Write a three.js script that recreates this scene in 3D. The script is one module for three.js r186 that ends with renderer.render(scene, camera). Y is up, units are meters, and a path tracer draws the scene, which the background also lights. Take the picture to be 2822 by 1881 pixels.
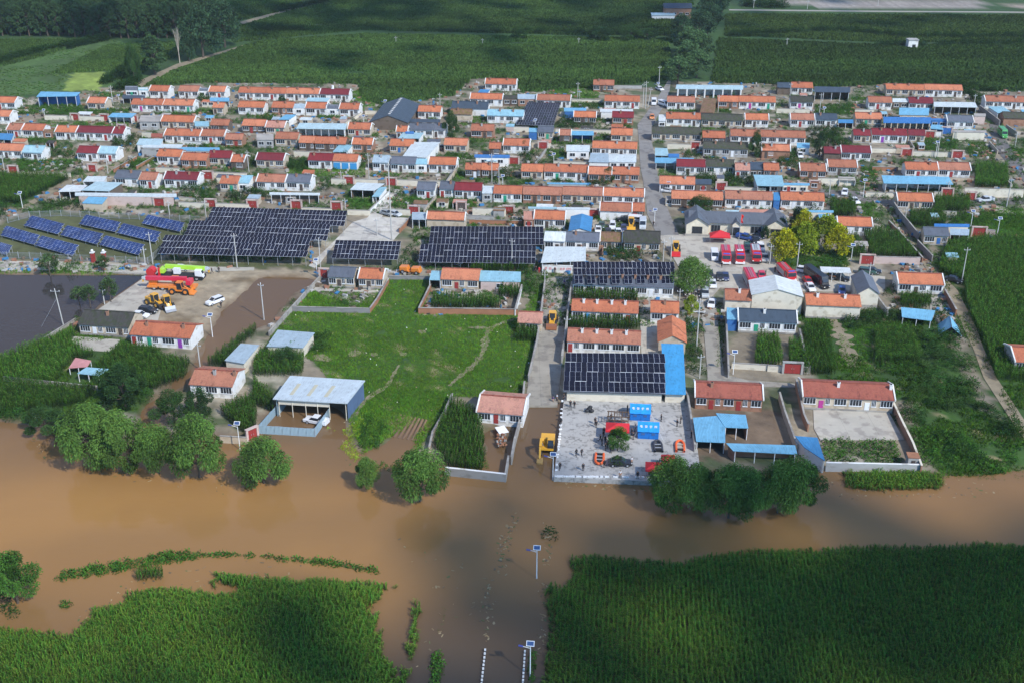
import * as THREE from 'three';
import { mergeGeometries } from 'three/addons/utils/BufferGeometryUtils.js';
import { MarchingCubes } from 'three/addons/objects/MarchingCubes.js';
import { Sky } from 'three/addons/objects/Sky.js';

// ---------------------------------------------------------------- camera, sky, sun, exposure
const scene = new THREE.Scene();
const FPX = 3245, CX = 1411, CY = 940.5, PITCH = 25.7 * Math.PI / 180, CAMH = 117;   // lens of the drone, in photo pixels
const camera = new THREE.PerspectiveCamera(2 * Math.atan(CY / FPX) * 180 / Math.PI, 1.5, 1, 12000);
camera.position.set(0, CAMH, 0); camera.rotation.x = -PITCH;
const SUN = new THREE.Vector3(0.49, 0.67, 0.56).normalize();
const sky = new Sky(); sky.scale.setScalar(9000); sky.name = 'sky';
Object.assign(sky.material.uniforms.turbidity, { value: 4 }); sky.material.uniforms.rayleigh.value = 1.6;
sky.material.uniforms.mieCoefficient.value = 0.004; sky.material.uniforms.mieDirectionalG.value = 0.8;
sky.material.uniforms.cloudCoverage.value = 0.5; sky.material.uniforms.cloudDensity.value = 0.5;
sky.material.uniforms.sunPosition.value.copy(SUN); sky.userData = { kind: 'structure', label: 'bright hazy summer sky above the village', category: 'sky' };
scene.add(sky); scene.environmentIntensity = 0.19;
const sun = new THREE.DirectionalLight(new THREE.Color(1, 0.94, 0.84), 4.0);
sun.position.copy(SUN).multiplyScalar(900); sun.position.z -= 350; sun.target.position.set(0, 0, -350); sun.castShadow = true; sun.shadow.radius = 1;
Object.assign(sun.shadow.camera, { left: -420, right: 420, top: 420, bottom: -420, near: 10, far: 3000 }); sun.shadow.mapSize.set(4096, 4096);
scene.add(sun, sun.target);
const renderer = new THREE.WebGLRenderer({ antialias: true });
renderer.toneMapping = THREE.LinearToneMapping; renderer.toneMappingExposure = 1.13; renderer.shadowMap.enabled = true;

// ---------------------------------------------------------------- helpers
let seed = 20;
const rnd = () => { seed = (seed * 1664525 + 1013904223) >>> 0; return seed / 4294967296; };
const R = (a, b) => a + (b - a) * rnd(), pick = (a) => a[Math.floor(rnd() * a.length)];
const hash = (x, y) => { let h = Math.imul(x | 0, 374761393) ^ Math.imul(y | 0, 668265263); h = Math.imul(h ^ (h >>> 13), 1274126177); return ((h ^ (h >>> 16)) >>> 0) / 4294967296; };
const sm = (t) => t * t * (3 - 2 * t), cl = (t, a = 0, b = 1) => Math.min(b, Math.max(a, t)), lerp = (a, b, t) => a + (b - a) * t, step = (a, b, x) => sm(cl((x - a) / (b - a)));
const vn = (x, y, w = 0) => { const i = Math.floor(x), j = Math.floor(y), u = sm(x - i), v = sm(y - j), h = w ? (a, b) => hash(((a % w) + w) % w, ((b % w) + w) % w) : hash; return lerp(lerp(h(i, j), h(i + 1, j), u), lerp(h(i, j + 1), h(i + 1, j + 1), u), v); };
const fbm = (x, y, o = 4, w = 0) => { let s = 0, a = 0.5; for (let i = 0; i < o; i++) { s += a * vn(x, y, w); x *= 2; y *= 2; w *= 2; a *= 0.5; } return s / (1 - a * 2 + a) ; };
const V3 = (x, y, z) => new THREE.Vector3(x, y, z);
const sp = Math.sin(PITCH), cp = Math.cos(PITCH), GL = 0.4;
// a point of the photograph on the level plane at height y, and back
const P = (px, py, y = GL) => { const a = (px - CX) / FPX, b = (CY - py) / FPX, dy = b * cp - sp, dz = -b * sp - cp, t = (y - CAMH) / dy; return V3(a * t, y, dz * t); };
const proj = (v) => { const y = v.y - CAMH, z = -y * sp - v.z * cp; return [CX + FPX * v.x / z, CY - FPX * (y * cp - v.z * sp) / z]; };
let OX = 0, OY = 0, OS = 0.3;
const T = (x, y, s = 0.3) => { OX = x; OY = y; OS = s; };        // readings below are taken from enlargements of the photograph
const tx = (x) => OX + x * OS, ty = (y) => OY + y * OS, tp = (x, y, h) => P(tx(x), ty(y), h);
const AZ = 5.85 * Math.PI / 180, rightDir = V3(Math.cos(AZ), 0, Math.sin(AZ));
const names = new Map();
const numbered = (n) => { const k = names.get(n) ?? 0; names.set(n, k + 1); return k ? `${n}_${String(k).padStart(3, '0')}` : n; };
function tag(o, label, category, group, kind) { o.userData = { ...o.userData }; if (label) o.userData.label = label; if (category) o.userData.category = category; if (group) o.userData.group = group; if (kind) o.userData.kind = kind; return o; }
function base(name, pos, turn = 0) { const g = new THREE.Group(); g.name = numbered(name); g.position.copy(pos); g.rotation.y = turn; scene.add(g); return g; }
function part(parent, name, geo, mat, pos) { const m = new THREE.Mesh(geo, mat); m.name = name; m.castShadow = m.receiveShadow = true; if (pos) m.position.set(...pos); parent.add(m); return m; }
function top(name, geo, mat, label, category, group, kind) { const m = part(scene, numbered(name), geo, mat); return tag(m, label, category, group, kind); }
function copyOf(o, pos, turn = 0) { const c = o.clone(); c.name = numbered(o.userData.base ?? o.name.replace(/_\d{3}$/, '')); scene.add(c); c.userData = { ...o.userData }; c.position.copy(pos); c.rotation.y = turn; return c; }
const merge = (l) => mergeGeometries(l.map((g) => { const n = g.index ? g.toNonIndexed() : g; if (!n.attributes.normal) n.computeVertexNormals(); for (const k of Object.keys(n.attributes)) if (!['position', 'normal', 'uv'].includes(k)) n.deleteAttribute(k); if (!n.attributes.uv) n.setAttribute('uv', new THREE.BufferAttribute(new Float32Array(n.attributes.position.count * 2), 2)); return n; }));
function box(w, h, d, x = 0, y = 0, z = 0, ry = 0, rx = 0, rz = 0) {       // centred box with uv in metres
  const g = new THREE.BoxGeometry(w, h, d), u = g.attributes.uv, s = [[d, h], [d, h], [w, d], [w, d], [w, h], [w, h]];
  for (let i = 0; i < 24; i++) u.setXY(i, u.getX(i) * s[i >> 2][0], u.getY(i) * s[i >> 2][1]);
  if (rx) g.rotateX(rx); if (rz) g.rotateZ(rz); if (ry) g.rotateY(ry); return g.translate(x, y, z);
}
function bar(a, b, r, n = 6, r2 = r) { const d = b.clone().sub(a), g = new THREE.CylinderGeometry(r2, r, d.length(), n); g.translate(0, d.length() / 2, 0); g.applyQuaternion(new THREE.Quaternion().setFromUnitVectors(V3(0, 1, 0), d.normalize())); return g.translate(a.x, a.y, a.z); }
const wheelG = (r, w, x, y, z) => { const g = new THREE.CylinderGeometry(r, r, w, 14); g.rotateZ(Math.PI / 2); return g.translate(x, y, z); };
function ext(pts, w, bev = 0.06, x = 0) {                            // side outline [z, y] swept across the width, edges bevelled
  const s = new THREE.Shape(pts.map((p) => new THREE.Vector2(p[0], p[1])));
  const g = new THREE.ExtrudeGeometry(s, { depth: w - 2 * bev, bevelEnabled: bev > 0, bevelSize: bev, bevelThickness: bev, bevelOffset: -bev, bevelSegments: 2 });
  g.translate(0, 0, -(w - 2 * bev) / 2); g.rotateY(-Math.PI / 2); return g.translate(x, 0, 0);
}
class Tri {                                                            // loose triangles and quads with uv
  constructor() { this.p = []; this.u = []; this.c = []; }
  quad(a, b, c, d, ua = [0, 0], ub = [1, 0], uc = [1, 1], ud = [0, 1]) { this.tri(a, b, c, ua, ub, uc); this.tri(a, c, d, ua, uc, ud); return this; }
  tri(a, b, c, ua = [0, 0], ub = [1, 0], uc = [1, 1]) { for (const v of [a, b, c]) Array.isArray(v) ? this.p.push(v[0], v[1], v[2]) : this.p.push(v.x, v.y, v.z); this.u.push(ua[0], ua[1], ub[0], ub[1], uc[0], uc[1]); return this; }
  col(r, g, b, n = 6) { for (let i = 0; i < n; i++) this.c.push(r, g, b); return this; }
  geo() { const g = new THREE.BufferGeometry(); g.setAttribute('position', new THREE.Float32BufferAttribute(this.p, 3)); g.setAttribute('uv', new THREE.Float32BufferAttribute(this.u, 2)); if (this.c.length) g.setAttribute('color', new THREE.Float32BufferAttribute(this.c, 3)); g.computeVertexNormals(); return g; }
}
const inside = (x, z, poly) => { let c = false; for (let i = 0, j = poly.length - 1; i < poly.length; j = i++) { const a = poly[i], b = poly[j]; if ((a.z > z) !== (b.z > z) && x < (b.x - a.x) * (z - a.z) / (b.z - a.z) + a.x) c = !c; } return c; };
const edgeDist = (x, z, poly) => { let m = 1e9; for (let i = 0, j = poly.length - 1; i < poly.length; j = i++) { const a = poly[j], b = poly[i], dx = b.x - a.x, dz = b.z - a.z, t = cl(((x - a.x) * dx + (z - a.z) * dz) / (dx * dx + dz * dz + 1e-9)); m = Math.min(m, Math.hypot(x - a.x - dx * t, z - a.z - dz * t)); } return m; };
const bounds = (poly) => ({ x0: Math.min(...poly.map((p) => p.x)), x1: Math.max(...poly.map((p) => p.x)), z0: Math.min(...poly.map((p) => p.z)), z1: Math.max(...poly.map((p) => p.z)) });
const pxPoly = (l, y = GL) => l.map(([a, b]) => P(a, b, y)), tPoly = (l, y = GL) => l.map(([a, b]) => tp(a, b, y));

// ---------------------------------------------------------------- computed textures (grain, wear and relief only)
function tex(n, f, size, rep = true) {
  const d = new Uint8Array(n * n * 4);
  for (let y = 0; y < n; y++) for (let x = 0; x < n; x++) { const v = f(x / n, y / n), o = (y * n + x) * 4, c = Array.isArray(v) ? v : [v, v, v]; for (let k = 0; k < 3; k++) d[o + k] = cl(c[k]) * 255; d[o + 3] = 255; }
  const t = new THREE.DataTexture(d, n, n); t.wrapS = t.wrapT = THREE.RepeatWrapping; t.magFilter = THREE.LinearFilter; t.repeat.set(1 / size, 1 / size); t.needsUpdate = true; return t;
}
const sized = (t, size) => { const c = t.clone(); c.repeat.set(1 / size, 1 / size); return c; };
const tMottle = tex(256, (u, v) => 0.62 + 0.42 * fbm(u * 8, v * 8, 5, 8) - 0.06 * hash(u * 256, v * 256), 9);
const tPlaster = tex(512, (u, v) => { const st = fbm(u * 40, v * 3, 3, 40), m = fbm(u * 6, v * 6, 5, 6), damp = step(0.5, 0.75, fbm(u * 10 + 3, v * 10, 4, 10)); const k = 0.8 + 0.2 * m - 0.16 * st * damp - 0.14 * damp; return [k, k * (1 - 0.03 * damp), k * (1 - 0.09 * damp)]; }, 11);
const tTileC = tex(512, (u, v) => { const r = Math.floor(v * 40), q = Math.floor(u * 48); const k = 0.62 + 0.22 * hash(q, r) + 0.42 * fbm(u * 6, v * 6, 5, 6) - 0.26 * step(0.55, 0.8, fbm(u * 14, v * 9 + 5, 4, 14)); return [k, k * (0.94 + 0.1 * hash(r, q)), k]; }, 12);
const tTileB = tex(512, (u, v) => { const a = (v * 40) % 1, b = Math.abs(Math.sin(u * 48 * Math.PI)); return 0.25 + 0.45 * a + 0.3 * b; }, 12);
const tMoss = tex(256, (u, v) => { const m = step(0.42, 0.62, fbm(u * 10, v * 10, 5, 10)), k = 0.55 + 0.6 * fbm(u * 24, v * 8, 4, 24); return [k * lerp(1, 0.8, m), k, k * lerp(1, 0.62, m)]; }, 8);
const tCorr = tex(256, (u) => 0.5 + 0.5 * Math.sin(u * Math.PI * 2 * 16), 4);
const tSheet = tex(256, (u, v) => { const s = hash(Math.floor(u * 6), 3) * 0.1, m = fbm(u * 8, v * 8, 4, 8), w = step(0.55, 0.8, fbm(u * 30, v * 4, 4, 30)); return 0.72 + s + 0.26 * m - 0.22 * w - (((u * 6) % 1) < 0.03 ? 0.12 : 0); }, 6);
const tConc = tex(1024, (u, v) => { const m = fbm(u * 6, v * 6, 6, 6), bl = step(0.5, 0.72, fbm(u * 14 + 7, v * 14, 5, 14)), gr = hash(u * 1024, v * 1024), jx = Math.min((u * 4) % 1, 1 - (u * 4) % 1), jy = Math.min((v * 4) % 1, 1 - (v * 4) % 1), j = Math.min(jx, jy) < 0.006 ? 0.2 : 0, tr = step(0.6, 0.8, fbm(u * 4, v * 16, 4, 4)); const k = 0.66 + 0.34 * m - 0.2 * bl - 0.08 * gr - j - 0.1 * tr; return [k, k * (1 - 0.02 * bl), k * (1 - 0.07 * tr)]; }, 24);
const tPlaza = tex(1024, (u, v) => { const m = fbm(u * 5, v * 5, 5, 5), sp2 = fbm(u * 70, v * 70, 3, 70), sq = hash(Math.floor(u * 10), Math.floor(v * 10)) * 0.05, d = step(0.42, 0.64, fbm(u * 28 + 3, v * 28, 4, 28)), j = Math.min((u * 10) % 1, (v * 10) % 1) < 0.03 ? 0.1 : 0; const k = 0.7 + 0.25 * m + sq - 0.34 * d * step(0.3, 0.65, sp2) - 0.06 * sp2 - j; return [k, k * 0.99, k * 0.97]; }, 30);
const tSoil = tex(512, (u, v) => { const k = 0.5 + 0.5 * fbm(u * 8, v * 8, 6, 8) + 0.14 * (hash(u * 512, v * 512) - 0.5); return [k, k, k * 0.97]; }, 13);
const tSoilB = tex(512, (u, v) => fbm(u * 16, v * 16, 6, 16), 13);
const tWave = tex(512, (u, v) => fbm(u * 12, v * 24, 5, 12), 26);
const tRows = tex(512, (u, v) => { const k = 0.62 + 0.2 * fbm(u * 10, v * 10, 5, 10) + 0.24 * Math.sin(v * Math.PI * 2 * 32 + fbm(u * 4, v * 4, 3, 4) * 3); return k; }, 30);

// ---------------------------------------------------------------- materials
const mat = (r, g, b, o = {}) => new THREE.MeshStandardMaterial({ color: new THREE.Color().setRGB(r, g, b), roughness: 0.85, side: THREE.DoubleSide, ...o });
const tile = (r, g, b) => mat(r, g, b, { map: tTileC, bumpMap: tTileB, bumpScale: 0.05, roughness: 0.8 });
const sheet = (r, g, b, o) => mat(r, g, b, { map: tSheet, bumpMap: tCorr, bumpScale: 0.04, roughness: 0.5, metalness: 0.05, ...o });
const wallM = (r, g, b) => mat(r, g, b, { map: tPlaster, roughness: 0.92 });
const ROOF = {
  o: [tile(0.54, 0.175, 0.078), tile(0.47, 0.15, 0.07), tile(0.56, 0.2, 0.1), tile(0.38, 0.14, 0.075), tile(0.5, 0.16, 0.07), tile(0.42, 0.17, 0.1), tile(0.45, 0.14, 0.065)],
  r: [sheet(0.24, 0.025, 0.03), sheet(0.2, 0.025, 0.032)],
  m: [tile(0.33, 0.095, 0.06)],
  g: [sheet(0.12, 0.135, 0.165), sheet(0.15, 0.165, 0.2)],
  s: [sheet(0.06, 0.085, 0.115)],
  k: [mat(0.075, 0.07, 0.055, { map: tMoss, bumpMap: tTileB, bumpScale: 0.06 }), mat(0.06, 0.055, 0.048, { map: tMoss, bumpMap: tTileB, bumpScale: 0.06 })],
  n: [mat(0.24, 0.13, 0.075, { map: tMoss, bumpMap: tTileB, bumpScale: 0.06 })],
  b: [sheet(0.045, 0.2, 0.5), sheet(0.06, 0.26, 0.52)],
  u: [sheet(0.17, 0.44, 0.64), sheet(0.2, 0.48, 0.66)],
  c: [sheet(0.38, 0.58, 0.64), sheet(0.48, 0.64, 0.68), sheet(0.3, 0.54, 0.63)],
  e: [sheet(0.4, 0.5, 0.56)],
  w: [sheet(0.72, 0.75, 0.74), sheet(0.66, 0.72, 0.72)],
  p: [mat(0.5, 0.46, 0.41, { map: tConc })],
  q: [tile(0.5, 0.24, 0.17)],
};
const RW = { o: 'orange-tiled', r: 'maroon-roofed', m: 'dark red-tiled', g: 'grey-roofed', s: 'slate-blue-roofed', k: 'dark mossy-roofed', n: 'brown-roofed', b: 'blue-roofed', u: 'sky-blue-roofed', c: 'pale cyan-roofed', e: 'steel-grey-roofed', w: 'white-roofed', p: 'flat concrete-roofed', q: 'faded pink-tiled' };
const WALL = { w: wallM(0.82, 0.81, 0.78), t: wallM(0.58, 0.48, 0.36), k: wallM(0.36, 0.19, 0.12), g: wallM(0.42, 0.41, 0.39), y: wallM(0.74, 0.67, 0.54), d: wallM(0.16, 0.12, 0.09), b: wallM(0.04, 0.16, 0.42), i: wallM(0.6, 0.46, 0.41), e: sheet(0.3, 0.46, 0.6) };
const WW = { w: 'white', t: 'tan', k: 'brick', g: 'grey', y: 'cream', d: 'dark-fronted', b: 'blue-walled', i: 'pinkish', e: 'pale steel' };
const GLASS = mat(0.025, 0.03, 0.037, { roughness: 0.12 }), FRAME = mat(0.72, 0.73, 0.74, { roughness: 0.5 }), DARK = mat(0.03, 0.028, 0.026), WOOD = mat(0.16, 0.1, 0.06, { map: tMottle });
const DOORS = { r: mat(0.3, 0.035, 0.03, { roughness: 0.6 }), g: mat(0.02, 0.3, 0.17, { roughness: 0.6 }), p: mat(0.42, 0.04, 0.24, { roughness: 0.6 }), d: mat(0.08, 0.06, 0.05, { roughness: 0.6 }), w: FRAME, b: mat(0.03, 0.14, 0.4, { roughness: 0.6 }), v: mat(0.25, 0.05, 0.35, { roughness: 0.6 }), s: mat(0.05, 0.28, 0.56, { roughness: 0.5, bumpMap: tCorr, bumpScale: 0.03 }) };
const STONE = mat(0.46, 0.43, 0.38, { map: tConc }), BRICK = mat(0.42, 0.19, 0.1, { map: tMottle }), GREYW = mat(0.27, 0.26, 0.25, { map: tPlaster }), POLE = mat(0.62, 0.6, 0.56, { map: tMottle }), STEEL = mat(0.45, 0.46, 0.48, { roughness: 0.45, metalness: 0.4 }), WHITE = mat(0.78, 0.78, 0.77, { roughness: 0.45 }), BLACK = mat(0.02, 0.02, 0.022, { roughness: 0.6 }), TYRE = mat(0.025, 0.025, 0.025, { roughness: 0.9 });

// ---------------------------------------------------------------- where the flood stands (photograph outline laid on the water's level)
const flood = [
  pxPoly([[-700, 1120], [-200, 1150], [0, 1160], [80, 1166], [160, 1186], [250, 1222], [330, 1232], [392, 1226], [398, 1160], [412, 1112], [470, 1060], [522, 1022], [548, 985], [580, 922], [620, 850], [690, 800], [728, 768], [812, 768], [868, 772], [805, 812], [738, 892], [655, 915], [575, 1000], [560, 1012], [520, 1052], [470, 1092], [436, 1130], [430, 1175], [455, 1225], [520, 1225], [580, 1200], [610, 1212], [680, 1204], [714, 1188], [752, 1126], [905, 1120], [934, 1150], [942, 1196], [975, 1232], [1000, 1262], [1012, 1290], [1024, 1240], [1070, 1222], [1096, 1190], [1165, 1168], [1150, 1210], [1120, 1260], [1160, 1285], [1225, 1288], [1330, 1265], [1335, 1195], [1400, 1160], [1448, 1112], [1535, 1112], [1530, 1160], [1700, 1160], [1800, 1290], [1880, 1300], [2000, 1310], [2277, 1296], [2400, 1300], [2600, 1316], [2700, 1312], [2822, 1300], [3400, 1280], [4200, 2300], [-1300, 2300]], 0),
  pxPoly([[-500, 757], [0, 757], [250, 760], [405, 757], [330, 808], [262, 856], [210, 878], [117, 934], [0, 996], [-120, 1050], [-500, 1200]], 0),
];
const cornFields = [
  pxPoly([[-300, 1715], [44, 1707], [172, 1726], [215, 1702], [256, 1652], [320, 1642], [332, 1612], [440, 1596], [560, 1604], [600, 1612], [660, 1606], [575, 1594], [592, 1556], [660, 1562], [830, 1570], [941, 1577], [1098, 1592], [1060, 1607], [1035, 1650], [1053, 1690], [1053, 1770], [1090, 1820], [1112, 1890], [1105, 2060], [-300, 2060]], 2.0),
  pxPoly([[1136, 1640], [1160, 1640], [1158, 1700], [1120, 1890], [1113, 1960], [1090, 1880], [1120, 1760]], 1.8),
  pxPoly([[1549, 1510], [1610, 1507], [1700, 1515], [1880, 1527], [1930, 1510], [2080, 1494], [2240, 1492], [2350, 1484], [2610, 1482], [2720, 1472], [2830, 1478], [3200, 1480], [3300, 2060], [1480, 2060], [1495, 1880], [1505, 1770], [1520, 1715], [1501, 1650], [1506, 1586], [1520, 1582], [1560, 1597], [1585, 1552]], 2.0),
  pxPoly([[2320, 1288], [2450, 1283], [2606, 1290], [2600, 1330], [2450, 1338], [2330, 1330]], 1.4),
];
const inFlood = (x, z) => flood.some((p) => inside(x, z, p));
const wet = (x, z) => { let s = -1e9; for (const p of flood) { const e = edgeDist(x, z, p); s = Math.max(s, inside(x, z, p) ? e : -e); } return s; };    // metres inside the flood's edge
const rise = cornFields;
// colours of the ground by area: [outline, colour, how sharp]
const GRASS = [0.042, 0.1, 0.012], DIRT = [0.33, 0.265, 0.18], YARD = [0.26, 0.215, 0.155], MUD = [0.15, 0.09, 0.05], SAND = [0.36, 0.29, 0.2], FIELD = [0.03, 0.08, 0.012], OLIVE = [0.1, 0.11, 0.04], DKSOIL = [0.09, 0.06, 0.035];
const zones = [
  [pxPoly([[-400, 160], [3300, 150], [3300, 1330], [2600, 1320], [1000, 1300], [-400, 1170]]), YARD],
  [pxPoly([[-900, 262], [0, 262], [120, 270], [330, 232], [480, 235], [560, 225], [980, 228], [1000, 270], [1060, 290], [1250, 262], [1280, 215], [1400, 215], [1440, 255], [1640, 240], [1830, 240], [1850, 222], [2140, 228], [2300, 240], [2430, 230], [2640, 235], [2700, 250], [3400, 255], [4200, -100], [-1500, -100]]), FIELD],
  [pxPoly([[756, 905], [860, 800], [980, 855], [1040, 790], [1075, 762], [1192, 758], [1165, 868], [1440, 858], [1500, 772], [1470, 960], [1440, 1095], [1235, 1090], [1240, 1120], [1150, 1240], [1090, 1190], [1000, 1248], [955, 1140], [990, 1062], [905, 1042], [870, 1000], [740, 935]]), GRASS],
  [pxPoly([[235, 872], [400, 756], [425, 738], [860, 738], [880, 765], [725, 766], [690, 798], [620, 848], [582, 920], [545, 905], [360, 898], [240, 884]]), SAND],
  [pxPoly([[-60, 620], [70, 595], [170, 585], [520, 598], [450, 690], [430, 715], [-60, 712]]), OLIVE],
  [pxPoly([[2580, 660], [3300, 640], [3300, 1300], [2740, 1300], [2760, 1180], [2700, 1000], [2620, 850], [2590, 740]]), GRASS],
  [pxPoly([[2200, 860], [2560, 850], [2740, 1160], [2822, 1250], [2800, 1300], [2560, 1310], [2500, 1100], [2240, 1060]]), GRASS],
  [pxPoly([[2700, 590], [3200, 560], [3200, 640], [2640, 650]]), GRASS],
  [pxPoly([[-60, 478], [195, 478], [200, 492], [60, 562], [-60, 566]]), GRASS],
  [pxPoly([[0, 930], [210, 900], [440, 960], [420, 1110], [330, 1140], [200, 1160], [0, 1150], [-200, 1140], [-200, 1040]]), GRASS],
  [pxPoly([[1080, 1150], [1130, 1140], [1172, 1160], [1140, 1220], [1070, 1215]]), [0.25, 0.16, 0.1]],
  [pxPoly([[1900, 1120], [2140, 1130], [2170, 1250], [1920, 1260]]), [0.17, 0.12, 0.08]],
  [pxPoly([[2130, 690], [2330, 690], [2340, 735], [2150, 735]]), GRASS],
  [pxPoly([[420, 715], [880, 728], [880, 738], [420, 733]]), OLIVE],
  [pxPoly([[-900, 130], [200, 100], [330, 110], [310, 235], [130, 262], [-900, 262]]), [0.06, 0.12, 0.025]],
  [pxPoly([[196, 200], [290, 196], [275, 248], [168, 250]]), [0.24, 0.32, 0.06]],
  [pxPoly([[2150, 4], [2440, -6], [2705, 2], [2705, 24], [2300, 22], [2160, 12]]), [0.32, 0.28, 0.25]],
  [pxPoly([[2780, 10], [3000, 5], [3000, 24], [2790, 24]]), [0.36, 0.29, 0.24]],
].map(([p, c]) => [p, c, bounds(p)]);
function groundY(x, z, w = wet(x, z)) {
  const n = fbm(x * 0.11 + 40, z * 0.11 + 40, 4) - 0.5;
  let y = lerp(GL, -0.75, step(-2.2, 2.6, w + n * 5));
  if (w > -3) for (const p of rise) { const e = edgeDist(x, z, p), i = inside(x, z, p); if (i || e < 3) y = Math.max(y, lerp(-0.75, -0.12 + n * 0.3, step(-2.5, 2.5, i ? e : -e))); }
  return y + (y > 0.2 ? (fbm(x * 0.3, z * 0.3, 2) - 0.5) * 0.1 : 0) - (y > 0.2 ? 0.06 : 0);
}
{
  const line = (a, b, s, far, k) => { const l = []; for (let v = a; v <= b; v += s) l.push(v); let e = s; for (let v = b; v < far;) { e *= 1.35; v += e; l.push(v); } e = s; for (let v = a; v > -k;) { e *= 1.35; v -= e; l.unshift(v); } return l; };
  const xs = line(-250, 250, 1.7, 5000, 5000), zs = line(-640, -112, 1.7, 2500, 7000), nx = xs.length, nz = zs.length, pos = new Float32Array(nx * nz * 3), col = new Float32Array(nx * nz * 3), uv = new Float32Array(nx * nz * 2), idx = [];
  for (let j = 0, k = 0; j < nz; j++) for (let i = 0; i < nx; i++, k++) {
    const x = xs[i], z = zs[j], w = wet(x, z), y = groundY(x, z, w);
    pos.set([x, y, z], k * 3); uv.set([x, z], k * 2);
    let c = FIELD.slice();
    const jx = x + (fbm(x * 0.4, z * 0.4, 2) - 0.5) * 5, jz = z + (fbm(x * 0.4 + 9, z * 0.4, 2) - 0.5) * 5;
    for (const [p, q, b] of zones) if (jx > b.x0 && jx < b.x1 && jz > b.z0 && jz < b.z1 && inside(jx, jz, p)) c = q.slice();
    const n1 = fbm(x * 0.06, z * 0.06, 4), n2 = fbm(x * 0.35 + 5, z * 0.35, 3), g = c[1] > c[0];
    if (c[0] === YARD[0]) { const v = step(0.46, 0.58, fbm(x * 0.16 + 77, z * 0.16, 3)); c = c.map((q, m) => lerp(q, [0.06, 0.095, 0.03][m], v * 0.85)); const w2 = step(0.55, 0.68, fbm(x * 0.2 + 7, z * 0.2 + 3, 3)); c = c.map((q, m) => lerp(q, [0.45, 0.4, 0.32][m], w2 * 0.8)); }
    if (c[0] === SAND[0]) { const v = step(0.48, 0.66, fbm(x * 0.1 + 31, z * 0.2, 4)); c = c.map((q, m) => lerp(q, [0.2, 0.145, 0.085][m], v)); }
    if (c[0] === GRASS[0] && n2 > 0.66) c = c.map((q, m) => lerp(q, [0.3, 0.24, 0.13][m], step(0.66, 0.74, n2)));
    const k2 = (0.6 + 0.7 * n1) * (0.75 + 0.5 * n2), shore = step(-2.5, -0.2, w);
    c = c.map((q, m) => lerp(q * k2, MUD[m], shore * (g ? 0.45 : 0.8)));
    if (w > 3 || rise.some((p) => inside(x, z, p))) c = [0.1, 0.06, 0.032];
    col.set(c, k * 3);
    if (i && j) { const a = k - nx - 1; idx.push(a, k - 1, k, a, k, k - nx); }
  }
  const g = new THREE.BufferGeometry(); g.setAttribute('position', new THREE.BufferAttribute(pos, 3)); g.setAttribute('color', new THREE.BufferAttribute(col, 3)); g.setAttribute('uv', new THREE.BufferAttribute(uv, 2)); g.setIndex(idx); g.computeVertexNormals();
  top('ground', g, mat(1.25, 1.25, 1.25, { vertexColors: true, map: tSoil, bumpMap: tSoilB, bumpScale: 0.12, roughness: 0.95 }), 'grass, bare earth and mud of the flood plain and village', 'ground', null, 'structure');
}
{ // the flood: murky water, opaque with silt, more or less of it in suspension
  const mk = (x0, x1, z0, z1, s, f) => { const nx = Math.ceil((x1 - x0) / s), nz = Math.ceil((z1 - z0) / s), g = new THREE.PlaneGeometry(x1 - x0, z1 - z0, nx, nz); g.rotateX(-Math.PI / 2); g.translate((x0 + x1) / 2, 0, (z0 + z1) / 2); const p = g.attributes.position, c = [], u = g.attributes.uv; for (let i = 0; i < p.count; i++) { c.push(...f(p.getX(i), p.getZ(i))); u.setXY(i, p.getX(i), p.getZ(i)); } g.setAttribute('color', new THREE.Float32BufferAttribute(c, 3)); return g; };
  const wm = () => new THREE.MeshPhysicalMaterial({ color: 0xffffff, vertexColors: true, roughness: 0.06, ior: 1.33, bumpMap: tWave, bumpScale: 0.02 });
  const pondEdge = flood[1], laneL = P(1450, 1112, 0), laneR = P(1535, 1112, 0);
  top('water', mk(-400, 400, -305, -60, 4, (x, z) => { const n = fbm(x * 0.03 + 3, z * 0.05, 5), d = -z, silt = (0.16 + step(0.3, 0.7, n) * 0.3) * (1 - step(190, 215, d)) + 0.6 * step(128, 158, d) * (1 - 0.75 * step(176, 200, d)) + 0.2 * step(-10, -60, x) - 0.3 * step(160, 140, d) * step(-22, -12, x) * step(12, 4, x); return [lerp(0.085, 0.29, silt), lerp(0.061, 0.155, silt), lerp(0.04, 0.055, silt)]; }), wm(), 'brown silty flood water across the lane and fields', 'water', null, 'structure');
  const g = new THREE.ShapeGeometry(new THREE.Shape(pondEdge.map((v) => new THREE.Vector2(v.x, -v.z)))); g.rotateX(-Math.PI / 2); g.translate(0, 0.03, 0); g.setAttribute('color', new THREE.Float32BufferAttribute(new Float32Array(g.attributes.position.count * 3).map((_, i) => [0.042, 0.038, 0.036][i % 3]), 3)); const u = g.attributes.uv, p = g.attributes.position; for (let i = 0; i < p.count; i++) u.setXY(i, p.getX(i), p.getZ(i));
  top('water', g, wm(), 'dark still pond left of the machine lot', 'pond', null, 'structure');
}
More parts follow.
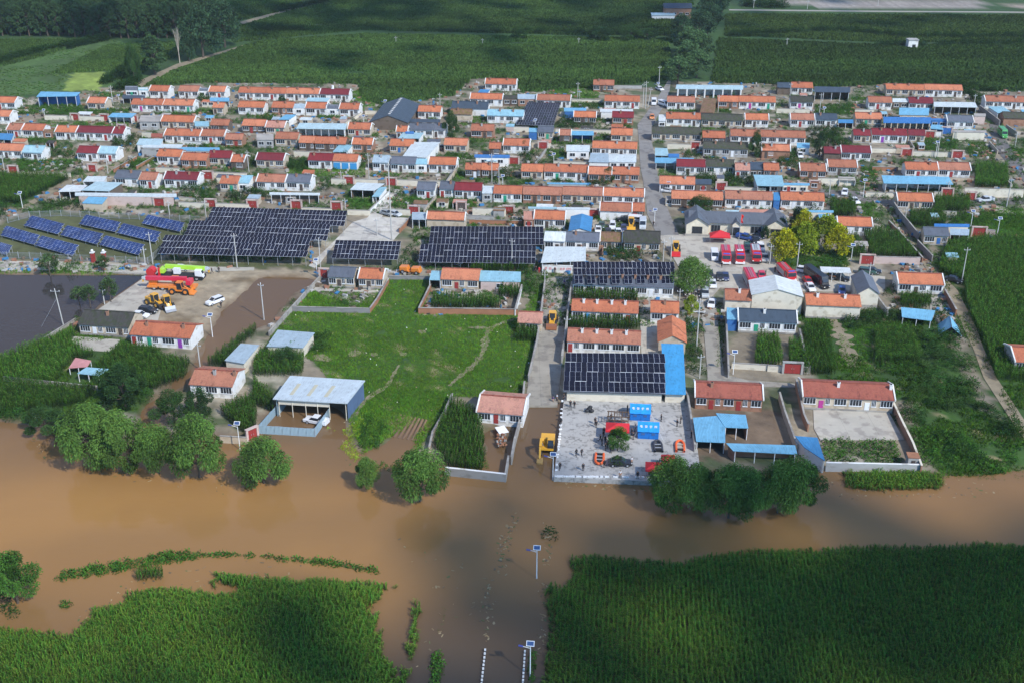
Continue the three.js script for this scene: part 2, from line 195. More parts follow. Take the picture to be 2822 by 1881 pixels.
// ---------------------------------------------------------------- paved things: slabs with real edges
function slab(name, poly, y, m, label, category, thick = 0.5, kind = 'structure') {
  const t = new Tri(), tri = THREE.ShapeUtils.triangulateShape(poly.map((v) => new THREE.Vector2(v.x, -v.z)), []);
  const at = (i, h) => [poly[i].x, h, poly[i].z], uv = (i) => [poly[i].x, poly[i].z];
  for (const [a, b, c] of tri) t.tri(at(a, y), at(b, y), at(c, y), uv(a), uv(b), uv(c));
  for (let i = 0; i < poly.length; i++) { const j = (i + 1) % poly.length, l = Math.hypot(poly[i].x - poly[j].x, poly[i].z - poly[j].z); t.quad(at(i, y - thick), at(j, y - thick), at(j, y), at(i, y), [0, 0], [l, 0], [l, thick], [0, thick]); }
  return top(name, t.geo(), m, label, category, null, kind);
}
const ASPH = mat(0.3, 0.285, 0.265, { map: tConc, roughness: 0.9 }), LANE = mat(0.4, 0.365, 0.3, { map: tConc, roughness: 0.85 }), CONC = mat(0.56, 0.515, 0.43, { map: tConc, roughness: 0.9 }), TRACK = mat(0.33, 0.27, 0.18, { map: tSoil, bumpMap: tSoilB, bumpScale: 0.06 }), WETR = mat(0.2, 0.18, 0.16, { map: tConc, roughness: 0.55 });
const RD = (n, l, y, m, label, cat) => slab(n, pxPoly(l, y), y, m, label, cat);
RD('road', [[-80, 718], [200, 722], [428, 733], [700, 737], [700, 744], [430, 752], [408, 754], [200, 745], [-80, 742]], 0.46, CONC, 'pale concrete road between the pond and the blue solar tables', 'road');
RD('paving', [[242, 872], [408, 757], [430, 746], [512, 748], [470, 800], [440, 862], [430, 898], [352, 892], [262, 884]], 0.455, CONC, 'pale concrete apron of the lot where the cranes are parked', 'paving');
RD('road', [[1500, 768], [1576, 760], [1565, 850], [1552, 960], [1536, 1116], [1446, 1116], [1463, 1010], [1478, 900]], 0.45, LANE, 'concrete lane running down into the flood beside the plaza', 'road');
RD('road', [[1846, 214], [1850, 214], [1846, 248], [1832, 290], [1818, 310], [1800, 344], [1797, 392], [1809, 458], [1819, 518], [1846, 590], [1872, 648], [1812, 648], [1784, 590], [1776, 518], [1765, 458], [1761, 392], [1757, 344], [1790, 300], [1806, 280], [1826, 246]], 0.46, ASPH, 'main village street leading back to the tree-lined field road', 'street');
RD('paving', [[1815, 650], [1872, 646], [2120, 652], [2140, 700], [2150, 742], [2330, 752], [2440, 762], [2440, 806], [2140, 800], [1985, 792], [1965, 815], [1935, 850], [1900, 870], [1885, 760], [1850, 700]], 0.455, CONC, 'concrete forecourt in front of the grey stone-gabled station', 'forecourt');
RD('road', [[1932, 845], [1968, 815], [1974, 845], [1984, 940], [1996, 1030], [2060, 1046], [2200, 1056], [2200, 1066], [1950, 1060], [1950, 1025], [1942, 930]], 0.462, LANE, 'straight concrete road south of the forecourt beside the tall poles', 'road');
RD('road', [[2440, 562], [2456, 562], [2484, 632], [2530, 680], [2572, 740], [2602, 762], [2640, 800], [2690, 900], [2712, 960], [2748, 1040], [2840, 1180], [2822, 1210], [2790, 1160], [2712, 1040], [2684, 962], [2650, 890], [2610, 800], [2566, 762], [2538, 716], [2480, 645]], 0.45, TRACK, 'dirt lane winding down the right side past the cornfield', 'lane');
RD('road', [[1072, 524], [1104, 521], [1060, 582], [1052, 598], [1112, 600], [1134, 602], [1082, 664], [928, 664], [884, 722], [866, 738], [850, 732], [905, 680], [972, 612], [1012, 600]], 0.45, mat(0.66, 0.62, 0.54, { map: tConc }), 'pale concrete lane and yard between the solar roofs', 'lane');
RD('path', [[256, 474], [262, 480], [210, 496], [66, 574], [48, 576], [190, 488]], 0.45, TRACK, 'pale earth bank beside the small cornfield at far left', 'path');
RD('road', [[384, 344], [396, 344], [380, 395], [356, 430], [290, 484], [262, 500], [255, 492], [330, 424], [362, 385]], 0.45, TRACK, 'narrow earth street between the left house rows', 'street');
RD('road', [[2728, 342], [2752, 342], [2768, 380], [2822, 455], [2900, 540], [2822, 500], [2752, 420], [2735, 380]], 0.45, WETR, 'muddy grey lane climbing at the far right past the green truck', 'lane');
RD('road', [[2250, 520], [2400, 530], [2460, 552], [2822, 545], [2822, 562], [2470, 572], [2446, 560], [2400, 556], [2250, 540]], 0.452, WETR, 'muddy cross street in front of the long blue roof', 'street');
RD('path', [[330, 246], [420, 206], [486, 176], [600, 144], [668, 124], [668, 128], [600, 149], [494, 184], [430, 216], [370, 250]], 0.45, TRACK, 'bare earth track along the edge of the field by the poplars', 'track');
RD('path', [[660, 60], [780, 28], [910, 4], [914, 7], [790, 32], [668, 66]], 0.45, TRACK, 'faint track between far fields at upper left', 'track');
RD('road', [[2010, 25], [2400, 29], [2740, 31], [3000, 34], [3000, 37], [2740, 34], [2400, 32], [2010, 28]], 0.5, mat(0.3, 0.28, 0.24), 'thin pale road along the top edge of the right fields', 'road');
slab('plaza', pxPoly([[1556, 1090], [1896, 1092], [1922, 1230], [1935, 1330], [1526, 1314], [1540, 1200]], 0.95), 0.95, mat(0.5, 0.485, 0.46, { map: tPlaza, roughness: 0.9 }), 'stained concrete village square full of tents and rescue workers', 'square', 1.9);
// yards paved with concrete
for (const [l, s] of [[[[2242, 1128], [2448, 1130], [2492, 1210], [2262, 1212], [2244, 1180]], 'concrete yard in front of the red-roofed house at lower right'], [[[2560, 808], [2612, 806], [2632, 870], [2566, 868]], 'concrete yard beside the white house at the right lane'], [[[185, 925], [330, 935], [308, 968], [220, 962]], 'pale concrete yard before the dark mossy-roofed house'], [[[1205, 800], [1330, 800], [1320, 838], [1190, 836]], 'concrete yard before the brick-walled orange house'], [[[868, 792], [1056, 800], [1050, 806], [862, 800]], 'concrete doorstep strip before the grey and orange pair'], [[[1790, 810], [1868, 812], [1850, 980], [1768, 980], [1764, 860]], 'concrete yard strip between the barracks rows and small gatehouse']])
  slab('paving', pxPoly(l, 0.46), 0.46, CONC, s, 'yard paving');

// ---------------------------------------------------------------- houses
const built = [];                       // every building with its place in a row, for its label
let ROW = 'row one', SIDE = '';
const row = (n, side) => { ROW = n; if (side) SIDE = side; };
function loft(sec, w, n, wob) {        // a closed section [z, y] swept along x from 0 to w, with uv in metres and a slight sag
  const t = new Tri(), len = [0]; for (let i = 1; i <= sec.length; i++) { const a = sec[i - 1], b = sec[i % sec.length]; len.push(len[i - 1] + Math.hypot(a[0] - b[0], a[1] - b[1])); }
  const at = (k, i) => { const s = sec[i % sec.length]; return [w * k / n, s[1] + (wob ? wob[k] * (s[2] ?? 1) : 0), s[0]]; };
  for (let k = 0; k < n; k++) for (let i = 0; i < sec.length; i++) t.quad(at(k, i), at(k, i + 1), at(k + 1, i + 1), at(k + 1, i), [w * k / n, -len[i]], [w * k / n, -len[i + 1]], [w * (k + 1) / n, -len[i + 1]], [w * (k + 1) / n, -len[i]]);
  const tri = THREE.ShapeUtils.triangulateShape(sec.map((s) => new THREE.Vector2(s[0], s[1])), []);
  for (const k of [0, n]) for (const f of tri) t.tri(...f.map((i) => at(k, i)), ...f.map((i) => [sec[i][0], sec[i][1]]));
  return t.geo();
}
const winCache = new Map();
function windowGeo(w, h, n) {
  const key = [w.toFixed(1), h, n].join(); if (winCache.has(key)) return winCache.get(key);
  const f = 0.065, l = [box(w, f, 0.1, 0, f / 2, 0), box(w, f, 0.1, 0, h - f / 2, 0)];
  for (let i = 0; i <= n; i++) l.push(box(f, h, 0.1, -w / 2 + f / 2 + (w - f) * i / n, h / 2, 0.005));
  l.push(box(w + 0.2, 0.07, 0.2, 0, -0.035, 0.03));
  const r = [merge(l), box(w - 0.04, h - 0.04, 0.04, 0, h / 2, 0)]; winCache.set(key, r); return r;
}
const doorG = box(0.95, 2.05, 0.1, 0, 1.025, 0), handleG = box(0.06, 0.16, 0.12, 0.36, 1.05, 0.06), chimG = merge([box(0.55, 1.1, 0.5, 0, 0.2, 0), box(0.68, 0.12, 0.62, 0, 0.78, 0)]), potG = box(0.3, 0.2, 0.26, 0, 0.92, 0);
function widthTo(p0, x1, dir) { let a = 0.5, b = 90; for (let i = 0; i < 40; i++) { const m = (a + b) / 2; proj(p0.clone().addScaledVector(dir, m))[0] < x1 ? a = m : b = m; } return a; }
function front(t, w, o, zf, h, wallKey) {   // bays of windows and doors in the front wall at z = zf
  const n = o.bays ?? Math.max(1, Math.round(w / 3.3)), bw = w / n, dark = o.f === 'col';
  const doors = o.doors ?? (n === 1 ? [0] : n < 4 ? [Math.floor(n / 2)] : [Math.floor(n * 0.3), Math.floor(n * 0.75)]);
  for (let i = 0; i < n; i++) {
    const x = bw * (i + 0.5), isDoor = doors.includes(i);
    const ww = Math.round((isDoor ? bw * 0.62 : bw * (dark ? 0.84 : 0.76)) * 5) / 5, hh = dark ? 1.6 : 1.45, sill = h - hh - 0.42;
    const dx = isDoor ? Math.min(0.35, bw * 0.1) : 0;
    const [fg, pg] = windowGeo(isDoor ? Math.max(0.8, ww - 0.9) : ww, hh, ww > 2.2 ? 4 : ww > 1.4 ? 3 : 2);
    const wx = isDoor ? x + 0.55 : x, wn = part(t, 'window', fg, FRAME, [wx, sill, zf + 0.03]); part(wn, 'pane', pg, GLASS);
    if (isDoor) { const d = part(t, 'door', doorG, DOORS[o.dc?.[doors.indexOf(i)] ?? pick(['d', 'd', 'd', 'w', 'd', 'd', 'r'])], [Math.max(0.6, x - ww / 2 + 0.15), 0.15, zf + 0.03]); part(d, 'handle', handleG, STEEL); }
  }
}
function house(x0, y0, x1, roof, wall, o = {}) {
  const h = o.h ?? 2.95, d = o.d ?? 6.6, rs = o.rise ?? 1.45, ov = o.ov ?? 0.4, p0 = P(tx(x0), ty(y0), GL + h - 0.1), az = o.y1 !== undefined ? (() => { const q = P(tx(x1), ty(o.y1), GL + h - 0.1); return Math.atan2(q.z - p0.z, q.x - p0.x); })() : AZ + (o.az ?? 0);
  const dir = V3(Math.cos(az), 0, Math.sin(az)), w = widthTo(p0, tx(x1), dir), t = base(o.name ?? 'village_house', V3(p0.x, GL - 0.05, p0.z), -az);
  const W = WALL[wall], n = Math.max(2, Math.round(w / 2.2)), e = 0.14;
  const zf = -ov, zb = -d + ov, ym = h + rs - 0.22, ye = h - 0.08 + ov / (d / 2) * rs - 0.12;
  const ends = loft([[zf, -0.6], [zf, ye], [-d / 2, ym], [zb, ye], [zb, -0.6]], w - 2 * e, 1); ends.translate(e, 0, 0);
  part(t, 'wall', ends, W);
  const wob = Array.from({ length: n + 1 }, () => R(-0.05, 0.05));
  const th = roof === 'o' || roof === 'k' || roof === 'm' || roof === 'q' ? 0.16 : 0.09;
  part(t, 'roof', loft([[0, h, 0.5], [-d / 2, h + rs, 1], [-d, h, 0.5], [-d, h - th, 0.5], [-d / 2, h + rs - th, 1], [0, h - th, 0.5]], w, n, wob), pick(ROOF[roof])).userData = {};
  const rc = part(t, 'ridge_cap', box(w, 0.16, 0.34, w / 2, h + rs + 0.05, -d / 2), roof === 'o' || roof === 'q' || roof === 'm' ? ROOF.m[0] : pick(ROOF[roof]));
  if (o.par ?? (rnd() < 0.2)) for (const s of [0, 1]) part(t, 'gable_parapet', loft([[0.05, h - 0.2], [0.05, h + 0.16], [-d / 2, h + rs + 0.2], [-d - 0.05, h + 0.16], [-d - 0.05, h - 0.2], [-d / 2, h + rs - 0.2]], 0.28, 1).translate(s ? w - 0.14 : -0.14, 0, 0), o.gm ?? WALL.w);
  if (wall === 't' || wall === 'y' || h > 3.05) part(t, 'plinth', box(w - 2 * e, 0.45, 0.1, w / 2, 0.27, zf + 0.04), STONE);
  const nb = o.bays ?? Math.max(1, Math.round(w / 3.3));
  const ch = o.ch ?? (rnd() < 0.5 ? (w > 11 ? [R(0.15, 0.35), R(0.6, 0.85)] : [R(0.2, 0.8)]) : []);
  for (const c of ch) { const zc = -d * 0.36, m = part(t, 'chimney', chimG, o.cm ?? pick([WALL.g, WALL.k, WALL.k]), [w * c, h + rs * 0.72 + 0.15, zc]); part(m, 'chimney_pot', potG, BLACK); }
  if (o.f === 'blank') { if (o.dc) front(t, w, { ...o, bays: 1, doors: [0] }, zf, h, wall); }
  else if (o.f === 'shut') for (let i = 0; i < nb; i++) part(t, 'shutter', box(w / nb * 0.8, 2.1, 0.08, w / nb * (i + 0.5), 1.15, zf + 0.05), DOORS.s);
  else front(t, w, o, zf, h, wall);
  if (o.tank) part(t, 'water_tank', merge([new THREE.CylinderGeometry(0.5, 0.5, 1.1, 12).translate(w * 0.4, h + rs + 0.7, -d / 2), box(1, 0.2, 1, w * 0.4, h + rs + 0.1, -d / 2)]), WHITE);
  built.push({ o: t, x: tx((x0 + x1) / 2), row: ROW, side: SIDE, text: `${RW[roof]} ${WW[wall]} house`, label: o.label, cat: 'house' }); t.userData.wall = wall;
  return t;
}
// a roof sheet laid on four photographed corners (front-left, front-right, back-right, back-left), on walls or on posts
function shed(c, hf, hb, roof, wall, o = {}) {
  const hs = [hf, hf, hb, hb], q = c.map(([x, y], i) => P(tx(x), ty(y), GL + hs[i])), ctr = V3(0, 0, 0); q.forEach((v) => ctr.addScaledVector(v, 0.25)); ctr.y = GL - 0.05;
  const t = base(o.name ?? 'shed', ctr), l = q.map((v) => v.clone().sub(ctr)), th = o.th ?? 0.1, s = new Tri(), L = l[0].distanceTo(l[1]), D = l[0].distanceTo(l[3]), dn = (v) => V3(v.x, v.y - th, v.z);
  s.quad(l[0], l[1], l[2], l[3], [0, 0], [L, 0], [L, D], [0, D]); s.quad(dn(l[3]), dn(l[2]), dn(l[1]), dn(l[0]), [0, D], [L, D], [L, 0], [0, 0]);
  for (let i = 0; i < 4; i++) { const j = (i + 1) % 4; s.quad(dn(l[i]), dn(l[j]), l[j], l[i], [0, 0], [1, 0], [1, th], [0, th]); }
  part(t, 'roof', s.geo(), o.rm ?? pick(ROOF[roof])); if (o.no) { built.push({ o: t, x: tx((c[0][0] + c[1][0]) / 2), row: ROW, side: SIDE, text: `${RW[roof]} lean-to`, label: o.label, cat: 'lean-to' }); return t; }
  const inn = 0.93, k = l.map((v) => V3(v.x * inn, v.y - th - 0.02, v.z * inn)), gr = (v) => V3(v.x, -0.6, v.z), m = WALL[wall] ?? wall, sides = o.open === 'all' ? [] : o.open === 'front' ? [1, 2, 3] : [0, 1, 2, 3];
  if (sides.length) { const wg = new Tri(); for (const i of sides) { const j = (i + 1) % 4, len = k[i].distanceTo(k[j]), a = gr(k[i]), b = gr(k[j]), off = V3(-(k[j].z - k[i].z), 0, k[j].x - k[i].x).normalize().multiplyScalar(-0.16); wg.quad(a, b, k[j], k[i], [0, 0], [len, 0], [len, 3], [0, 3]); wg.quad(a.clone().add(off), b.clone().add(off), k[j].clone().add(off), k[i].clone().add(off), [0, 0], [len, 0], [len, 3], [0, 3]); } part(t, 'wall', wg.geo(), m); }
  if (o.open) { const np = o.posts ?? Math.max(2, Math.round(L / 3.6)); for (let i = 0; i <= np; i++) { const a = k[0].clone().lerp(k[1], i / np); part(t, 'post', bar(gr(a), a, o.pr ?? 0.09, 6), o.pm ?? FRAME); } if (o.open === 'all') for (let i = 0; i <= np; i++) { const a = k[3].clone().lerp(k[2], i / np); part(t, 'post', bar(gr(a), a, 0.09, 6), o.pm ?? FRAME); } }
  else if (!o.blind) { const n = o.bays ?? Math.max(1, Math.round(L / 3.4)), an = Math.atan2(-(k[1].z - k[0].z), k[1].x - k[0].x); for (let i = 0; i < n; i++) { const a = k[0].clone().lerp(k[1], (i + 0.5) / n), [fg, pg] = windowGeo(1.8, 1.2, 2), wn = part(t, 'window', fg, FRAME, [a.x, Math.max(0.8, k[0].y - 1.75), a.z]); wn.rotation.y = an; wn.translateZ(0.05); part(wn, 'pane', pg, GLASS); }
    if (o.dc) { const a = k[0].clone().lerp(k[1], 0.5), dd = part(t, 'door', doorG, DOORS[o.dc], [a.x, 0.1, a.z]); dd.rotation.y = an; dd.translateZ(0.08); part(dd, 'handle', handleG, STEEL); } }
  built.push({ o: t, x: tx((c[0][0] + c[1][0]) / 2), row: ROW, side: SIDE, text: `${RW[roof]} ${o.open ? 'open-fronted shed' : (WW[wall] ?? '') + ' outbuilding'}`, label: o.label, cat: o.cat ?? 'shed' });
  return t;
}
// a sheet roof given by its photographed rectangle: left, right, upper and lower edge, slanted like the village
const lean = (x0, x1, yb, yf, roof, wall, o = {}) => { const sk = o.sk ?? 0, hf = o.hf ?? 2.4, hb = o.hb ?? 2.9; return shed([[x0, yf], [x1, yf + (x1 - x0) * 0.012], [x1 + sk, yb + (x1 - x0) * 0.012], [x0 + sk, yb]], hf, hb, roof, wall, o); };
// a gabled building whose ridge runs away from the viewer
function deep(x0, x1, y, len, roof, wall, o = {}) {
  const h = o.h ?? 3, p0 = P(tx(x0), ty(y), GL + h), w = widthTo(p0, tx(x1), rightDir), t = base(o.name ?? 'village_house', V3(p0.x, GL - 0.05, p0.z), -AZ - (o.az ?? 0)), rs = o.rise ?? w * 0.2, ov = 0.3;
  const sec = [[0, h], [w / 2, h + rs], [w, h], [w, h - 0.12], [w / 2, h + rs - 0.14], [0, h - 0.12]];
  const rf = loft(sec, len, Math.round(len / 2), null); rf.rotateY(Math.PI / 2); rf.scale(1, 1, 1); // x runs to -z, section's first axis to +x
  part(t, 'roof', rf, pick(ROOF[roof]));
  if (!o.bare) { const wg = loft([[ov, -0.6], [ov, h - 0.15], [w / 2, h + rs - 0.3], [w - ov, h - 0.15], [w - ov, -0.6]], len - 0.5, 1); wg.rotateY(Math.PI / 2); wg.translate(0, 0, -0.25); part(t, 'wall', wg, WALL[wall]); }
  if (o.stone) part(t, 'plinth', box(w - 2 * ov, 1, 0.1, w / 2, 0.5, -0.2), STONE);
  if (o.win) { const [fg, pg] = windowGeo(o.win, 1.5, 3), wn = part(t, 'window', fg, BLACK, [w / 2, 1, -0.2]); part(wn, 'pane', pg, GLASS); }
  if (o.ridge) for (let i = 1; i < 12; i++) part(t, 'skylight', box(0.9, 0.12, 0.6, w / 2, h + rs + 0.05, -len * i / 12), WALL.w);
  built.push({ o: t, x: tx((x0 + x1) / 2), row: ROW, side: SIDE, text: `${RW[roof]} ${WW[wall]} gabled building`, label: o.label, cat: o.cat ?? 'building' });
  return t;
}
const ORD = ['first', 'second', 'third', 'fourth', 'fifth', 'sixth', 'seventh', 'eighth', 'ninth', 'tenth', 'eleventh', 'twelfth', 'thirteenth', 'fourteenth', 'fifteenth', 'sixteenth', 'seventeenth', 'eighteenth', 'nineteenth', 'twentieth', 'twenty-first', 'twenty-second', 'twenty-third', 'twenty-fourth', 'twenty-fifth', 'twenty-sixth'];

T(0, 200);
row('row one', 'left part');
lean(1145, 1262, 122, 160, 'g', 'w', { hf: 2.9, hb: 4.2, dc: 'g' }); lean(1266, 1358, 135, 162, 'c', 'w', { hf: 2.9, hb: 4 });
house(1362, 168, 1545, 'o', 'w', { par: 1 }); house(1630, 170, 1815, 'o', 'w'); lean(1800, 1905, 138, 166, 'g', 'w', { hf: 2.8, hb: 3.8 }); house(1908, 174, 2065, 'o', 'w');
house(2182, 182, 2620, 'o', 'w', { ch: [0.2, 0.7] }); house(2624, 190, 2925, 'o', 'w'); house(2930, 198, 3205, 'r', 'w', { tank: 1, par: 1 });
shed([[2800, 262], [3000, 266], [3030, 232], [2830, 228]], 2.4, 3, 'c', 'w', { open: 'front' });
row('row two');
house(-120, 272, 130, 'o', 'w', { par: 1 });
shed([[330, 222], [700, 216], [735, 180], [370, 174]], 4.2, 4.8, 'u', 'b', { open: 'front', posts: 4 });
house(790, 278, 962, 'o', 't'); house(1195, 292, 1485, 'o', 'w', { dc: ['p', 'd'] }); house(1488, 297, 1772, 'o', 'w', { dc: ['d', 'g'] }); house(1945, 322, 2052, 'o', 't', { d: 5 }); house(2178, 316, 2420, 'o', 'w');
lean(1925, 2105, 228, 262, 'u', 'w', { hf: 2.2, hb: 2.6, open: 'front' }); lean(1120, 1330, 206, 238, 's', 'd', { hf: 2.2, hb: 2.6, open: 'front' });
house(2488, 320, 2690, 'o', 'k'); lean(2682, 2800, 285, 325, 'e', 'w', { hf: 2.8, hb: 3.8 }); house(2798, 326, 2994, 'o', 'w'); lean(2990, 3112, 292, 330, 'g', 'w', { hf: 2.8, hb: 4 }); house(3110, 334, 3298, 'o', 'w', { par: 1 });
T(706, 200);
deep(1035, 1395, 452, 27, 's', 'd', { h: 2.9, rise: 2.6, ridge: 1, name: 'shed', label: 'large dark blue-black shed with pale ridge vents behind the left houses', cat: 'shed' });
lean(1400, 1690, 425, 455, 's', 'd', { hf: 2.2, hb: 2.6 });
house(1480, 357, 1692, 'o', 'w', { f: 'col' });
T(0, 200); row('row three');
house(-130, 398, 85, 'o', 'w', { par: 1 });
shed([[985, 408], [1205, 412], [1250, 374], [1030, 370]], 2.4, 2.9, 'u', 'w', { open: 'front' });
lean(1270, 1460, 392, 450, 'p', 'g', { hf: 3.2, hb: 3.3, sk: 20 }); house(1470, 448, 1778, 'o', 't'); lean(1785, 1918, 446, 492, 'c', 't', { hf: 2.3, hb: 2.8 }); house(1925, 482, 2095, 'o', 'd', { d: 5.5 }); house(2215, 486, 2425, 'o', 'd'); house(2432, 502, 2612, 'q', 't', { dc: ['g'] });
T(706, 200);
shed([[365, 515], [820, 522], [835, 468], [395, 462]], 3.6, 4.2, 'c', 'w', { open: 'front', posts: 6, label: 'long pale cyan open shed with dark front amid the left houses' });
house(835, 518, 1048, 'o', 't', { par: 1 }); house(1282, 542, 1390, 'o', 'w', { d: 4.5 }); house(1395, 525, 1622, 'g', 'w'); house(1624, 527, 1736, 'g', 'w');
shed([[1300, 604], [1500, 606], [1540, 552], [1350, 548]], 2.3, 2.7, 'c', 'w', { open: 'front' }); lean(1370, 1450, 540, 556, 'b', 'b', { hf: 2.9, hb: 3.1 });
lean(200, 300, 385, 432, 'u', 'w', { sk: 70, open: 'front' });
T(0, 200); row('row four');
house(50, 526, 188, 'o', 'w'); house(191, 528, 388, 'o', 'w'); lean(385, 482, 520, 546, 'n', 'k', { hf: 2.4, hb: 2.9 }); house(495, 545, 690, 'o', 'w'); house(693, 550, 1020, 'r', 'w'); house(1023, 560, 1132, 'r', 'w');
shed([[-40, 612], [100, 620], [125, 562], [-20, 555]], 2.6, 3, 'b', 'w', { open: 'front' });
lean(1385, 1490, 558, 592, 'm', 'k', { hf: 2.4, hb: 3 }); house(1500, 575, 1832, 'o', 'w'); house(1836, 582, 2056, 'o', 'w', { par: 1, dc: ['r', 'r'] }); house(2060, 614, 2222, 'o', 'k', { d: 5 });
lean(2353, 2512, 560, 618, 'p', 'g', { hf: 2.9, hb: 3.4 }); house(2518, 607, 2728, 'o', 't'); house(2738, 644, 2882, 'o', 'd'); house(2885, 650, 3172, 'o', 'd'); house(3228, 658, 3420, 'o', 'k', { d: 5.8 });
T(706, 200);
house(1220, 672, 1440, 'o', 't', { dc: ['b'] }); shed([[1340, 772], [1560, 782], [1692, 640], [1440, 638]], 3, 3.4, 'c', 'w', { rm: ROOF.w[1], label: 'wide pale cyan and white sheet roof sloping across a yard' });
house(1720, 664, 1937, 'o', 't'); house(2135, 698, 2246, 'o', 'd', { d: 4.5 }); house(2265, 668, 2512, 'o', 'w', { par: 1 });
lean(700, 830, 662, 728, 'c', 'w', { sk: 60, open: 'front', hf: 2, hb: 2.4 });
T(0, 200); row('row five');
house(-60, 714, 190, 'o', 'w'); house(195, 734, 380, 'c', 'w'); house(693, 738, 888, 'r', 'w', { par: 0 }); house(890, 742, 1062, 'c', 'w', { par: 1 });
lean(1248, 1470, 606, 662, 'c', 'w', { hf: 2.8, hb: 3.2, sk: 30 }); lean(1295, 1660, 655, 688, 'w', 'g', { hf: 2.6, hb: 2.8, sk: 20 }); lean(1630, 2015, 684, 716, 'u', 'g', { hf: 2.2, hb: 2.4 });
house(1430, 768, 1650, 'o', 'w'); house(1655, 802, 1892, 'o', 'k'); house(1900, 782, 2110, 'r', 't'); house(2112, 820, 2238, 'o', 'd');
T(706, 200);
house(-10, 802, 250, 'r', 't', { par: 1 }); house(468, 806, 694, 'r', 'w'); house(697, 812, 925, 'o', 'w', { f: 'shut', label: 'orange-tiled house with three sky-blue shuttered bays across its front' });
house(1062, 826, 1216, 'e', 'w'); house(1228, 838, 1462, 'g', 'w'); lean(1462, 1570, 790, 842, 'c', 'w', { hf: 2.9, hb: 4 }); house(1578, 842, 1838, 'o', 'w', { par: 1 });
lean(2005, 2330, 752, 780, 'b', 'w', { hf: 3, hb: 3.1, bays: 2, dc: 'd' }); house(1915, 892, 2062, 'o', 'd', { d: 5 }); house(2065, 894, 2222, 'o', 'd', { d: 5 });
T(0, 200); row('row six');
house(1040, 968, 1264, 'g', 'w'); house(1268, 985, 1425, 'o', 'w'); house(1495, 980, 1812, 'r', 'w', { par: 1 }); house(2010, 1018, 2180, 'o', 't', { dc: ['g'] }); lean(2160, 2285, 942, 1015, 'c', 'w', { hf: 2.8, hb: 4, sk: 40 });
shed([[755, 1002], [955, 1002], [980, 952], [800, 952]], 2.8, 3.1, 'w', 'w', { open: 'front' }); shed([[742, 1082], [1000, 1090], [1128, 1010], [880, 1002]], 3.2, 3.4, 'c', 'd', { open: 'front', label: 'broad striped pale-green sheet roof near the small cornfield' });
shed([[530, 1095], [735, 1092], [800, 1035], [610, 1032]], 2.8, 3, 'w', 'd', { open: 'front' });
lean(685, 1620, 1102, 1132, 'w', 'i', { hf: 2.9, hb: 3, blind: 1, label: 'long flat white-roofed pinkish building north of the blue solar tables' });
shed([[748, 1200], [935, 1208], [985, 1145], [810, 1140]], 2.6, 3.2, 'u', 't', { blind: 1 });
T(706, 200);
house(-5, 1002, 262, 'o', 'w', { par: 1 }); house(262, 1006, 498, 'g', 'w'); lean(120, 585, 1100, 1122, 'w', 'd', { hf: 2.8, hb: 3, open: 'front', posts: 5, label: 'open carport with thin white roof behind the largest solar roof' });
shed([[860, 1075], [1085, 1085], [1180, 1020], [925, 1010]], 2.9, 3.2, 'w', 'd', { open: 'front' }); lean(1062, 1130, 1050, 1140, 'c', 'w', { sk: 70, hf: 2.5, hb: 2.7, open: 'front' });
house(1468, 1077, 1640, 'g', 'w', { dc: ['r'] }); house(1678, 1072, 1812, 'g', 'w', { dc: ['r'] }); house(1816, 1082, 2070, 'r', 'w'); lean(2072, 2170, 1040, 1110, 'w', 'g', { hf: 2.9, hb: 3.4, sk: 15 });

row('row one', 'middle part');
house(2100, 102, 2390, 'o', 'w', { par: 1 }); T(1412, 200); house(742, 112, 936, 'o', 'k', { f: 'col', d: 5.5 });
T(706, 200); row('row two'); shed([[2035, 182], [2130, 184], [2150, 155], [2060, 152]], 2.4, 2.8, 'b', 'w', { open: 'front' });
house(1962, 240, 2262, 'o', 'w', { par: 1 }); lean(2264, 2410, 205, 238, 'k', 'd', { hf: 2.8, hb: 3.6, dc: 'd' }); T(1412, 200); lean(48, 216, 198, 242, 'e', 'k', { hf: 2.8, hb: 3.8 }); house(220, 252, 536, 'o', 'w', { par: 1 }); house(846, 260, 1172, 'o', 'w');
T(706, 200); row('row three'); house(1790, 326, 2130, 's', 'w', { f: 'blank', rise: 1.8 }); lean(1980, 2118, 312, 342, 'b', 'b', { hf: 2.3, hb: 2.6, blind: 1 }); house(1778, 382, 1980, 'n', 't', { f: 'blank', d: 4.5 }); house(2118, 394, 2455, 'c', 'w');
T(1412, 200); lean(475, 680, 322, 356, 'u', 'b', { hf: 2.6, hb: 2.9, blind: 1 }); lean(805, 1110, 332, 362, 'w', 'w', { hf: 2.8, hb: 2.9, blind: 1 }); house(562, 407, 772, 'o', 'd', { d: 5.5, par: 1 }); house(915, 412, 1116, 'r', 'k', { d: 6 });
T(706, 200); row('row four'); house(1968, 532, 2180, 'o', 'k', { f: 'col' }); T(1412, 200); shed([[150, 545], [228, 547], [232, 510], [155, 508]], 2.8, 3.2, 'u', 'b', { blind: 1 }); house(230, 548, 380, 'g', 't', { dc: ['g'], d: 5.5 }); house(430, 575, 540, 'o', 'd', { d: 4.5 }); lean(538, 748, 535, 574, 'u', 'b', { hf: 2.7, hb: 3.2, open: 'front' }); house(905, 572, 1106, 'o', 't');
row('row five'); house(733, 692, 1148, 'o', 'w', { ch: [0.55] }); lean(495, 712, 664, 722, 'w', 'w', { hf: 2.7, hb: 3.4 }); shed([[700, 822], [890, 826], [882, 742], [720, 738]], 2.4, 2.9, 'e', 'w', { blind: 1, rm: ROOF.e[0], label: 'pale glass-roofed annexe before the row-five house by the main street' }); lean(885, 1140, 750, 822, 'w', 'w', { hf: 2.4, hb: 2.9 });
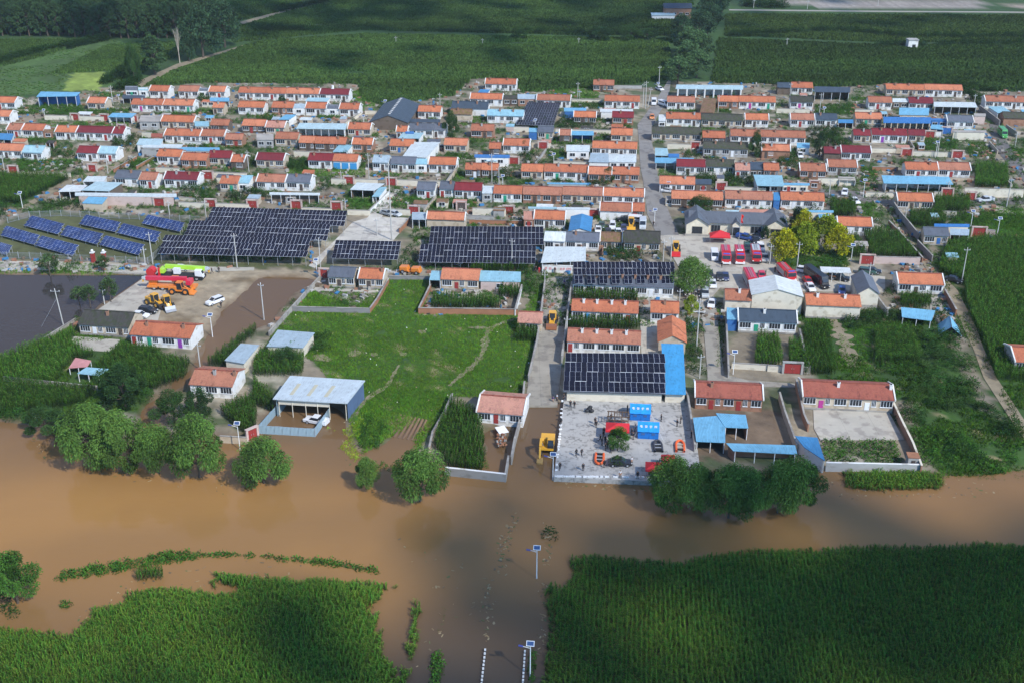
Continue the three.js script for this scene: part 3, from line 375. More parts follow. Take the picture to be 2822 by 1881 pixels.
row('row six'); house(78, 907, 282, 'o', 't'); house(288, 908, 692, 'o', 'w', { dc: ['g', 'd'] }); house(695, 932, 914, 'o', 'k'); house(916, 934, 1168, 'o', 'k'); lean(320, 688, 1010, 1024, 'u', 'g', { hf: 2, hb: 2.1, blind: 1 });
row('row seven'); T(706, 200); house(2175, 1110, 2440, 'o', 'w', { dc: ['g'] }); T(1412, 200); house(92, 1118, 452, 'o', 'k'); house(456, 1122, 830, 'o', 't'); house(834, 1132, 1214, 'o', 'w', { ch: [0.75] });
row('row eight'); T(706, 200); lean(1430, 1560, 1282, 1350, 'e', 'g', { hf: 2.7, hb: 3, open: 'front' }); house(1560, 1346, 1915, 'o', 't', { f: 'blank', d: 5, par: 1 }); T(1412, 200); lean(103, 200, 1272, 1352, 'q', 'k', { hf: 2.7, hb: 3.6, dc: 'r' }); house(196, 1345, 486, 'o', 'w', { f: 'col', par: 1 }); lean(410, 715, 1236, 1256, 'w', 'w', { hf: 3, hb: 3.1, blind: 1 }); lean(145, 408, 1232, 1250, 'c', 'g', { hf: 2.3, hb: 2.4, blind: 1 });
house(803, 1270, 1100, 'o', 'w', { f: 'blank', ch: [] }); house(1100, 1272, 1218, 'o', 'd', { d: 6, dc: ['r'], bays: 1 });
deep(515, 725, 1452, 12, 'b', 'w', { h: 3, rise: 0.9, name: 'canopy', label: 'bright blue tarpaulin gable roof beside the parked cars', cat: 'canopy' });

row('row one', 'right part');
shed([[1500, 150], [2122, 156], [2122, 116], [1510, 110]], 3.4, 3.9, 'c', 'w', { open: 'front', posts: 7, pr: 0.35, pm: WALL.w, label: 'long pale cyan shed with seven dark bays at the far field edge' });
T(2118, 200); house(83, 138, 205, 's', 'd', { f: 'blank', d: 5 }); house(213, 137, 413, 'o', 'w'); shed([[420, 178], [752, 182], [755, 134], [425, 126]], 3.6, 4.3, 's', 'd', { open: 'front', posts: 4 }); house(1085, 152, 1440, 'o', 't'); house(1443, 156, 1792, 'o', 'w'); house(1998, 264, 2420, 'o', 'w');
row('row two'); T(1412, 200); house(1422, 270, 1682, 'o', 'w'); house(1888, 264, 2082, 'o', 'k'); house(2084, 266, 2424, 'o', 'w', { dc: ['p', 'g'] }); shed([[1722, 366], [1850, 368], [1880, 238], [1758, 235]], 2.6, 3.1, 'n', 'k', { blind: 1 });
T(2118, 200); house(203, 270, 416, 'k', 'w', { dc: ['p'] }); house(922, 272, 1142, 'o', 'w'); lean(1143, 1290, 236, 270, 'w', 'd', { hf: 2.9, hb: 3.6 }); house(1294, 280, 1522, 'r', 'w'); shed([[1520, 312], [1925, 320], [1900, 272], [1520, 268]], 3, 3.5, 'w', 'd', { open: 'front', posts: 5 });
shed([[2110, 372], [2240, 365], [2150, 308], [2018, 312]], 2.4, 2.8, 'c', 'w', { open: 'front' }); house(2165, 418, 2420, 'k', 'k', { f: 'blank' });
row('row three'); T(1412, 200); house(1412, 422, 1735, 'o', 'w'); house(1737, 434, 2122, 'k', 't'); house(2140, 432, 2360, 'o', 'w', { par: 1 }); lean(1345, 1410, 385, 445, 'w', 'w', { hf: 2.8, hb: 3.2 });
T(2118, 200); house(205, 432, 430, 'o', 'w'); house(432, 432, 638, 's', 'w'); lean(642, 782, 430, 462, 'b', 'k', { hf: 2.2, hb: 2.5, open: 'front' }); house(803, 422, 1050, 'o', 't', { dc: ['g'] }); lean(1200, 1475, 322, 388, 'u', 't', { hf: 3.1, hb: 3.9, sk: 5 }); lean(1058, 1495, 406, 462, 'b', 't', { hf: 3, hb: 3.8, open: 'front', pr: 0.25, pm: WALL.t, posts: 7, label: 'long bright blue-roofed shed with tan piers, right part of village' }); lean(1495, 1645, 420, 440, 'b', 'b', { hf: 2.6, hb: 2.8 }); house(1648, 448, 1892, 'g', 'w'); lean(1890, 2000, 375, 402, 'p', 'i', { hf: 3, hb: 3, blind: 1 }); shed([[1490, 515], [1610, 525], [1600, 482], [1500, 478]], 2.2, 2.6, 'u', 'b', { open: 'front' });
row('row four'); T(1412, 200); house(1280, 558, 1738, 'k', 't'); house(1748, 597, 1960, 'o', 'd'); house(2006, 582, 2700, 'o', 'w', { ch: [0.2, 0.4, 0.6] });
T(2118, 200); house(783, 577, 944, 'r', 't', { d: 5 }); house(955, 572, 1282, 'r', 'w', { f: 'col', dc: ['v', 'd'] }); house(1288, 577, 1448, 'r', 't', { d: 5 }); lean(1690, 2005, 528, 548, 'p', 'y', { hf: 2.7, hb: 2.8, blind: 1, label: 'low cream wall building with two blue shutters by the right lane' });
row('row five'); T(1412, 200); house(1755, 697, 2172, 'k', 'g'); shed([[1310, 762], [1440, 765], [1425, 695], [1312, 692]], 2.4, 2.9, 'c', 'w', { open: 'front' }); lean(1435, 1535, 745, 775, 'b', 'b', { hf: 2.5, hb: 2.8, blind: 1 }); lean(1310, 1670, 780, 830, 'u', 'w', { hf: 2.4, hb: 2.8, open: 'front' }); house(2310, 715, 2420, 'o', 'k', { d: 5 });
T(2118, 200); house(-60, 715, 205, 'o', 'k', { f: 'blank', d: 5.5 }); lean(262, 380, 645, 690, 'u', 'w', { hf: 2.4, hb: 2.8 }); house(513, 742, 668, 'r', 'd', { f: 'blank', d: 5.5 }); house(672, 734, 950, 'r', 'w', { f: 'col', par: 1 });
row('row six'); T(1412, 200); house(1508, 864, 1776, 'r', 'w', { bays: 3 }); house(1782, 864, 2042, 'k', 'w', { bays: 3 }); house(2048, 898, 2188, 'q', 'w', { d: 6 }); lean(2178, 2330, 820, 892, 's', 'd', { hf: 2.8, hb: 3.6 }); house(2310, 897, 2455, 'o', 'k', { d: 6 });
T(2118, 200); house(292, 902, 538, 'o', 'k', { d: 7 }); house(548, 866, 822, 'o', 'g', { par: 1 }); house(1264, 890, 1565, 'o', 'w'); house(1567, 892, 1866, 'o', 'w');
shed([[1062, 1018], [1700, 1028], [1660, 958], [1040, 944]], 3, 3.8, 'u', 'w', { open: 'front', posts: 6, label: 'long blue roof patched with cyan and yellow sheets, right part' });
row('row seven'); T(1412, 200); house(1352, 1022, 1682, 'o', 'w', { ch: [0.72] }); lean(1682, 1832, 978, 1026, 's', 'd', { hf: 2.7, hb: 3.2, dc: 'r' }); shed([[2250, 1040], [2500, 1045], [2480, 945], [2215, 938]], 2.8, 3.3, 'c', 'w', { open: 'front' }); T(2118, 200); lean(0, 380, 1012, 1032, 'u', 'y', { hf: 2.6, hb: 2.7, dc: 'r' });
row('row eight'); T(1412, 200); house(1462, 1157, 1938, 'o', 'd', { f: 'col', ch: [] }); house(1956, 1160, 2396, 'o', 'w', { ch: [0.32] }); T(2118, 200); lean(48, 108, 1100, 1175, 'b', 'b', { hf: 2.9, hb: 3.8, blind: 1 }); house(115, 1170, 522, 'o', 'w', { ch: [0.5] }); house(1190, 1178, 1522, 'o', 't', { f: 'col', bays: 3, par: 1 });
lean(270, 600, 1262, 1282, 'u', 'y', { hf: 2.6, hb: 2.7, blind: 1 }); T(1412, 200); lean(1962, 2085, 1262, 1285, 'c', 'w', { hf: 2.7, hb: 2.9, blind: 1 }); lean(2095, 2380, 1255, 1285, 'q', 'k', { hf: 2.5, hb: 2.9, blind: 1 });
row('row nine'); T(2118, 200); house(640, 1405, 962, 'o', 'w', { par: 1, label: 'bright orange-tiled house right of the yellow-green trees' }); house(1432, 1498, 1668, 'g', 't', { d: 5.5, dc: ['b'], label: 'grey-roofed tan house with blue door at right beside the cornfield' }); shed([[1670, 1490], [1845, 1496], [1850, 1440], [1672, 1430]], 2.3, 2.8, 'e', 'k', { open: 'front', label: 'grey metal lean-to beside the blue-doored house at right' }); lean(1525, 1850, 1388, 1415, 'b', 'y', { hf: 2.8, hb: 3.1, blind: 1, label: 'blue strip roof on a cream wall behind the right cornfield' });

// little sheds, coops and stores that crowd the yards in front of the far rows
{
  T(0, 0, 1); const hs = built.filter((b) => b.cat === 'house'); let n = 0;
  for (const b of hs) { if (hash(n++, 77) > 0.5) continue; const f = b.o, wl = f.children[0].geometry; wl.computeBoundingBox(); const w = wl.boundingBox.max.x, lw = 2.2 + 3.2 * hash(n, 5), x = (w - lw) * hash(n, 9), zz = 6 + 5 * hash(n, 13), q = [[x, zz + 2.6], [x + lw, zz + 2.6], [x + lw, zz], [x, zz]].map(([a, c]) => proj(f.localToWorld(V3(a, 2, c).setY(c > zz + 1 ? 1.9 : 2.25)))); ROW = b.row; SIDE = b.side; shed(q, 1.9, 2.25, pick(['q', 'n', 'k', 'e', 'p', 'u', 'c', 'o', 'g', 'w']), pick(['t', 'k', 'g', 'y', 'i']), { blind: hash(n, 3) < 0.5, open: hash(n, 4) < 0.25 ? 'front' : undefined }); }
}
// ---------------------------------------------------------------- the nearer buildings
SIDE = 'front';
T(0, 560);
house(708, 1112, 1180, 'k', 't', { y1: 1142, h: 2.8, rise: 1.9, d: 8, f: 'win', bays: 4, ch: [0.5], cm: WALL.k, label: 'long house with sagging dark mossy roof beside the pond' });
house(1182, 1205, 1745, 'o', 'w', { y1: 1242, h: 2.9, d: 8, bays: 4, doors: [0, 1, 3], dc: ['r', 'g', 'v'], ch: [0.22, 0.82], cm: WALL.k, label: 'long orange-tiled house with red, green and purple doors by the flooded road' });
shed([[2060, 1440], [2240, 1470], [2380, 1300], [2210, 1285]], 2.6, 2.9, 'e', 'y', { blind: 1, label: 'smaller plain blue-grey sheet roof among corn, near the flooded road' });
T(706, 560);
shed([[90, 1312], [430, 1326], [538, 1188], [195, 1162]], 2.6, 2.9, 'e', 'y', { blind: 1, label: 'larger plain blue-grey sheet roof at the meadow corner' });
house(652, 678, 898, 'g', 't', { bays: 3, h: 3, par: 0, ch: [], label: 'grey-roofed half of the pair facing the small walled weedy yard' }); house(930, 690, 1165, 'o', 't', { bays: 3, h: 3, par: 1, ch: [0.9], label: 'orange-tiled half of the pair facing the small walled weedy yard' });
house(1690, 697, 2045, 'o', 't', { bays: 3, doors: [1], dc: ['r'], h: 3.1, d: 7.5, par: 0, label: 'orange-tiled house inside the red brick walled yard' });
shed([[1588, 705], [1692, 707], [1700, 622], [1610, 620]], 2.8, 3.3, 'c', 'd', { open: 'front', posts: 1, label: 'small pale cyan side shed left of the brick-yard house' }); shed([[2048, 715], [2430, 722], [2432, 630], [2062, 618]], 2.8, 3.4, 'c', 'i', { bays: 1, rm: ROOF.c[2], label: 'long cyan-roofed side wing right of the brick-yard house' });
T(1412, 560);
house(288, 348, 486, 'w', 'w', { bays: 2, ch: [], h: 3.2, label: 'white-roofed half of the white house behind the pale canopy' }); house(484, 348, 800, 'g', 'w', { bays: 3, ch: [0.3], h: 3.2, label: 'grey-roofed half of the white house behind the pale canopy' });
house(805, 352, 1010, 'n', 't', { h: 2.6, bays: 3, ch: [], label: 'decaying brown-roofed hut left of the dark thatch-like house' }); house(1022, 362, 1362, 'k', 't', { h: 3.2, d: 8, rise: 2, bays: 3, ch: [], par: 0, label: 'tan house with tall dark tiled roof beside the main street' });
shed([[262, 548], [676, 530], [676, 400], [300, 398]], 3, 3.6, 'c', 'w', { open: 'all', rm: ROOF.w[1], label: 'pale blue-white metal canopy over the yard behind the banner wall' });
house(540, 988, 1160, 'o', 'w', { bays: 5, doors: [1, 4], dc: ['s', 'r'], ch: [0.18, 0.38, 0.6, 0.8], cm: WALL.w, d: 7, label: 'northern of two long orange barracks-like rows with four chimneys' }); house(1268, 1003, 1535, 'o', 'w', { bays: 2, d: 7, ch: [0.5], cm: WALL.k, label: 'short orange-tiled house right of the northern barracks row' });
house(500, 1268, 1182, 'o', 'w', { bays: 5, doors: [0], dc: ['r'], ch: [0.2, 0.4, 0.6, 0.8], cm: WALL.w, d: 7.4, label: 'southern of two long orange barracks-like rows with four chimneys' });
deep(1334, 1606, 1268, 11, 'o', 't', { h: 2.9, rise: 1.7, az: -0.0, label: 'orange gabled gatehouse above the bright blue strip roof' });
shed([[1403, 1748], [1595, 1752], [1572, 1292], [1368, 1285]], 2.9, 3.4, 'u', 'y', { rm: sheet(0.06, 0.36, 0.68), blind: 1, label: 'tall bright blue sheet strip roof right of the square\'s solar roof' });
house(45, 1096, 272, 'q', 't', { bays: 1, d: 6, ch: [], h: 2.6, label: 'small faded pink-roofed hut left of the concrete lane' });
house(1955, 888, 2202, 'o', 'y', { f: 'blank', h: 3.4, d: 6.5, ch: [0.55], cm: WALL.w, label: 'orange-roofed cream annexe left of the grey gabled hall' });
deep(2196, 2680, 838, 9, 'w', 'y', { h: 5, rise: 1.7, label: 'large pale grey-roofed cream hall beside the forecourt' });
shed([[1972, 1066], [2070, 1067], [2072, 965], [1970, 957]], 3, 3.3, 'u', 'b', { blind: 1, label: 'blue-walled lean-to left of the slate-roofed white house' });
house(2078, 1082, 2622, 's', 'w', { bays: 4, doors: [1], dc: ['g'], h: 3.1, d: 7, ch: [0.45], cm: WALL.w, rise: 1.6, label: 'white house with dark slate-blue roof and green door, right of centre' });
T(2118, 560);
house(348, 934, 858, 'o', 'y', { f: 'blank', h: 3.6, d: 7, ch: [0.22, 0.72], cm: WALL.w, label: 'long orange-roofed cream building right of the grey gabled hall' });
deep(820, 1030, 828, 11, 'g', 'y', { h: 4, rise: 1.8, stone: 1, label: 'narrow slate-grey gabled building with cream gable behind the bushes' });
house(1196, 738, 1622, 'o', 'w', { bays: 3, doors: [1], dc: ['d'], h: 3.1, d: 7.5, par: 1, label: 'white house with orange roof beside the right dirt lane' });
shed([[1228, 1045], [1500, 1080], [1535, 985], [1220, 955]], 1.9, 2.5, 'c', 'y', { open: 'all', rm: ROOF.u[1], label: 'sagging light blue sheet roof among bushes at right' });
house(2270, 1455, 2560, 'o', 'g', { d: 9, h: 3, bays: 2, ch: [], par: 1, label: 'half-seen orange-roofed house at the right frame edge' });
T(0, 960);
house(1728, 328, 2132, 'o', 'w', { y1: 352, bays: 3, doors: [0], dc: ['w'], h: 3, d: 8.5, ch: [0.5, 0.95], par: 0, label: 'orange-tiled white house surrounded by trees and flood water at left' });
shed([[705, 225], [905, 246], [1005, 185], [790, 168]], 2, 2.3, 'c', 't', { open: 'all', label: 'bright turquoise sheet roof among corn near the dark bushy tree' });
shed([[625, 178], [800, 165], [835, 108], [690, 82]], 1.6, 1.9, 'q', 't', { open: 'all', rm: mat(0.62, 0.28, 0.27, { map: tMottle }), label: 'patched pink tarpaulin roof among corn at left' });
T(706, 960);
house(2022, 578, 2455, 'q', 'w', { y1: 612, bays: 3, doors: [1], dc: ['r'], h: 2.7, d: 9, par: 1, ch: [], label: 'pink-tiled house in the flooded yard left of the lane' });
T(1412, 960);
house(1680, 442, 2310, 'm', 'k', { bays: 5, doors: [1, 3], dc: ['r', 'r'], h: 3, d: 7.5, ch: [0.25], cm: WALL.k, par: 1, label: 'dark red-tiled brick house right of the square, two red doors' });
shed([[1690, 850], [1958, 862], [1955, 610], [1660, 632]], 2.5, 2.8, 'u', 'k', { open: 'front', posts: 2, rm: ROOF.u[0], label: 'bright blue roof over the yard immediately right of the square' });
shed([[1955, 720], [2170, 728], [2145, 606], [1870, 590]], 2.7, 3, 'u', 'k', { open: 'front', rm: ROOF.u[0], label: 'bright blue roof wing above the dark open shelter' });
shed([[2030, 938], [2620, 968], [2600, 885], [1965, 866]], 2.4, 2.7, 'u', 'k', { open: 'front', rm: ROOF.u[1], label: 'long low blue strip roof along the flood behind willows' });
T(2118, 960);
house(318, 436, 1168, 'm', 't', { bays: 6, doors: [1, 4], dc: ['p', 'w'], h: 3.2, d: 8, ch: [0.4, 0.97], cm: WALL.w, par: 1, label: 'long brick-red roofed house with magenta and white doors' });
shed([[330, 905], [522, 1030], [452, 815], [245, 800]], 2.5, 2.8, 'b', 'w', { blind: 1, rm: ROOF.b[1], label: 'strong blue sheet roof beside the right willows' });

// labels of the rows, counted as one meets them from left to right
const groups = new Map(); for (const b of built) { const k = b.row + b.side; if (!groups.has(k)) groups.set(k, []); groups.get(k).push(b); }
for (const l of groups.values()) { l.sort((a, b) => a.x - b.x); l.forEach((b, i) => tag(b.o, b.label ?? `${b.text}, ${ORD[i] ?? 'number ' + (i + 1)} from left in ${b.row} from far fields, ${b.side}`, b.cat, b.cat === 'house' ? 'village houses' : undefined)); }

// the station: a hipped grey roof with three gables over stone-faced walls
{
  T(1412, 560);
  const p0 = tp(1590, 196, GL + 3.4), w = widthTo(p0, tx(2545), rightDir), t = base('station_building', V3(p0.x, GL - 0.05, p0.z), -AZ), H = 3.4;
  tag(t, 'grey-roofed station with two cream stone gables and red canopy in front', 'building');
  const RG = sheet(0.13, 0.145, 0.17), ST = mat(0.84, 0.75, 0.58, { map: tMottle });
  const gable = (x, gw, z, len, rs, h) => { const g = loft([[0, h], [gw / 2, h + rs], [gw, h], [gw, h - 0.15], [gw / 2, h + rs - 0.18], [0, h - 0.15]], len, 4); g.rotateY(Math.PI / 2); part(t, 'roof', g.translate(x, 0, z), RG); const q = loft([[0.35, -0.5], [0.35, h - 0.1], [gw / 2, h + rs - 0.35], [gw - 0.35, h - 0.1], [gw - 0.35, -0.5]], len - 0.8, 1); q.rotateY(Math.PI / 2); part(t, 'wall', q.translate(x, 0, z - 0.4), ST); };
  const gw = w * 0.24; gable(0, gw, 0, 11, 2.2, H); gable(w - gw, gw, 0, 11, 2.2, H);
  part(t, 'roof', loft([[-2.2, H], [-6.6, H + 2], [-11, H], [-11, H - 0.15], [-6.6, H + 1.85], [-2.2, H - 0.15]], w - 2, 8).translate(1, 0, 0), RG);
  part(t, 'wall', box(w - 2, H, 7.6, w / 2, H / 2 - 0.2, -6.6), ST);
  const cw = gw * 0.42; gable(w / 2 - cw / 2, cw, -1.2, 5, 1.3, H - 0.1);
  for (const x of [gw / 2, w - gw / 2]) { const [fg, pg] = windowGeo(2.8, 1.9, 3), wn = part(t, 'window', fg, BLACK, [x, 0.9, -0.35]); part(wn, 'pane', pg, GLASS); }
  for (const [x, ww] of [[gw + 1.8, 2.6], [w - gw - 1.8, 3]]) { const [fg, pg] = windowGeo(ww, 2.1, 3), wn = part(t, 'window', fg, STEEL, [x, 0.5, -2.75]); part(wn, 'pane', pg, GLASS); }
  const dr = part(t, 'door', box(cw * 0.6, 2.4, 0.12, w / 2, 1.3, -1.55), GLASS); part(dr, 'door_frame', merge([box(cw * 0.68, 0.15, 0.2, w / 2, 2.55, -1.5), box(0.12, 2.5, 0.2, w / 2 - cw * 0.33, 1.25, -1.5), box(0.12, 2.5, 0.2, w / 2 + cw * 0.33, 1.25, -1.5)]), STEEL);
  part(t, 'plinth', box(w, 0.6, 0.4, w / 2, 0.25, -0.25), STONE);
}
// the livestock shed with its flooded pen
{
  T(706, 960);
  const c = [[150, 460], [835, 500], [1000, 290], [310, 246]], q = c.map(([x, y], i) => tp(x, y, GL + (i < 2 ? 3.9 : 4.2))), ctr = V3(0, 0, 0); q.forEach((v) => ctr.addScaledVector(v, 0.25)); ctr.y = 0;
  const t = base('livestock_shed', ctr), l = q.map((v) => v.clone().sub(ctr)); tag(t, 'big steel-grey roofed livestock shed standing in flood water', 'shed');
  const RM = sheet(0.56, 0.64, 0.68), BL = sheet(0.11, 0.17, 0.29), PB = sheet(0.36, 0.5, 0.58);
  const s = new Tri(), L = l[0].distanceTo(l[1]), D = l[0].distanceTo(l[3]); s.quad(l[0], l[1], l[2], l[3], [0, 0], [L, 0], [L, D], [0, D]); const dn = (v, k = 0.18) => V3(v.x, v.y - k, v.z);
  s.quad(dn(l[0]), dn(l[3]), dn(l[2]), dn(l[1])); for (let i = 0; i < 4; i++) s.quad(dn(l[i]), dn(l[(i + 1) % 4]), l[(i + 1) % 4], l[i]); part(t, 'roof', s.geo(), RM);
  const on = (a, b, up) => { const u = l[0].clone().lerp(l[1], a), v = l[3].clone().lerp(l[2], a), r = u.lerp(v, b); r.y += up; return r; };
  for (const a of [0.2, 0.43, 0.66]) { const k = new Tri(); k.quad(on(a - 0.025, 0.2, 0.04), on(a + 0.025, 0.2, 0.04), on(a + 0.025, 0.68, 0.04), on(a - 0.025, 0.68, 0.04)); part(t, 'skylight', k.geo(), mat(0.46, 0.43, 0.32)); }
  const gd = (v) => V3(v.x, -0.8, v.z), wl = (a, b, m, nm = 'wall') => { const k = new Tri(), len = a.distanceTo(b); k.quad(gd(a), gd(b), dn(b), dn(a), [0, 0], [len, 0], [len, 4], [0, 4]); part(t, nm, k.geo(), m); };
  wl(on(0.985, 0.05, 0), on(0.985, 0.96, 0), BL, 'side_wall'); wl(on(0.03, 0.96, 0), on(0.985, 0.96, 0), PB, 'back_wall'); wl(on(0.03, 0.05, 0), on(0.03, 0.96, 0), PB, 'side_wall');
  { const a = on(0.06, 0.06, -0.2), b = on(0.74, 0.06, -0.2), k = new Tri(); k.quad(V3(a.x, a.y - 1.3, a.z), V3(b.x, b.y - 1.3, b.z), b, a); part(t, 'fascia', k.geo(), WALL.y); }
  for (const a of [0.06, 0.24, 0.42, 0.58, 0.74, 0.96]) { const v = on(a, 0.06, -0.2); part(t, 'post', bar(gd(v), v, 0.09, 6), WALL.y); }
  // the pen of pale sheets in front
  const pen = [[210, 505], [85, 645], [18, 690], [25, 778], [530, 812], [668, 590], [670, 525]];
  const yard = base('pen_fence', ctr); tag(yard, 'pale blue corrugated sheet fence around the flooded pen', 'fence');
  const pf = [tp(195, 510, 1.8), tp(20, 705, 1.8), tp(535, 735, 1.8), tp(672, 540, 1.8)].map((v) => v.sub(ctr));
  for (let i = 0; i < 3; i++) { const a = pf[i], b = pf[i + 1], n = Math.round(a.distanceTo(b) / 1.6); for (let k = 0; k < n; k++) { const u = a.clone().lerp(b, k / n), v = a.clone().lerp(b, (k + 1) / n), m = u.clone().add(v).multiplyScalar(0.5); const pn = part(yard, 'panel', box(u.distanceTo(v) - 0.02, 2.4, 0.07, 0, 0, 0), rnd() < 0.3 ? sheet(0.32, 0.45, 0.53) : PB, [m.x, 0.65 + R(-0.04, 0.04), m.z]); pn.rotation.y = Math.atan2(-(v.z - u.z), v.x - u.x); if (i === 2 || k === 0) part(yard, 'post', bar(V3(u.x, -0.7, u.z), V3(u.x, 1.95, u.z), 0.06, 6), STEEL); } }
}

// ---------------------------------------------------------------- yard walls, gates
const walls = [];
function wallRun(pts, h, m, o = {}) {
  const q = pts.map(([x, y]) => tp(x, y, GL + h)), th = o.th ?? 0.26, t = base(o.name ?? 'yard_wall', V3(q[0].x, 0, q[0].z)), body = [], cap = [], pier = [];
  for (let i = 0; i + 1 < q.length; i++) { const a = q[i], b = q[i + 1], l = Math.hypot(b.x - a.x, b.z - a.z), an = Math.atan2(-(b.z - a.z), b.x - a.x), mx = (a.x + b.x) / 2 - q[0].x, mz = (a.z + b.z) / 2 - q[0].z; body.push(box(l + th * 0.9, h + GL + 0.6 - i * 0.004, th - i * 0.003, mx, (h + GL - 0.6) / 2, mz, an)); cap.push(box(l + th, 0.09, th + 0.14 + i * 0.003, mx, h + GL + 0.045 + i * 0.002, mz, an)); for (let k = 0; k <= l; k += 3.4) pier.push(box(th + 0.12, h + GL + 0.7, th + 0.12, a.x + (b.x - a.x) * k / l - q[0].x, (h + GL) / 2 - 0.28, a.z + (b.z - a.z) * k / l - q[0].z, an)); }
  part(t, 'wall', merge(body), m); part(t, 'coping', merge(cap), o.cap ?? STONE); if (o.pier) part(t, 'pier', merge(pier), o.pier);
  walls.push({ o: t, x: tx((pts[0][0] + pts[pts.length - 1][0]) / 2), row: ROW, side: SIDE, text: o.text ?? 'low pale yard wall', label: o.label, cat: o.cat ?? 'wall' }); return t;
}
const gates = [];
function gate(x, y, c = 'r', w = 2.8, h = 2.3, o = {}) {
  const p = tp(x, y, GL), t = base('yard_gate', V3(p.x, GL, p.z), -AZ - (o.az ?? 0)), m = DOORS[c];
  for (const s of [-1, 1]) { part(t, 'gate_post', box(0.45, h + 0.3, 0.45, s * (w / 2 + 0.2), h / 2 + 0.05, 0), o.pm ?? WALL.i); const lf = part(t, 'gate_leaf', box(w / 2 - 0.05, h - 0.15, 0.08, s * w / 4, h / 2, 0.02), m); part(lf, 'handle', box(0.08, 0.2, 0.1, s * 0.25, h / 2, 0.09), STEEL); }
  part(t, 'lintel', box(w + 0.9, 0.25, 0.6, 0, h + 0.3, 0), o.pm ?? WALL.i);
  gates.push({ o: t, x: tx(x), row: ROW, side: SIDE, text: (c === 'b' ? 'blue' : 'dark red') + ' double yard gate', label: o.label, cat: 'gate' }); return t;
}
const PALE = WALL.y, PINK = WALL.i;
SIDE = 'left part'; T(0, 200);
row('row three'); wallRun([[405, 392], [665, 396]], 1.7, PALE); wallRun([[722, 398], [945, 405]], 1.7, PALE); gate(690, 438); gate(960, 444); gate(1228, 452); gate(1120, 540, 'r');
row('row four'); wallRun([[1300, 548], [1390, 552]], 1.8, PALE); wallRun([[380, 500], [640, 515]], 0.8, BRICK); wallRun([[1680, 628], [1850, 640]], 1.4, WALL.w);
row('row five'); wallRun([[1300, 700], [1425, 705]], 2.6, WALL.g); wallRun([[150, 912], [640, 925]], 1.3, PALE); gate(122, 925); gate(850, 912, 'r', 2.4); wallRun([[1040, 885], [1250, 770]], 1.2, BRICK); wallRun([[1410, 770], [1250, 860]], 1, BRICK); wallRun([[1430, 872], [1640, 880]], 1.5, PALE);
row('row six'); wallRun([[1820, 912], [1880, 915]], 1.8, PALE); wallRun([[1945, 915], [2260, 925]], 1.8, PALE); gate(1912, 978); wallRun([[1640, 1190], [1910, 1200]], 1.5, PALE); gate(1938, 1238); wallRun([[1980, 1200], [2280, 1210]], 1.5, PALE); gate(2320, 1245); gate(1465, 1228, 'r', 3, 2.4); gate(1046, 1212, 'r', 2.2); wallRun([[1800, 1160], [1640, 1140]], 1.0, PALE); wallRun([[1700, 870], [1810, 830]], 1.0, BRICK);
T(706, 200); wallRun([[345, 722], [690, 735]], 1.9, PALE); wallRun([[690, 975], [820, 980]], 1.8, PALE); gate(852, 1024); wallRun([[900, 978], [1110, 985]], 1.6, PALE); gate(1243, 1038); wallRun([[1280, 985], [1740, 1000]], 1.8, PALE); gate(370, 1250); gate(738, 1262); wallRun([[420, 1240], [690, 1250]], 1.4, PALE); wallRun([[840, 1262], [1040, 1268]], 1.5, PALE); wallRun([[1160, 1250], [1410, 1262]], 1.7, PALE); gate(1448, 1300); wallRun([[1030, 1270], [1215, 1090]], 1.2, WALL.w, { text: 'low white lane-side wall' });
wallRun([[1745, 1000], [1850, 850]], 1.8, WALL.t); wallRun([[1540, 1260], [1650, 1130]], 1.2, WALL.t); wallRun([[1315, 1430], [1420, 1320]], 1.4, BRICK); wallRun([[820, 455], [960, 365]], 1.2, PALE); wallRun([[1000, 350], [1100, 352]], 1.3, PALE);
SIDE = 'middle part'; row('row five'); T(1412, 200); wallRun([[0, 498], [150, 502]], 1.8, PALE); wallRun([[400, 518], [910, 530]], 1.5, PALE); gate(282, 700); wallRun([[180, 640], [255, 642]], 1.8, WALL.t); wallRun([[310, 700], [210, 830]], 0.9, WALL.g); wallRun([[385, 812], [690, 824]], 1.6, PALE); gate(15, 842, 'r');
row('row three'); wallRun([[440, 362], [570, 366]], 1.6, PALE); wallRun([[550, 246], [830, 250]], 1.3, PALE); wallRun([[930, 118], [1190, 120]], 1.2, WALL.g);
row('row eight'); gate(750, 1332, 'r', 2.6); T(706, 200); wallRun([[1990, 1245], [2290, 1252]], 2.2, PALE); gate(2320, 1300); gate(1885, 1262, 'd', 2.4); wallRun([[1925, 1310], [2180, 1320]], 1, WALL.g); wallRun([[1960, 1350], [2440, 1362]], 1.2, BRICK);
SIDE = 'right part'; T(1412, 200); row('row two'); wallRun([[1300, 245], [1350, 250]], 1.5, PALE);
row('row four'); wallRun([[1430, 655], [1640, 660]], 1.7, PALE); gate(1682, 702); wallRun([[1720, 665], [1760, 668]], 1.7, PALE); T(2118, 200); wallRun([[80, 330], [380, 338]], 1.7, PALE); wallRun([[1290, 600], [1340, 690]], 1, WALL.t); wallRun([[1460, 540], [1590, 545]], 1.9, WALL.w); gate(1482, 600, 'r', 3); gate(1635, 565, 'b', 3.2); wallRun([[800, 340], [970, 342]], 1.2, PALE);
row('row five'); wallRun([[955, 695], [1225, 700]], 1.5, PALE); gate(1270, 765, 'r', 3.2); wallRun([[1325, 722], [1690, 735]], 1.6, PALE); gate(1735, 785, 'r', 3.2); wallRun([[1765, 735], [1810, 740]], 1.5, PALE); wallRun([[960, 865], [1190, 872]], 1.2, BRICK); wallRun([[2030, 630], [2110, 715]], 1.2, WALL.t);
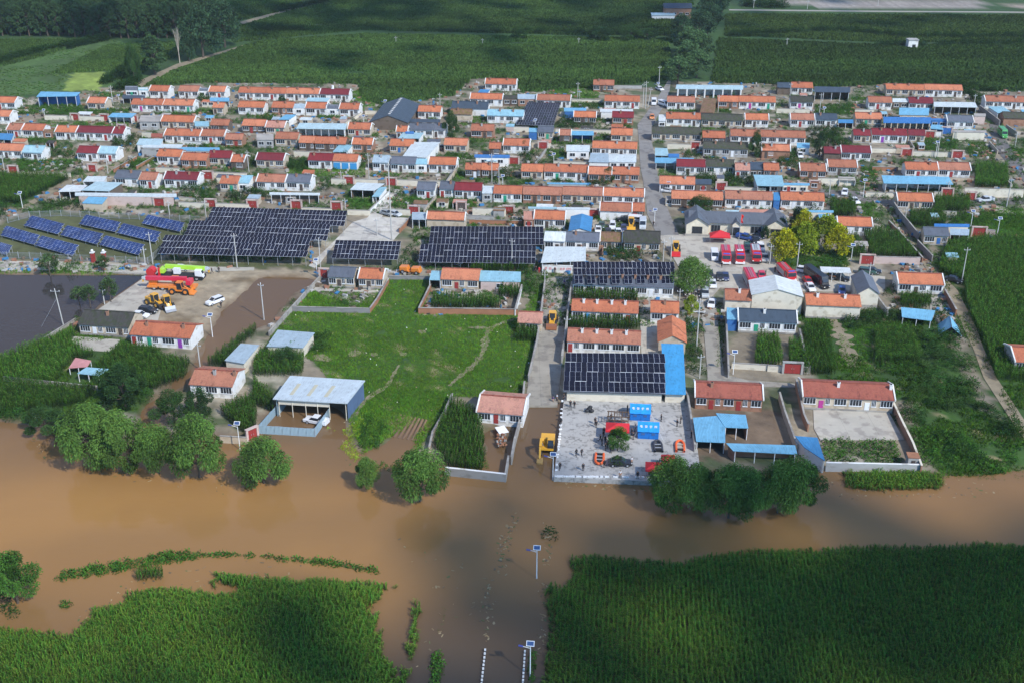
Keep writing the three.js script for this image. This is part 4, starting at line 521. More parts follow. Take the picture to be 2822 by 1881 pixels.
wallRun([[1945, 300], [2130, 440]], 2, GREYW, { text: 'dark weathered lane wall' }); wallRun([[2190, 480], [2285, 545]], 2, GREYW, { text: 'dark weathered lane wall' });
row('row six'); T(1412, 200); gate(1918, 1080); wallRun([[1955, 1050], [2330, 1062]], 1.6, PALE); gate(1720, 1075, 'r', 2.6);
T(2118, 200); wallRun([[460, 970], [795, 975]], 2.2, PALE); gate(420, 1066, 'r', 2.6); gate(303, 1090, 'r', 2.2); wallRun([[900, 1100], [1150, 1105]], 1.5, PALE); wallRun([[1530, 1095], [1600, 1100]], 2, PALE); gate(1640, 1138, 'r', 3); wallRun([[1810, 1060], [2349, 1075]], 2.6, PALE); gate(1850, 1170, 'r', 2.8); wallRun([[1650, 965], [1890, 970]], 1, WALL.t); wallRun([[2090, 890], [2240, 1030]], 0.9, PALE);
row('row nine'); wallRun([[1145, 1170], [1200, 1260], [1385, 1480]], 2.1, GREYW, { label: 'long grey weathered wall along the right-hand dirt lane' }); wallRun([[1600, 1272], [1730, 1280]], 1.8, PALE); gate(1930, 1508, 'r', 3.4, 2.6); wallRun([[1985, 1440], [2085, 1450]], 2, PINK); wallRun([[1110, 1360], [1210, 1460], [1420, 1700]], 1.4, WALL.k, { label: 'low dark brick wall left of the right-hand dirt lane' });
T(2118, 560); wallRun([[1375, 340], [1510, 480]], 1.8, GREYW, { label: 'short grey wall end along the lane below the blue-doored house' }); wallRun([[975, 490], [1395, 500]], 1.9, PINK, { label: 'low pinkish wall south of the maize plots right of the yellow trees' }); gate(905, 560, 'r', 3.2, 2.4, { label: 'brick-red gate between the low pinkish wall and the tree grove' }); wallRun([[1625, 790], [1730, 975]], 1.8, BRICK, { label: 'brick side wall of the white house by the right lane' }); wallRun([[1000, 850], [1100, 985]], 1.6, WALL.g, { label: 'grey wall sloping right of the cream-gabled narrow building' });
SIDE = 'front'; row('front');
T(706, 560);
wallRun([[585, 668], [330, 945], [115, 1180]], 1.1, STONE, { pier: STONE, label: 'long low stone wall between the flooded road and the meadow' });
wallRun([[330, 950], [1040, 968]], 1.2, GREYW, { label: 'dark grey front wall of the small weedy yard' }); wallRun([[1040, 968], [1112, 870], [1215, 690]], 1.2, BRICK, { label: 'brick side wall of the small weedy yard' });
wallRun([[1600, 745], [1495, 960]], 1.3, BRICK, { label: 'orange brick side wall of the maize yard' }); wallRun([[1492, 962], [2020, 968], [2400, 975]], 1.5, BRICK, { label: 'long orange brick front wall of the maize yard' }); gate(625, 690, 'r', 1.9, 2.4, { label: 'red gate left of the grey-roofed pair house' }); wallRun([[1220, 668], [1590, 672]], 0.9, GREYW, { label: 'low grey wall behind the meadow, right of the pair house' });
wallRun([[2380, 975], [2440, 750]], 1.6, WALL.w, { label: 'white side wall closing the maize yard on its right' });
T(1412, 560);
wallRun([[300, 705], [268, 960], [225, 1260], [150, 1580]], 1.5, STONE, { pier: STONE, label: 'long pale wall along the left side of the concrete lane' });
T(1412, 960); wallRun([[112, 300], [100, 420], [92, 560], [20, 830], [-8, 990]], 1.4, STONE, { label: 'low pale wall between the flooded lane and the pink-roofed house yard' });
T(1412, 560); wallRun([[545, 720], [520, 900], [490, 1150], [455, 1400]], 2.1, WALL.g, { label: 'grey wall along the right side of the concrete lane' });
T(706, 960); wallRun([[1800, 412], [1735, 560]], 1.7, STONE, { label: 'crumbling stone wall corner at the top of the flooded maize yard' }); wallRun([[1735, 560], [1620, 760], [1590, 900]], 1.2, WALL.t, { label: 'low tan wall along the left side of the flooded maize yard' }); wallRun([[1740, 1090], [2290, 1150]], 1.3, GREYW, { cap: WALL.w, label: 'grey front wall of the maize yard standing in flood water' }); wallRun([[2290, 1150], [2318, 985]], 1.3, STONE, { label: 'short side wall at the corner of the flooded maize yard' });
T(1412, 960); wallRun([[1612, 420], [1640, 600], [1680, 880]], 2.1, WALL.g, { label: 'grey wall between the square and the bright blue roofs' }); wallRun([[1590, 380], [1612, 420]], 2.1, WALL.g, { label: 'short wall stub behind the square near the blue strip roof' });
T(2118, 960); wallRun([[105, 400], [150, 560], [265, 880]], 1.8, WALL.t, { label: 'tan wall left of the alley beside the red-roofed house' }); wallRun([[258, 280], [330, 600], [370, 690]], 1.7, WALL.k, { label: 'brick wall right of the alley beside the red-roofed house' }); wallRun([[1150, 490], [1230, 660], [1330, 860], [1410, 1070]], 1.7, WALL.k, { cap: PALE, label: 'red brick wall along the right side of the lower right yard' }); wallRun([[540, 1045], [1410, 1065]], 1.5, WALL.g, { cap: WALL.w, label: 'pale front wall of the lower right yard above the flood' }); wallRun([[0, 152], [140, 160]], 1.4, PALE, { label: 'pale wall left of the dark maroon gate' }); gate(218, 228, 'r', 3.6, 2.4, { label: 'dark maroon gate above the alley to the red-roofed house', pm: WALL.g }); wallRun([[310, 165], [385, 175]], 1.4, PALE, { label: 'pale wall right of the dark maroon gate' }); wallRun([[385, 175], [330, 0], [290, -180]], 1.3, WALL.g, { label: 'thin grey wall dividing the two maize gardens at right' });
wallRun([[-330, 130], [0, 150]], 1.3, PALE, { label: 'pale wall south of the green-doored house garden' });
T(1412, 560); wallRun([[1965, 1000], [1990, 1540]], 1.6, WALL.g, { label: 'grey wall beside the straight road, left of the green-doored house' });
T(0, 960); wallRun([[25, 255], [450, 300], [885, 345]], 0.9, STONE, { pier: STONE, label: 'low white balustrade wall across the left maize' }); wallRun([[2020, 800], [2260, 815]], 1.1, WALL.t, { label: 'short tan wall by the lamp at the flood edge' }); gate(2320, 830, 'r', 2, 2.2, { label: 'crimson gate beside the pale blue pen fence', az: -0.9 });
T(0, 560); wallRun([[395, 1238], [690, 1058]], 0.8, STONE, { pier: STONE, label: 'white balustrade along the bank between pond and maize' });
for (const list of [walls, gates]) { const gm = new Map(); for (const b of list) { const k = b.row + b.side; if (!gm.has(k)) gm.set(k, []); gm.get(k).push(b); } for (const l of gm.values()) { l.sort((a, b) => a.x - b.x); l.forEach((b, i) => tag(b.o, b.label ?? `${b.text}, ${ORD[i] ?? 'number ' + (i + 1)} from left before ${b.row} from far fields, ${b.side}`, b.cat, b.label ? undefined : b.cat === 'gate' ? 'yard gates' : 'yard walls')); } }
// grey mesh fence of the solar field, two red gate pillars
{
  T(0, 560);
  const run = (pts, lab) => { const t = base('mesh_fence', tp(pts[0][0], pts[0][1])); tag(t, lab, 'fence'); const o = t.position, q = pts.map(([x, y]) => tp(x, y, GL)); for (let i = 0; i + 1 < q.length; i++) { const a = q[i], b = q[i + 1], n = Math.max(1, Math.round(a.distanceTo(b) / 3)); for (let k = 0; k < n; k++) { const u = a.clone().lerp(b, k / n).sub(o), v = a.clone().lerp(b, (k + 1) / n).sub(o), m = u.clone().add(v).multiplyScalar(0.5), l = u.distanceTo(v), g = []; for (let j = 0; j < 9; j++) g.push(box(0.06, 1.7, 0.04, -l / 2 + l * (j + 0.5) / 9, 0.9, 0)); g.push(box(l, 0.07, 0.05, 0, 0.2, 0), box(l, 0.07, 0.05, 0, 1.7, 0)); const pn = part(t, 'fence_panel', merge(g), mat(0.22, 0.24, 0.25, { roughness: 0.6 }), [m.x, 0, m.z]); pn.rotation.y = Math.atan2(-(v.z - u.z), v.x - u.x); part(t, 'post', box(0.1, 2, 0.1, u.x, 1, u.z), STEEL); } } };
  run([[-40, 505], [380, 515], [520, 525], [850, 535]], 'grey mesh fence along the pale road, left of the red pillars'); run([[960, 540], [1360, 560], [1460, 470]], 'grey mesh fence along the pale road, right of the red pillars'); run([[70, 185], [270, 130], [560, 120], [1000, 140], [1840, 175]], 'grey mesh fence along the back of the blue solar field');
  for (const [x, s] of [[858, 'left'], [960, 'right']]) { const p = tp(x, 540), t = base('gate_pillar', V3(p.x, GL - 0.1, p.z), -AZ); part(t, 'pillar', box(0.9, 2.7, 0.9, 0, 1.35, 0), DOORS.r); part(t, 'cap', box(1.1, 0.25, 1.1, 0, 2.82, 0), WALL.w); part(t, 'ball', new THREE.SphereGeometry(0.38, 12, 8).translate(0, 3.3, 0), WALL.w); tag(t, `${s} one of two red gate pillars with white ball tops`, 'pillar'); }
}
// ---------------------------------------------------------------- poles and lamps
const heightTo = (p, py) => { let a = 1, b = 60; for (let i = 0; i < 40; i++) { const m = (a + b) / 2; proj(V3(p.x, p.y + m, p.z))[1] > py ? a = m : b = m; } return a; };
function pole(x, y, yt, label, o = {}) {
  const p = tp(x, y, o.y ?? GL), h = Math.min(o.max ?? 14, heightTo(p, ty(yt))), t = base(o.name ?? 'utility_pole', V3(p.x, (o.y ?? GL) - 0.1, p.z), o.turn ?? R(-0.4, 0.4));
  part(t, 'pole', bar(V3(0, -0.6, 0), V3(0, h, 0), o.r ?? 0.16, 8, (o.r ?? 0.16) * 0.62), POLE);
  const cr = part(t, 'crossarm', box(o.arm ?? 1.5, 0.1, 0.1, 0, h - 0.5, 0), STEEL); for (const s of [-1, 0.0, 1]) part(cr, 'insulator', new THREE.CylinderGeometry(0.06, 0.08, 0.25, 8).translate(s * (o.arm ?? 1.5) * 0.45, s ? h - 0.33 : h + 0.1, 0), WALL.w);
  if (o.arm2) part(t, 'crossarm', box(o.arm2, 0.12, 0.12, 0, h - 3, 0), WALL.w);
  if (o.guy) part(t, 'guy_wire', bar(V3(0, h * 0.75, 0), V3(o.guy[0], -0.5, o.guy[1]), 0.03, 5), STEEL);
  tag(t, label, 'utility pole', 'concrete utility poles'); return t;
}
function lamp(x, y, yt, label, o = {}) {
  const p = tp(x, y, o.y ?? GL), h = Math.min(8, heightTo(p, ty(yt))), t = base('solar_street_lamp', V3(p.x, (o.y ?? GL) - 0.05, p.z), -AZ + (o.turn ?? 0));
  part(t, 'pole', bar(V3(0, -0.7, 0), V3(0, h - 0.3, 0), 0.1, 8, 0.065), WHITE); const sp2 = part(t, 'solar_panel', box(1, 0.06, 0.7, 0, h, 0.05, 0, 0.7), mat(0.05, 0.09, 0.2, { roughness: 0.2 })); part(sp2, 'panel_frame', merge([box(1.16, 0.09, 0.09, 0, h + 0.22, -0.22, 0, 0.7), box(1.16, 0.09, 0.09, 0, h - 0.23, 0.32, 0, 0.7), box(0.09, 0.09, 0.72, 0.53, h, 0.05, 0, 0.7), box(0.09, 0.09, 0.72, -0.53, h, 0.05, 0, 0.7)]), WHITE);
  part(t, 'arm', bar(V3(0, h - 0.9, 0), V3(-1.1, h - 0.45, 0.2), 0.045, 6), WHITE); part(t, 'lamp_head', merge([box(0.7, 0.1, 0.3, -1.35, h - 0.4, 0.22, 0, 0, -0.2)]), mat(0.05, 0.07, 0.28, { roughness: 0.4 }));
  tag(t, label, 'street lamp', 'solar street lamps'); return t;
}
T(941, 1411, 0.4); lamp(1345, 455, 240, 'white solar street lamp standing alone in open flood water', { y: 0 }); lamp(1300, 1135, 900, 'white solar street lamp beside the striped posts at the bottom', { y: 0 });
T(1412, 960); lamp(372, 1205, 965, 'white solar street lamp between excavator and the square', { y: 0 }); lamp(2028, 235, 25, 'white solar street lamp by the garden wall below the green-doored house');
T(0, 960); lamp(2203, 928, 680, 'white solar street lamp at the flood edge left of the pen', { y: 0 });
T(0, 560); lamp(1950, 1215, 1020, 'white solar street lamp on the dirt bank above the flooded road', {}); pole(577, 1108, 790, 'leaning T-topped pole with guy wire at the pond bank', { arm: 2.4, guy: [-5, 2] }).rotation.z = 0.07; pole(1402, 560, 270, 'pale pole at the corner of the road and the solar fence'); pole(1332, 560, 410, 'shorter pale pole left of the lot corner by the road', { max: 8 }); pole(2178, 595, 280, 'white pole in front of the largest solar roof'); pole(1838, 1515, 1285, 'white pole behind the tree-ringed orange house'); pole(960, 940, 780, 'thin post rising from the pond beside the young trees', { max: 6, y: 0 });
T(706, 560); pole(70, 1065, 735, 'white pole rising from the flooded road', { y: 0.2 }); lamp(560, 680, 515, 'white lamp at the top of the flooded road'); pole(590, 590, 320, 'pale pole between the largest and the small solar roof'); lamp(700, 270, 190, 'white lamp at the corner behind the stepped solar roof'); pole(1110, 300, 140, 'pale pole on the white concrete yard', { max: 9 }); lamp(1876, 590, 545, 'white lamp behind the brick-yard house roof'); pole(2350, 600, 330, 'pale pole before the middle solar roof');
T(706, 200); pole(1245, 1540, 830, 'very tall grey mast beside the pale lane between solar roofs', { max: 30, r: 0.22, arm: 0.8 }); pole(1038, 1000, 745, 'pale pole in the garden left of the cyan roof cluster'); pole(2165, 1020, 745, 'tall pale pole in front of the middle orange row'); lamp(1188, 335, 255, 'green-topped lamp at the far field edge, left half'); pole(1690, 350, 190, 'pale pole beside the small white field-side house'); lamp(988, 465, 395, 'white lamp left of the dark blue-black shed'); pole(2230, 1040, 870, 'pale pole right of the taller one before the middle row', { max: 7 }); lamp(2265, 1040, 945, 'pale green lamp left of the long orange row'); pole(818, 1250, 1160, 'short pale pole behind the largest solar roof', { max: 7 }); pole(780, 985, 905, 'thin pole in the weedy garden of the left rows', { max: 6 });
T(0, 200); pole(1037, 295, 122, 'pale pole above the long orange row at upper left'); lamp(410, 415, 340, 'white lamp by the pale wall at far left'); lamp(205, 1245, 1100, 'white lamp at the corner of the small cornfield'); pole(2285, 910, 720, 'pale pole beside the red and orange row-five houses'); pole(1555, 1305, 1180, 'short pale pole behind the blue solar field', { max: 8 }); pole(1895, 1355, 1170, 'pale pole at the left edge of the largest solar roof', { max: 9 }); lamp(1090, 250, 205, 'small white lamp above the brick-gabled house at upper left'); pole(40, 915, 770, 'pale pole at the far left frame edge', { max: 9 }); pole(630, 290, 190, 'pale post in front of the sky-blue field shed', { max: 6 }); pole(990, 930, 800, 'pale pole near the small dirt street at left', { max: 8 }); lamp(1175, 890, 850, 'small lamp in the garden beside the brick wall at left');
T(1412, 200); pole(600, 245, 90, 'pale pole at the field edge, middle part'); pole(617, 246, 165, 'shorter pale pole beside the field-edge one', { max: 6 }); lamp(380, 842, 745, 'white lamp beside the tin-roofed house, middle part'); lamp(210, 505, 430, 'white lamp before the small dark rack of solar panels'); pole(1200, 320, 100, 'leftmost pale pole of the cluster at the street head'); pole(1222, 330, 80, 'tallest pale pole of the cluster at the street head', { max: 12 }); pole(1245, 320, 140, 'leaning pale pole right in the cluster at the street head').rotation.z = -0.12; lamp(1338, 160, 95, 'white lamp where the street meets the field trees'); pole(1345, 150, -60, 'pale pole among the field trees at the street head', { max: 12 }); lamp(1432, 1100, 1010, 'white lamp at the right side of the main street'); lamp(1305, 1395, 1255, 'white lamp in the middle of the main street junction'); pole(1890, 365, 205, 'pale pole before the brick house in row two, right part', { max: 9 });
T(2118, 200); pole(195, 245, 95, 'pale pole beside the small house at the right field edge', { max: 9 }); pole(468, 380, 190, 'pale pole at the front of the slate-blue open shed'); lamp(508, 395, 320, 'white lamp right of the pole by the slate-blue shed'); pole(1550, 780, 570, 'tall pale pole by the garden right of the maroon house'); lamp(1535, 780, 635, 'white lamp beside the tall pole right of the maroon house'); pole(1725, 620, 490, 'pale pole by the low cream wall at right', { max: 8 }); pole(2265, 690, 555, 'pale pole right of the green truck', { max: 9 }); lamp(870, 1150, 985, 'white lamp above the parked white car at right'); pole(555, 1150, 980, 'pale pole left of the parked white car at right', { max: 9 }); pole(2190, 1230, 970, 'tall pale pole by the muddy cross street at right'); pole(1640, 1135, 1000, 'pale pole in front of the long blue patched roof', { max: 8 }); pole(1250, 1395, 1250, 'pale pole on the right-hand grey wall corner', { max: 8 }); lamp(1860, 1415, 1270, 'smoky-topped lamp by the maize garden at right'); lamp(2100, 1510, 1335, 'white lamp at the edge of the right cornfield'); pole(1880, 360, 200, 'pale pole by the white shed at upper right', { max: 9 }); pole(12, 540, 520, 'thin pole by the orange row, right part', { max: 6 });
T(2118, 560); pole(258, 635, 360, 'tall white pole beside the forecourt grove'); lamp(760, 530, 380, 'white lamp at the corner of the maize by the pinkish wall'); pole(1775, 735, 410, 'tall white pole at the right cornfield corner'); pole(925, 680, 550, 'red and white banded pole behind the cream-gabled building', { max: 8 }); pole(10, 565, 380, 'pale pole left of the yellow-green grove', { max: 9 });
T(1412, 560); pole(1690, 1360, 880, 'tall white pole with a wide crossarm beside the straight road', { arm: 1.2, arm2: 2.6, max: 16 }); pole(1720, 1600, 1390, 'thin white post in the shaded hedge beside the straight road', { max: 7 }); pole(1536, 900, 790, 'short white pole by the black-clad crowd', { max: 6 }); pole(1385, 545, 340, 'leaning pale pole left of the tall willow', { max: 10 }); pole(1455, 530, 310, 'straight pale pole left of the tall willow', { max: 10 }); pole(298, 700, 640, 'short white post at the top of the concrete lane', { max: 3.4 }); pole(500, 1250, 1045, 'white lamp post between barracks rows and lane', { max: 7 });
for (const [x, y] of [[375, 292], [972, 308], [1635, 302]]) { T(941, 0, 0.4); pole(x, y, y - 42, `distant pole standing in the far green field, ${x < 500 ? 'left' : x < 1200 ? 'middle' : 'right'} of three`, { max: 9 }); }
for (const [x, y, l] of [[716, 322, 'lone pole in the upper right field'], [1540, 325, 'pole beside the tiny white hut in the upper right field'], [858, 62, 'left pole before the bare plots at top right'], [1345, 40, 'right pole before the bare plots at top right'], [488, 55, 'pole near the young trees by the top right road']]) { T(1882, 0, 0.4); pole(x, y, y - 60, l, { max: 10 }); }
// white and black striped bollards of the drowned bridge
T(941, 1411, 0.4);
for (const [xa, ya, xb, yb, n, s] of [[990, 940, 962, 1200, 11, 'left'], [1264, 950, 1248, 1200, 11, 'right']]) for (let i = 0; i < n; i++) {
  const a = i / (n - 1), p = tp(lerp(xa, xb, a), lerp(ya, yb, a), 0.55), t = base('bridge_bollard', V3(p.x, 0, p.z), -AZ);
  part(t, 'post', box(0.26, 1.05, 0.26, 0, 0, 0), WALL.w); part(t, 'black_band', box(0.28, 0.3, 0.28, 0, 0.1, 0), BLACK); tag(t, `white and black bollard, ${ORD[i]} from far end of the ${s} row in the flood`, 'bollard', `${s} row of bridge bollards`);
}
// ---------------------------------------------------------------- solar roofs and tables
const panelGeo = (() => { // frame and glass in one small piece, coloured by vertex
  const cache = new Map(); return (w, d, dark) => { const key = [w.toFixed(2), d.toFixed(2), dark].join(); if (cache.has(key)) return cache.get(key);
    const f = 0.022, b = mergeGeometries([box(w, 0.04, d, 0, 0, 0), box(w - 2 * f, 0.012, d / 2 - 1.5 * f, 0, 0.022, -d / 4 + f * 0.3), box(w - 2 * f, 0.012, d / 2 - 1.5 * f, 0, 0.022, d / 4 - f * 0.3)]), n = b.attributes.position.count, c = new Float32Array(n * 3), k = dark === 2 ? [0.02, 0.046, 0.14] : dark ? [0.008, 0.01, 0.02] : [0.006, 0.008, 0.02];
    for (let i = 0; i < n; i++) c.set(i < 24 ? [0.62, 0.65, 0.7] : k, i * 3); b.setAttribute('color', new THREE.BufferAttribute(c, 3)); cache.set(key, b); return b; };
})();
const pv = (k) => new THREE.MeshPhysicalMaterial({ color: new THREE.Color().setRGB(k, k, k * 1.03), vertexColors: true, roughness: 0.35, specularIntensity: 0.22 }), PV = [pv(1), pv(0.82), pv(1.2)];
const clampG = box(1, 0.05, 0.1);
function solar(c, hf, hb, cols, rows, label, o = {}) {   // corners back-left, back-right, front-right, front-left
  const hs = [hb, hb, hf, hf], q = c.map(([x, y], i) => tp(x, y, GL + hs[i])), ctr = V3(0, 0, 0); q.forEach((v) => ctr.addScaledVector(v, 0.25)); ctr.y = GL;
  const t = base(o.name ?? 'solar_roof', ctr), l = q.map((v) => v.clone().sub(ctr)); tag(t, label, o.cat ?? 'solar panels', o.group);
  const u = l[1].clone().sub(l[0]).add(l[2]).sub(l[3]).multiplyScalar(0.5 / cols), v = l[3].clone().sub(l[0]).add(l[2]).sub(l[1]).multiplyScalar(0.5 / rows), cw = u.length(), cd = v.length(), g = panelGeo(cw - 0.022, cd - 0.022, o.dark ?? 0);
  const X = u.clone().normalize(), Y = v.clone().cross(u).normalize(), Z = X.clone().cross(Y), rot = new THREE.Matrix4().makeBasis(X, Y, Z), qr = new THREE.Quaternion().setFromRotationMatrix(rot);
  for (let j = 0; j < rows; j++) for (let i = 0; i < cols; i++) { if (o.skip?.(i, j)) continue; if (!o.flat || rows > 1) if (!o.dark && j < rows - 1 && (i + 2 * j) % 6 < 2) { const b2 = (j + 1) / rows, a2 = (i + 0.5) / cols, p2 = l[0].clone().multiplyScalar((1 - a2) * (1 - b2)).addScaledVector(l[1], a2 * (1 - b2)).addScaledVector(l[2], a2 * b2).addScaledVector(l[3], (1 - a2) * b2); const rl = part(t, 'clamp_rail', clampG, FRAME, [p2.x, p2.y + 0.03, p2.z]); rl.quaternion.copy(qr); rl.scale.x = cw; } const a = (i + 0.5) / cols, b = (j + 0.5) / rows, p = l[0].clone().multiplyScalar((1 - a) * (1 - b)).addScaledVector(l[1], a * (1 - b)).addScaledVector(l[2], a * b).addScaledVector(l[3], (1 - a) * b), m = part(t, 'panel', g, pick(PV), [p.x, p.y, p.z]); m.quaternion.copy(qr); m.rotateX(R(-0.006, 0.006)); }
  if (!o.flat) { const leg = []; const n = Math.round(cols / 4); for (let i = 0; i <= n; i++) for (const b of [0.06, 0.5, 0.94]) { const a = cl(i / n, 0.01, 0.99), p = l[0].clone().multiplyScalar((1 - a) * (1 - b)).addScaledVector(l[1], a * (1 - b)).addScaledVector(l[2], a * b).addScaledVector(l[3], (1 - a) * b); part(t, 'leg', bar(V3(p.x, -0.4, p.z), V3(p.x, p.y - 0.06, p.z), 0.06, 6), STEEL); } for (const b of [0.06, 0.5, 0.94]) part(t, 'rail', bar(l[0].clone().lerp(l[3], b).setY(lerp(l[0].y, l[3].y, b) - 0.09), l[1].clone().lerp(l[2], b).setY(lerp(l[1].y, l[2].y, b) - 0.09), 0.05, 4), STEEL); }
  return t;
}
T(0, 560);
solar([[1950, 36], [3188, 70], [3160, 213], [1900, 160]], 2.8, 4.4, 36, 3, 'back tier of the largest dark solar roof, left of centre', { group: 'tiers of the largest solar roof' });
solar([[1742, 158], [3036, 192], [2998, 348], [1696, 286]], 2.8, 4.4, 37, 3, 'middle tier of the largest dark solar roof, left of centre', { group: 'tiers of the largest solar roof' });
solar([[1510, 290], [2850, 330], [2815, 495], [1455, 465]], 2.8, 4.4, 39, 3, 'front tier of the largest dark solar roof, left of centre', { group: 'tiers of the largest solar roof' });
T(706, 560);
solar([[730, 340], [1330, 350], [1298, 520], [692, 505]], 2.4, 4.3, 16, 4, 'small dark solar roof above the grey and orange pair house');
solar([[1605, 212], [2640, 216], [2640, 382], [1585, 376]], 2.8, 4.4, 28, 3, 'back tier of the middle solar roof beside the white house');
solar([[1512, 378], [2572, 386], [2563, 556], [1490, 541]], 2.4, 4, 29, 3, 'front tier of the middle solar roof, maize before it');
T(1412, 560); SIDE = 'front'; row('solar house');
const sh = house(548, 745, 1486, 'g', 'w', { bays: 8, doors: [2, 6], h: 3, d: 7.5, ch: [0.115, 0.24, 0.365, 0.495, 0.62, 0.745, 0.87], cm: WALL.k, par: 0 }); tag(sh, 'long white house under the solar roof beside the big willow', 'house');
solar([[560, 538], [1490, 540], [1490, 660], [560, 660]], 4.9, 6, 24, 2, 'upper solar tier on the long house beside the big willow', { skip: () => false });
solar([[572, 668], [1482, 668], [1482, 738], [572, 740]], 3.55, 4.6, 24, 1, 'lower row of solar panels broken by chimneys on the long house', { flat: 1, skip: (i) => i % 3 === 2 && i < 23 });
shed([[468, 1725], [1408, 1748], [1400, 1385], [492, 1378]], 2.9, 4.4, 'g', 'y', { blind: 1, th: 0.2, rm: ROOF.g[0], label: 'cream-walled hall under the solar roof at the back of the square', cat: 'hall' }); tag(built[built.length - 1].o, 'cream-walled hall under the solar roof at the back of the square', 'hall');
solar([[490, 1372], [1404, 1378], [1404, 1744], [468, 1718]], 3.15, 4.65, 18, 4, 'solar roof over the hall at the back of the square', { flat: 1 });
T(1412, 200); solar([[140, 275], [445, 276], [378, 488], [30, 480]], 1.2, 2.6, 14, 9, 'sloping dark rack of solar panels among the middle houses', { dark: 1 });
T(0, 560);
[[[285, 115], [580, 190], [535, 285], [220, 205], 'back row, left'], [[785, 105], [1100, 175], [1060, 265], [725, 190], 'back row, middle'], [[1355, 105], [1690, 180], [1655, 262], [1300, 185], 'back row, right'], [[50, 208], [355, 295], [315, 380], [5, 295], 'second row, leftmost'], [[610, 205], [940, 280], [890, 380], [555, 290], 'second row, middle'], [[1125, 185], [1470, 265], [1430, 360], [1075, 270], 'second row, rightmost'], [[375, 300], [715, 385], [665, 485], [325, 385], 'front row, middle'], [[965, 298], [1320, 380], [1275, 478], [910, 380], 'front row, right'], [[-60, 345], [105, 390], [60, 475], [-100, 430], 'front row, cut by the frame']].forEach((q) => solar(q.slice(0, 4), 0.8, 2.1, 10, 3, `blue solar table in the fenced field at left, ${q[4]}`, { name: 'solar_table', dark: 2, group: 'blue solar tables' }));

// ---------------------------------------------------------------- vehicles (front towards +z)
const paint = (r, g, b) => new THREE.MeshPhysicalMaterial({ color: new THREE.Color().setRGB(r, g, b), roughness: 0.4, clearcoat: 0.6, clearcoatRoughness: 0.15, side: THREE.DoubleSide });
const PNT = { white: paint(0.75, 0.75, 0.76), black: paint(0.015, 0.016, 0.02), navy: paint(0.02, 0.035, 0.11), blue: paint(0.02, 0.08, 0.3), grey: paint(0.3, 0.32, 0.33), silver: paint(0.5, 0.53, 0.55), red: paint(0.55, 0.018, 0.022), green: paint(0.035, 0.09, 0.07), grass: paint(0.05, 0.3, 0.06), yellow: paint(0.75, 0.38, 0.03), orange: paint(0.72, 0.22, 0.03), lime: paint(0.42, 0.72, 0.05), brown: paint(0.25, 0.09, 0.03), crimson: paint(0.62, 0.02, 0.06) };
const LIGHT = mat(0.85, 0.85, 0.8, { roughness: 0.2 });
const wheels = (t, r, hw, zs) => { for (const z of zs) for (const s of [-1, 1]) { const w = part(t, 'wheel', wheelG(r, 0.26, s * hw, r, z), TYRE); part(w, 'rim', wheelG(r * 0.58, 0.28, s * hw, r, z), STEEL); } };
const lamps = (t, y, z, hw) => { for (const s of [-1, 1]) part(t, 'headlight', box(0.34, 0.18, 0.1, s * hw, y, z), LIGHT); };
const spot = (px, py, y) => P(px, py, y ?? GL + 0.06);
function begin(name, px, py, turn, label, cat, y, group) { const p = spot(px, py, y), t = base(name, p, turn * Math.PI / 180 - AZ); tag(t, label, cat, group); return t; }
function car(px, py, turn, c, label, o = {}) {
  const t = begin(o.name ?? 'parked_car', px, py, turn, label, o.cat ?? 'car', o.y), C = PNT[c], suv = o.suv ? 0.16 : 0, L = 2.25 + (o.suv ? 0.08 : 0);
  part(t, 'body', ext([[-L, 0.42], [-L + 0.05, 0.86 + suv], [-L + 0.5, 0.95 + suv], [1.05, 0.93 + suv], [L - 0.15, 0.76 + suv], [L, 0.6], [L - 0.02, 0.32], [-L + 0.1, 0.3]], 1.8, 0.09), C);
  part(t, 'cabin_glass', ext([[-L + (suv ? 0.12 : 0.55), 0.9 + suv], [-L + (suv ? 0.35 : 1.15), 1.42 + suv], [0.35, 1.42 + suv], [1.15, 0.9 + suv]], 1.62, 0.12), GLASS);
  part(t, 'roof', box(1.42, 0.07, suv ? 2.2 : 1.5, 0, 1.44 + suv, suv ? -0.75 : -0.38), C);
  for (const s of [-1, 1]) { part(t, 'pillar', bar(V3(s * 0.74, 0.92 + suv, 1.05), V3(s * 0.68, 1.43 + suv, 0.35), 0.05, 4), C); part(t, 'mirror', box(0.16, 0.12, 0.1, s * 0.98, 1 + suv, 0.75), C); }
  wheels(t, 0.33, 0.8, [-1.35, 1.38]); lamps(t, 0.68 + suv, L - 0.08, 0.62); part(t, 'number_plate', box(0.45, 0.13, 0.04, 0, 0.5, L + 0.01), LIGHT); return t;
}
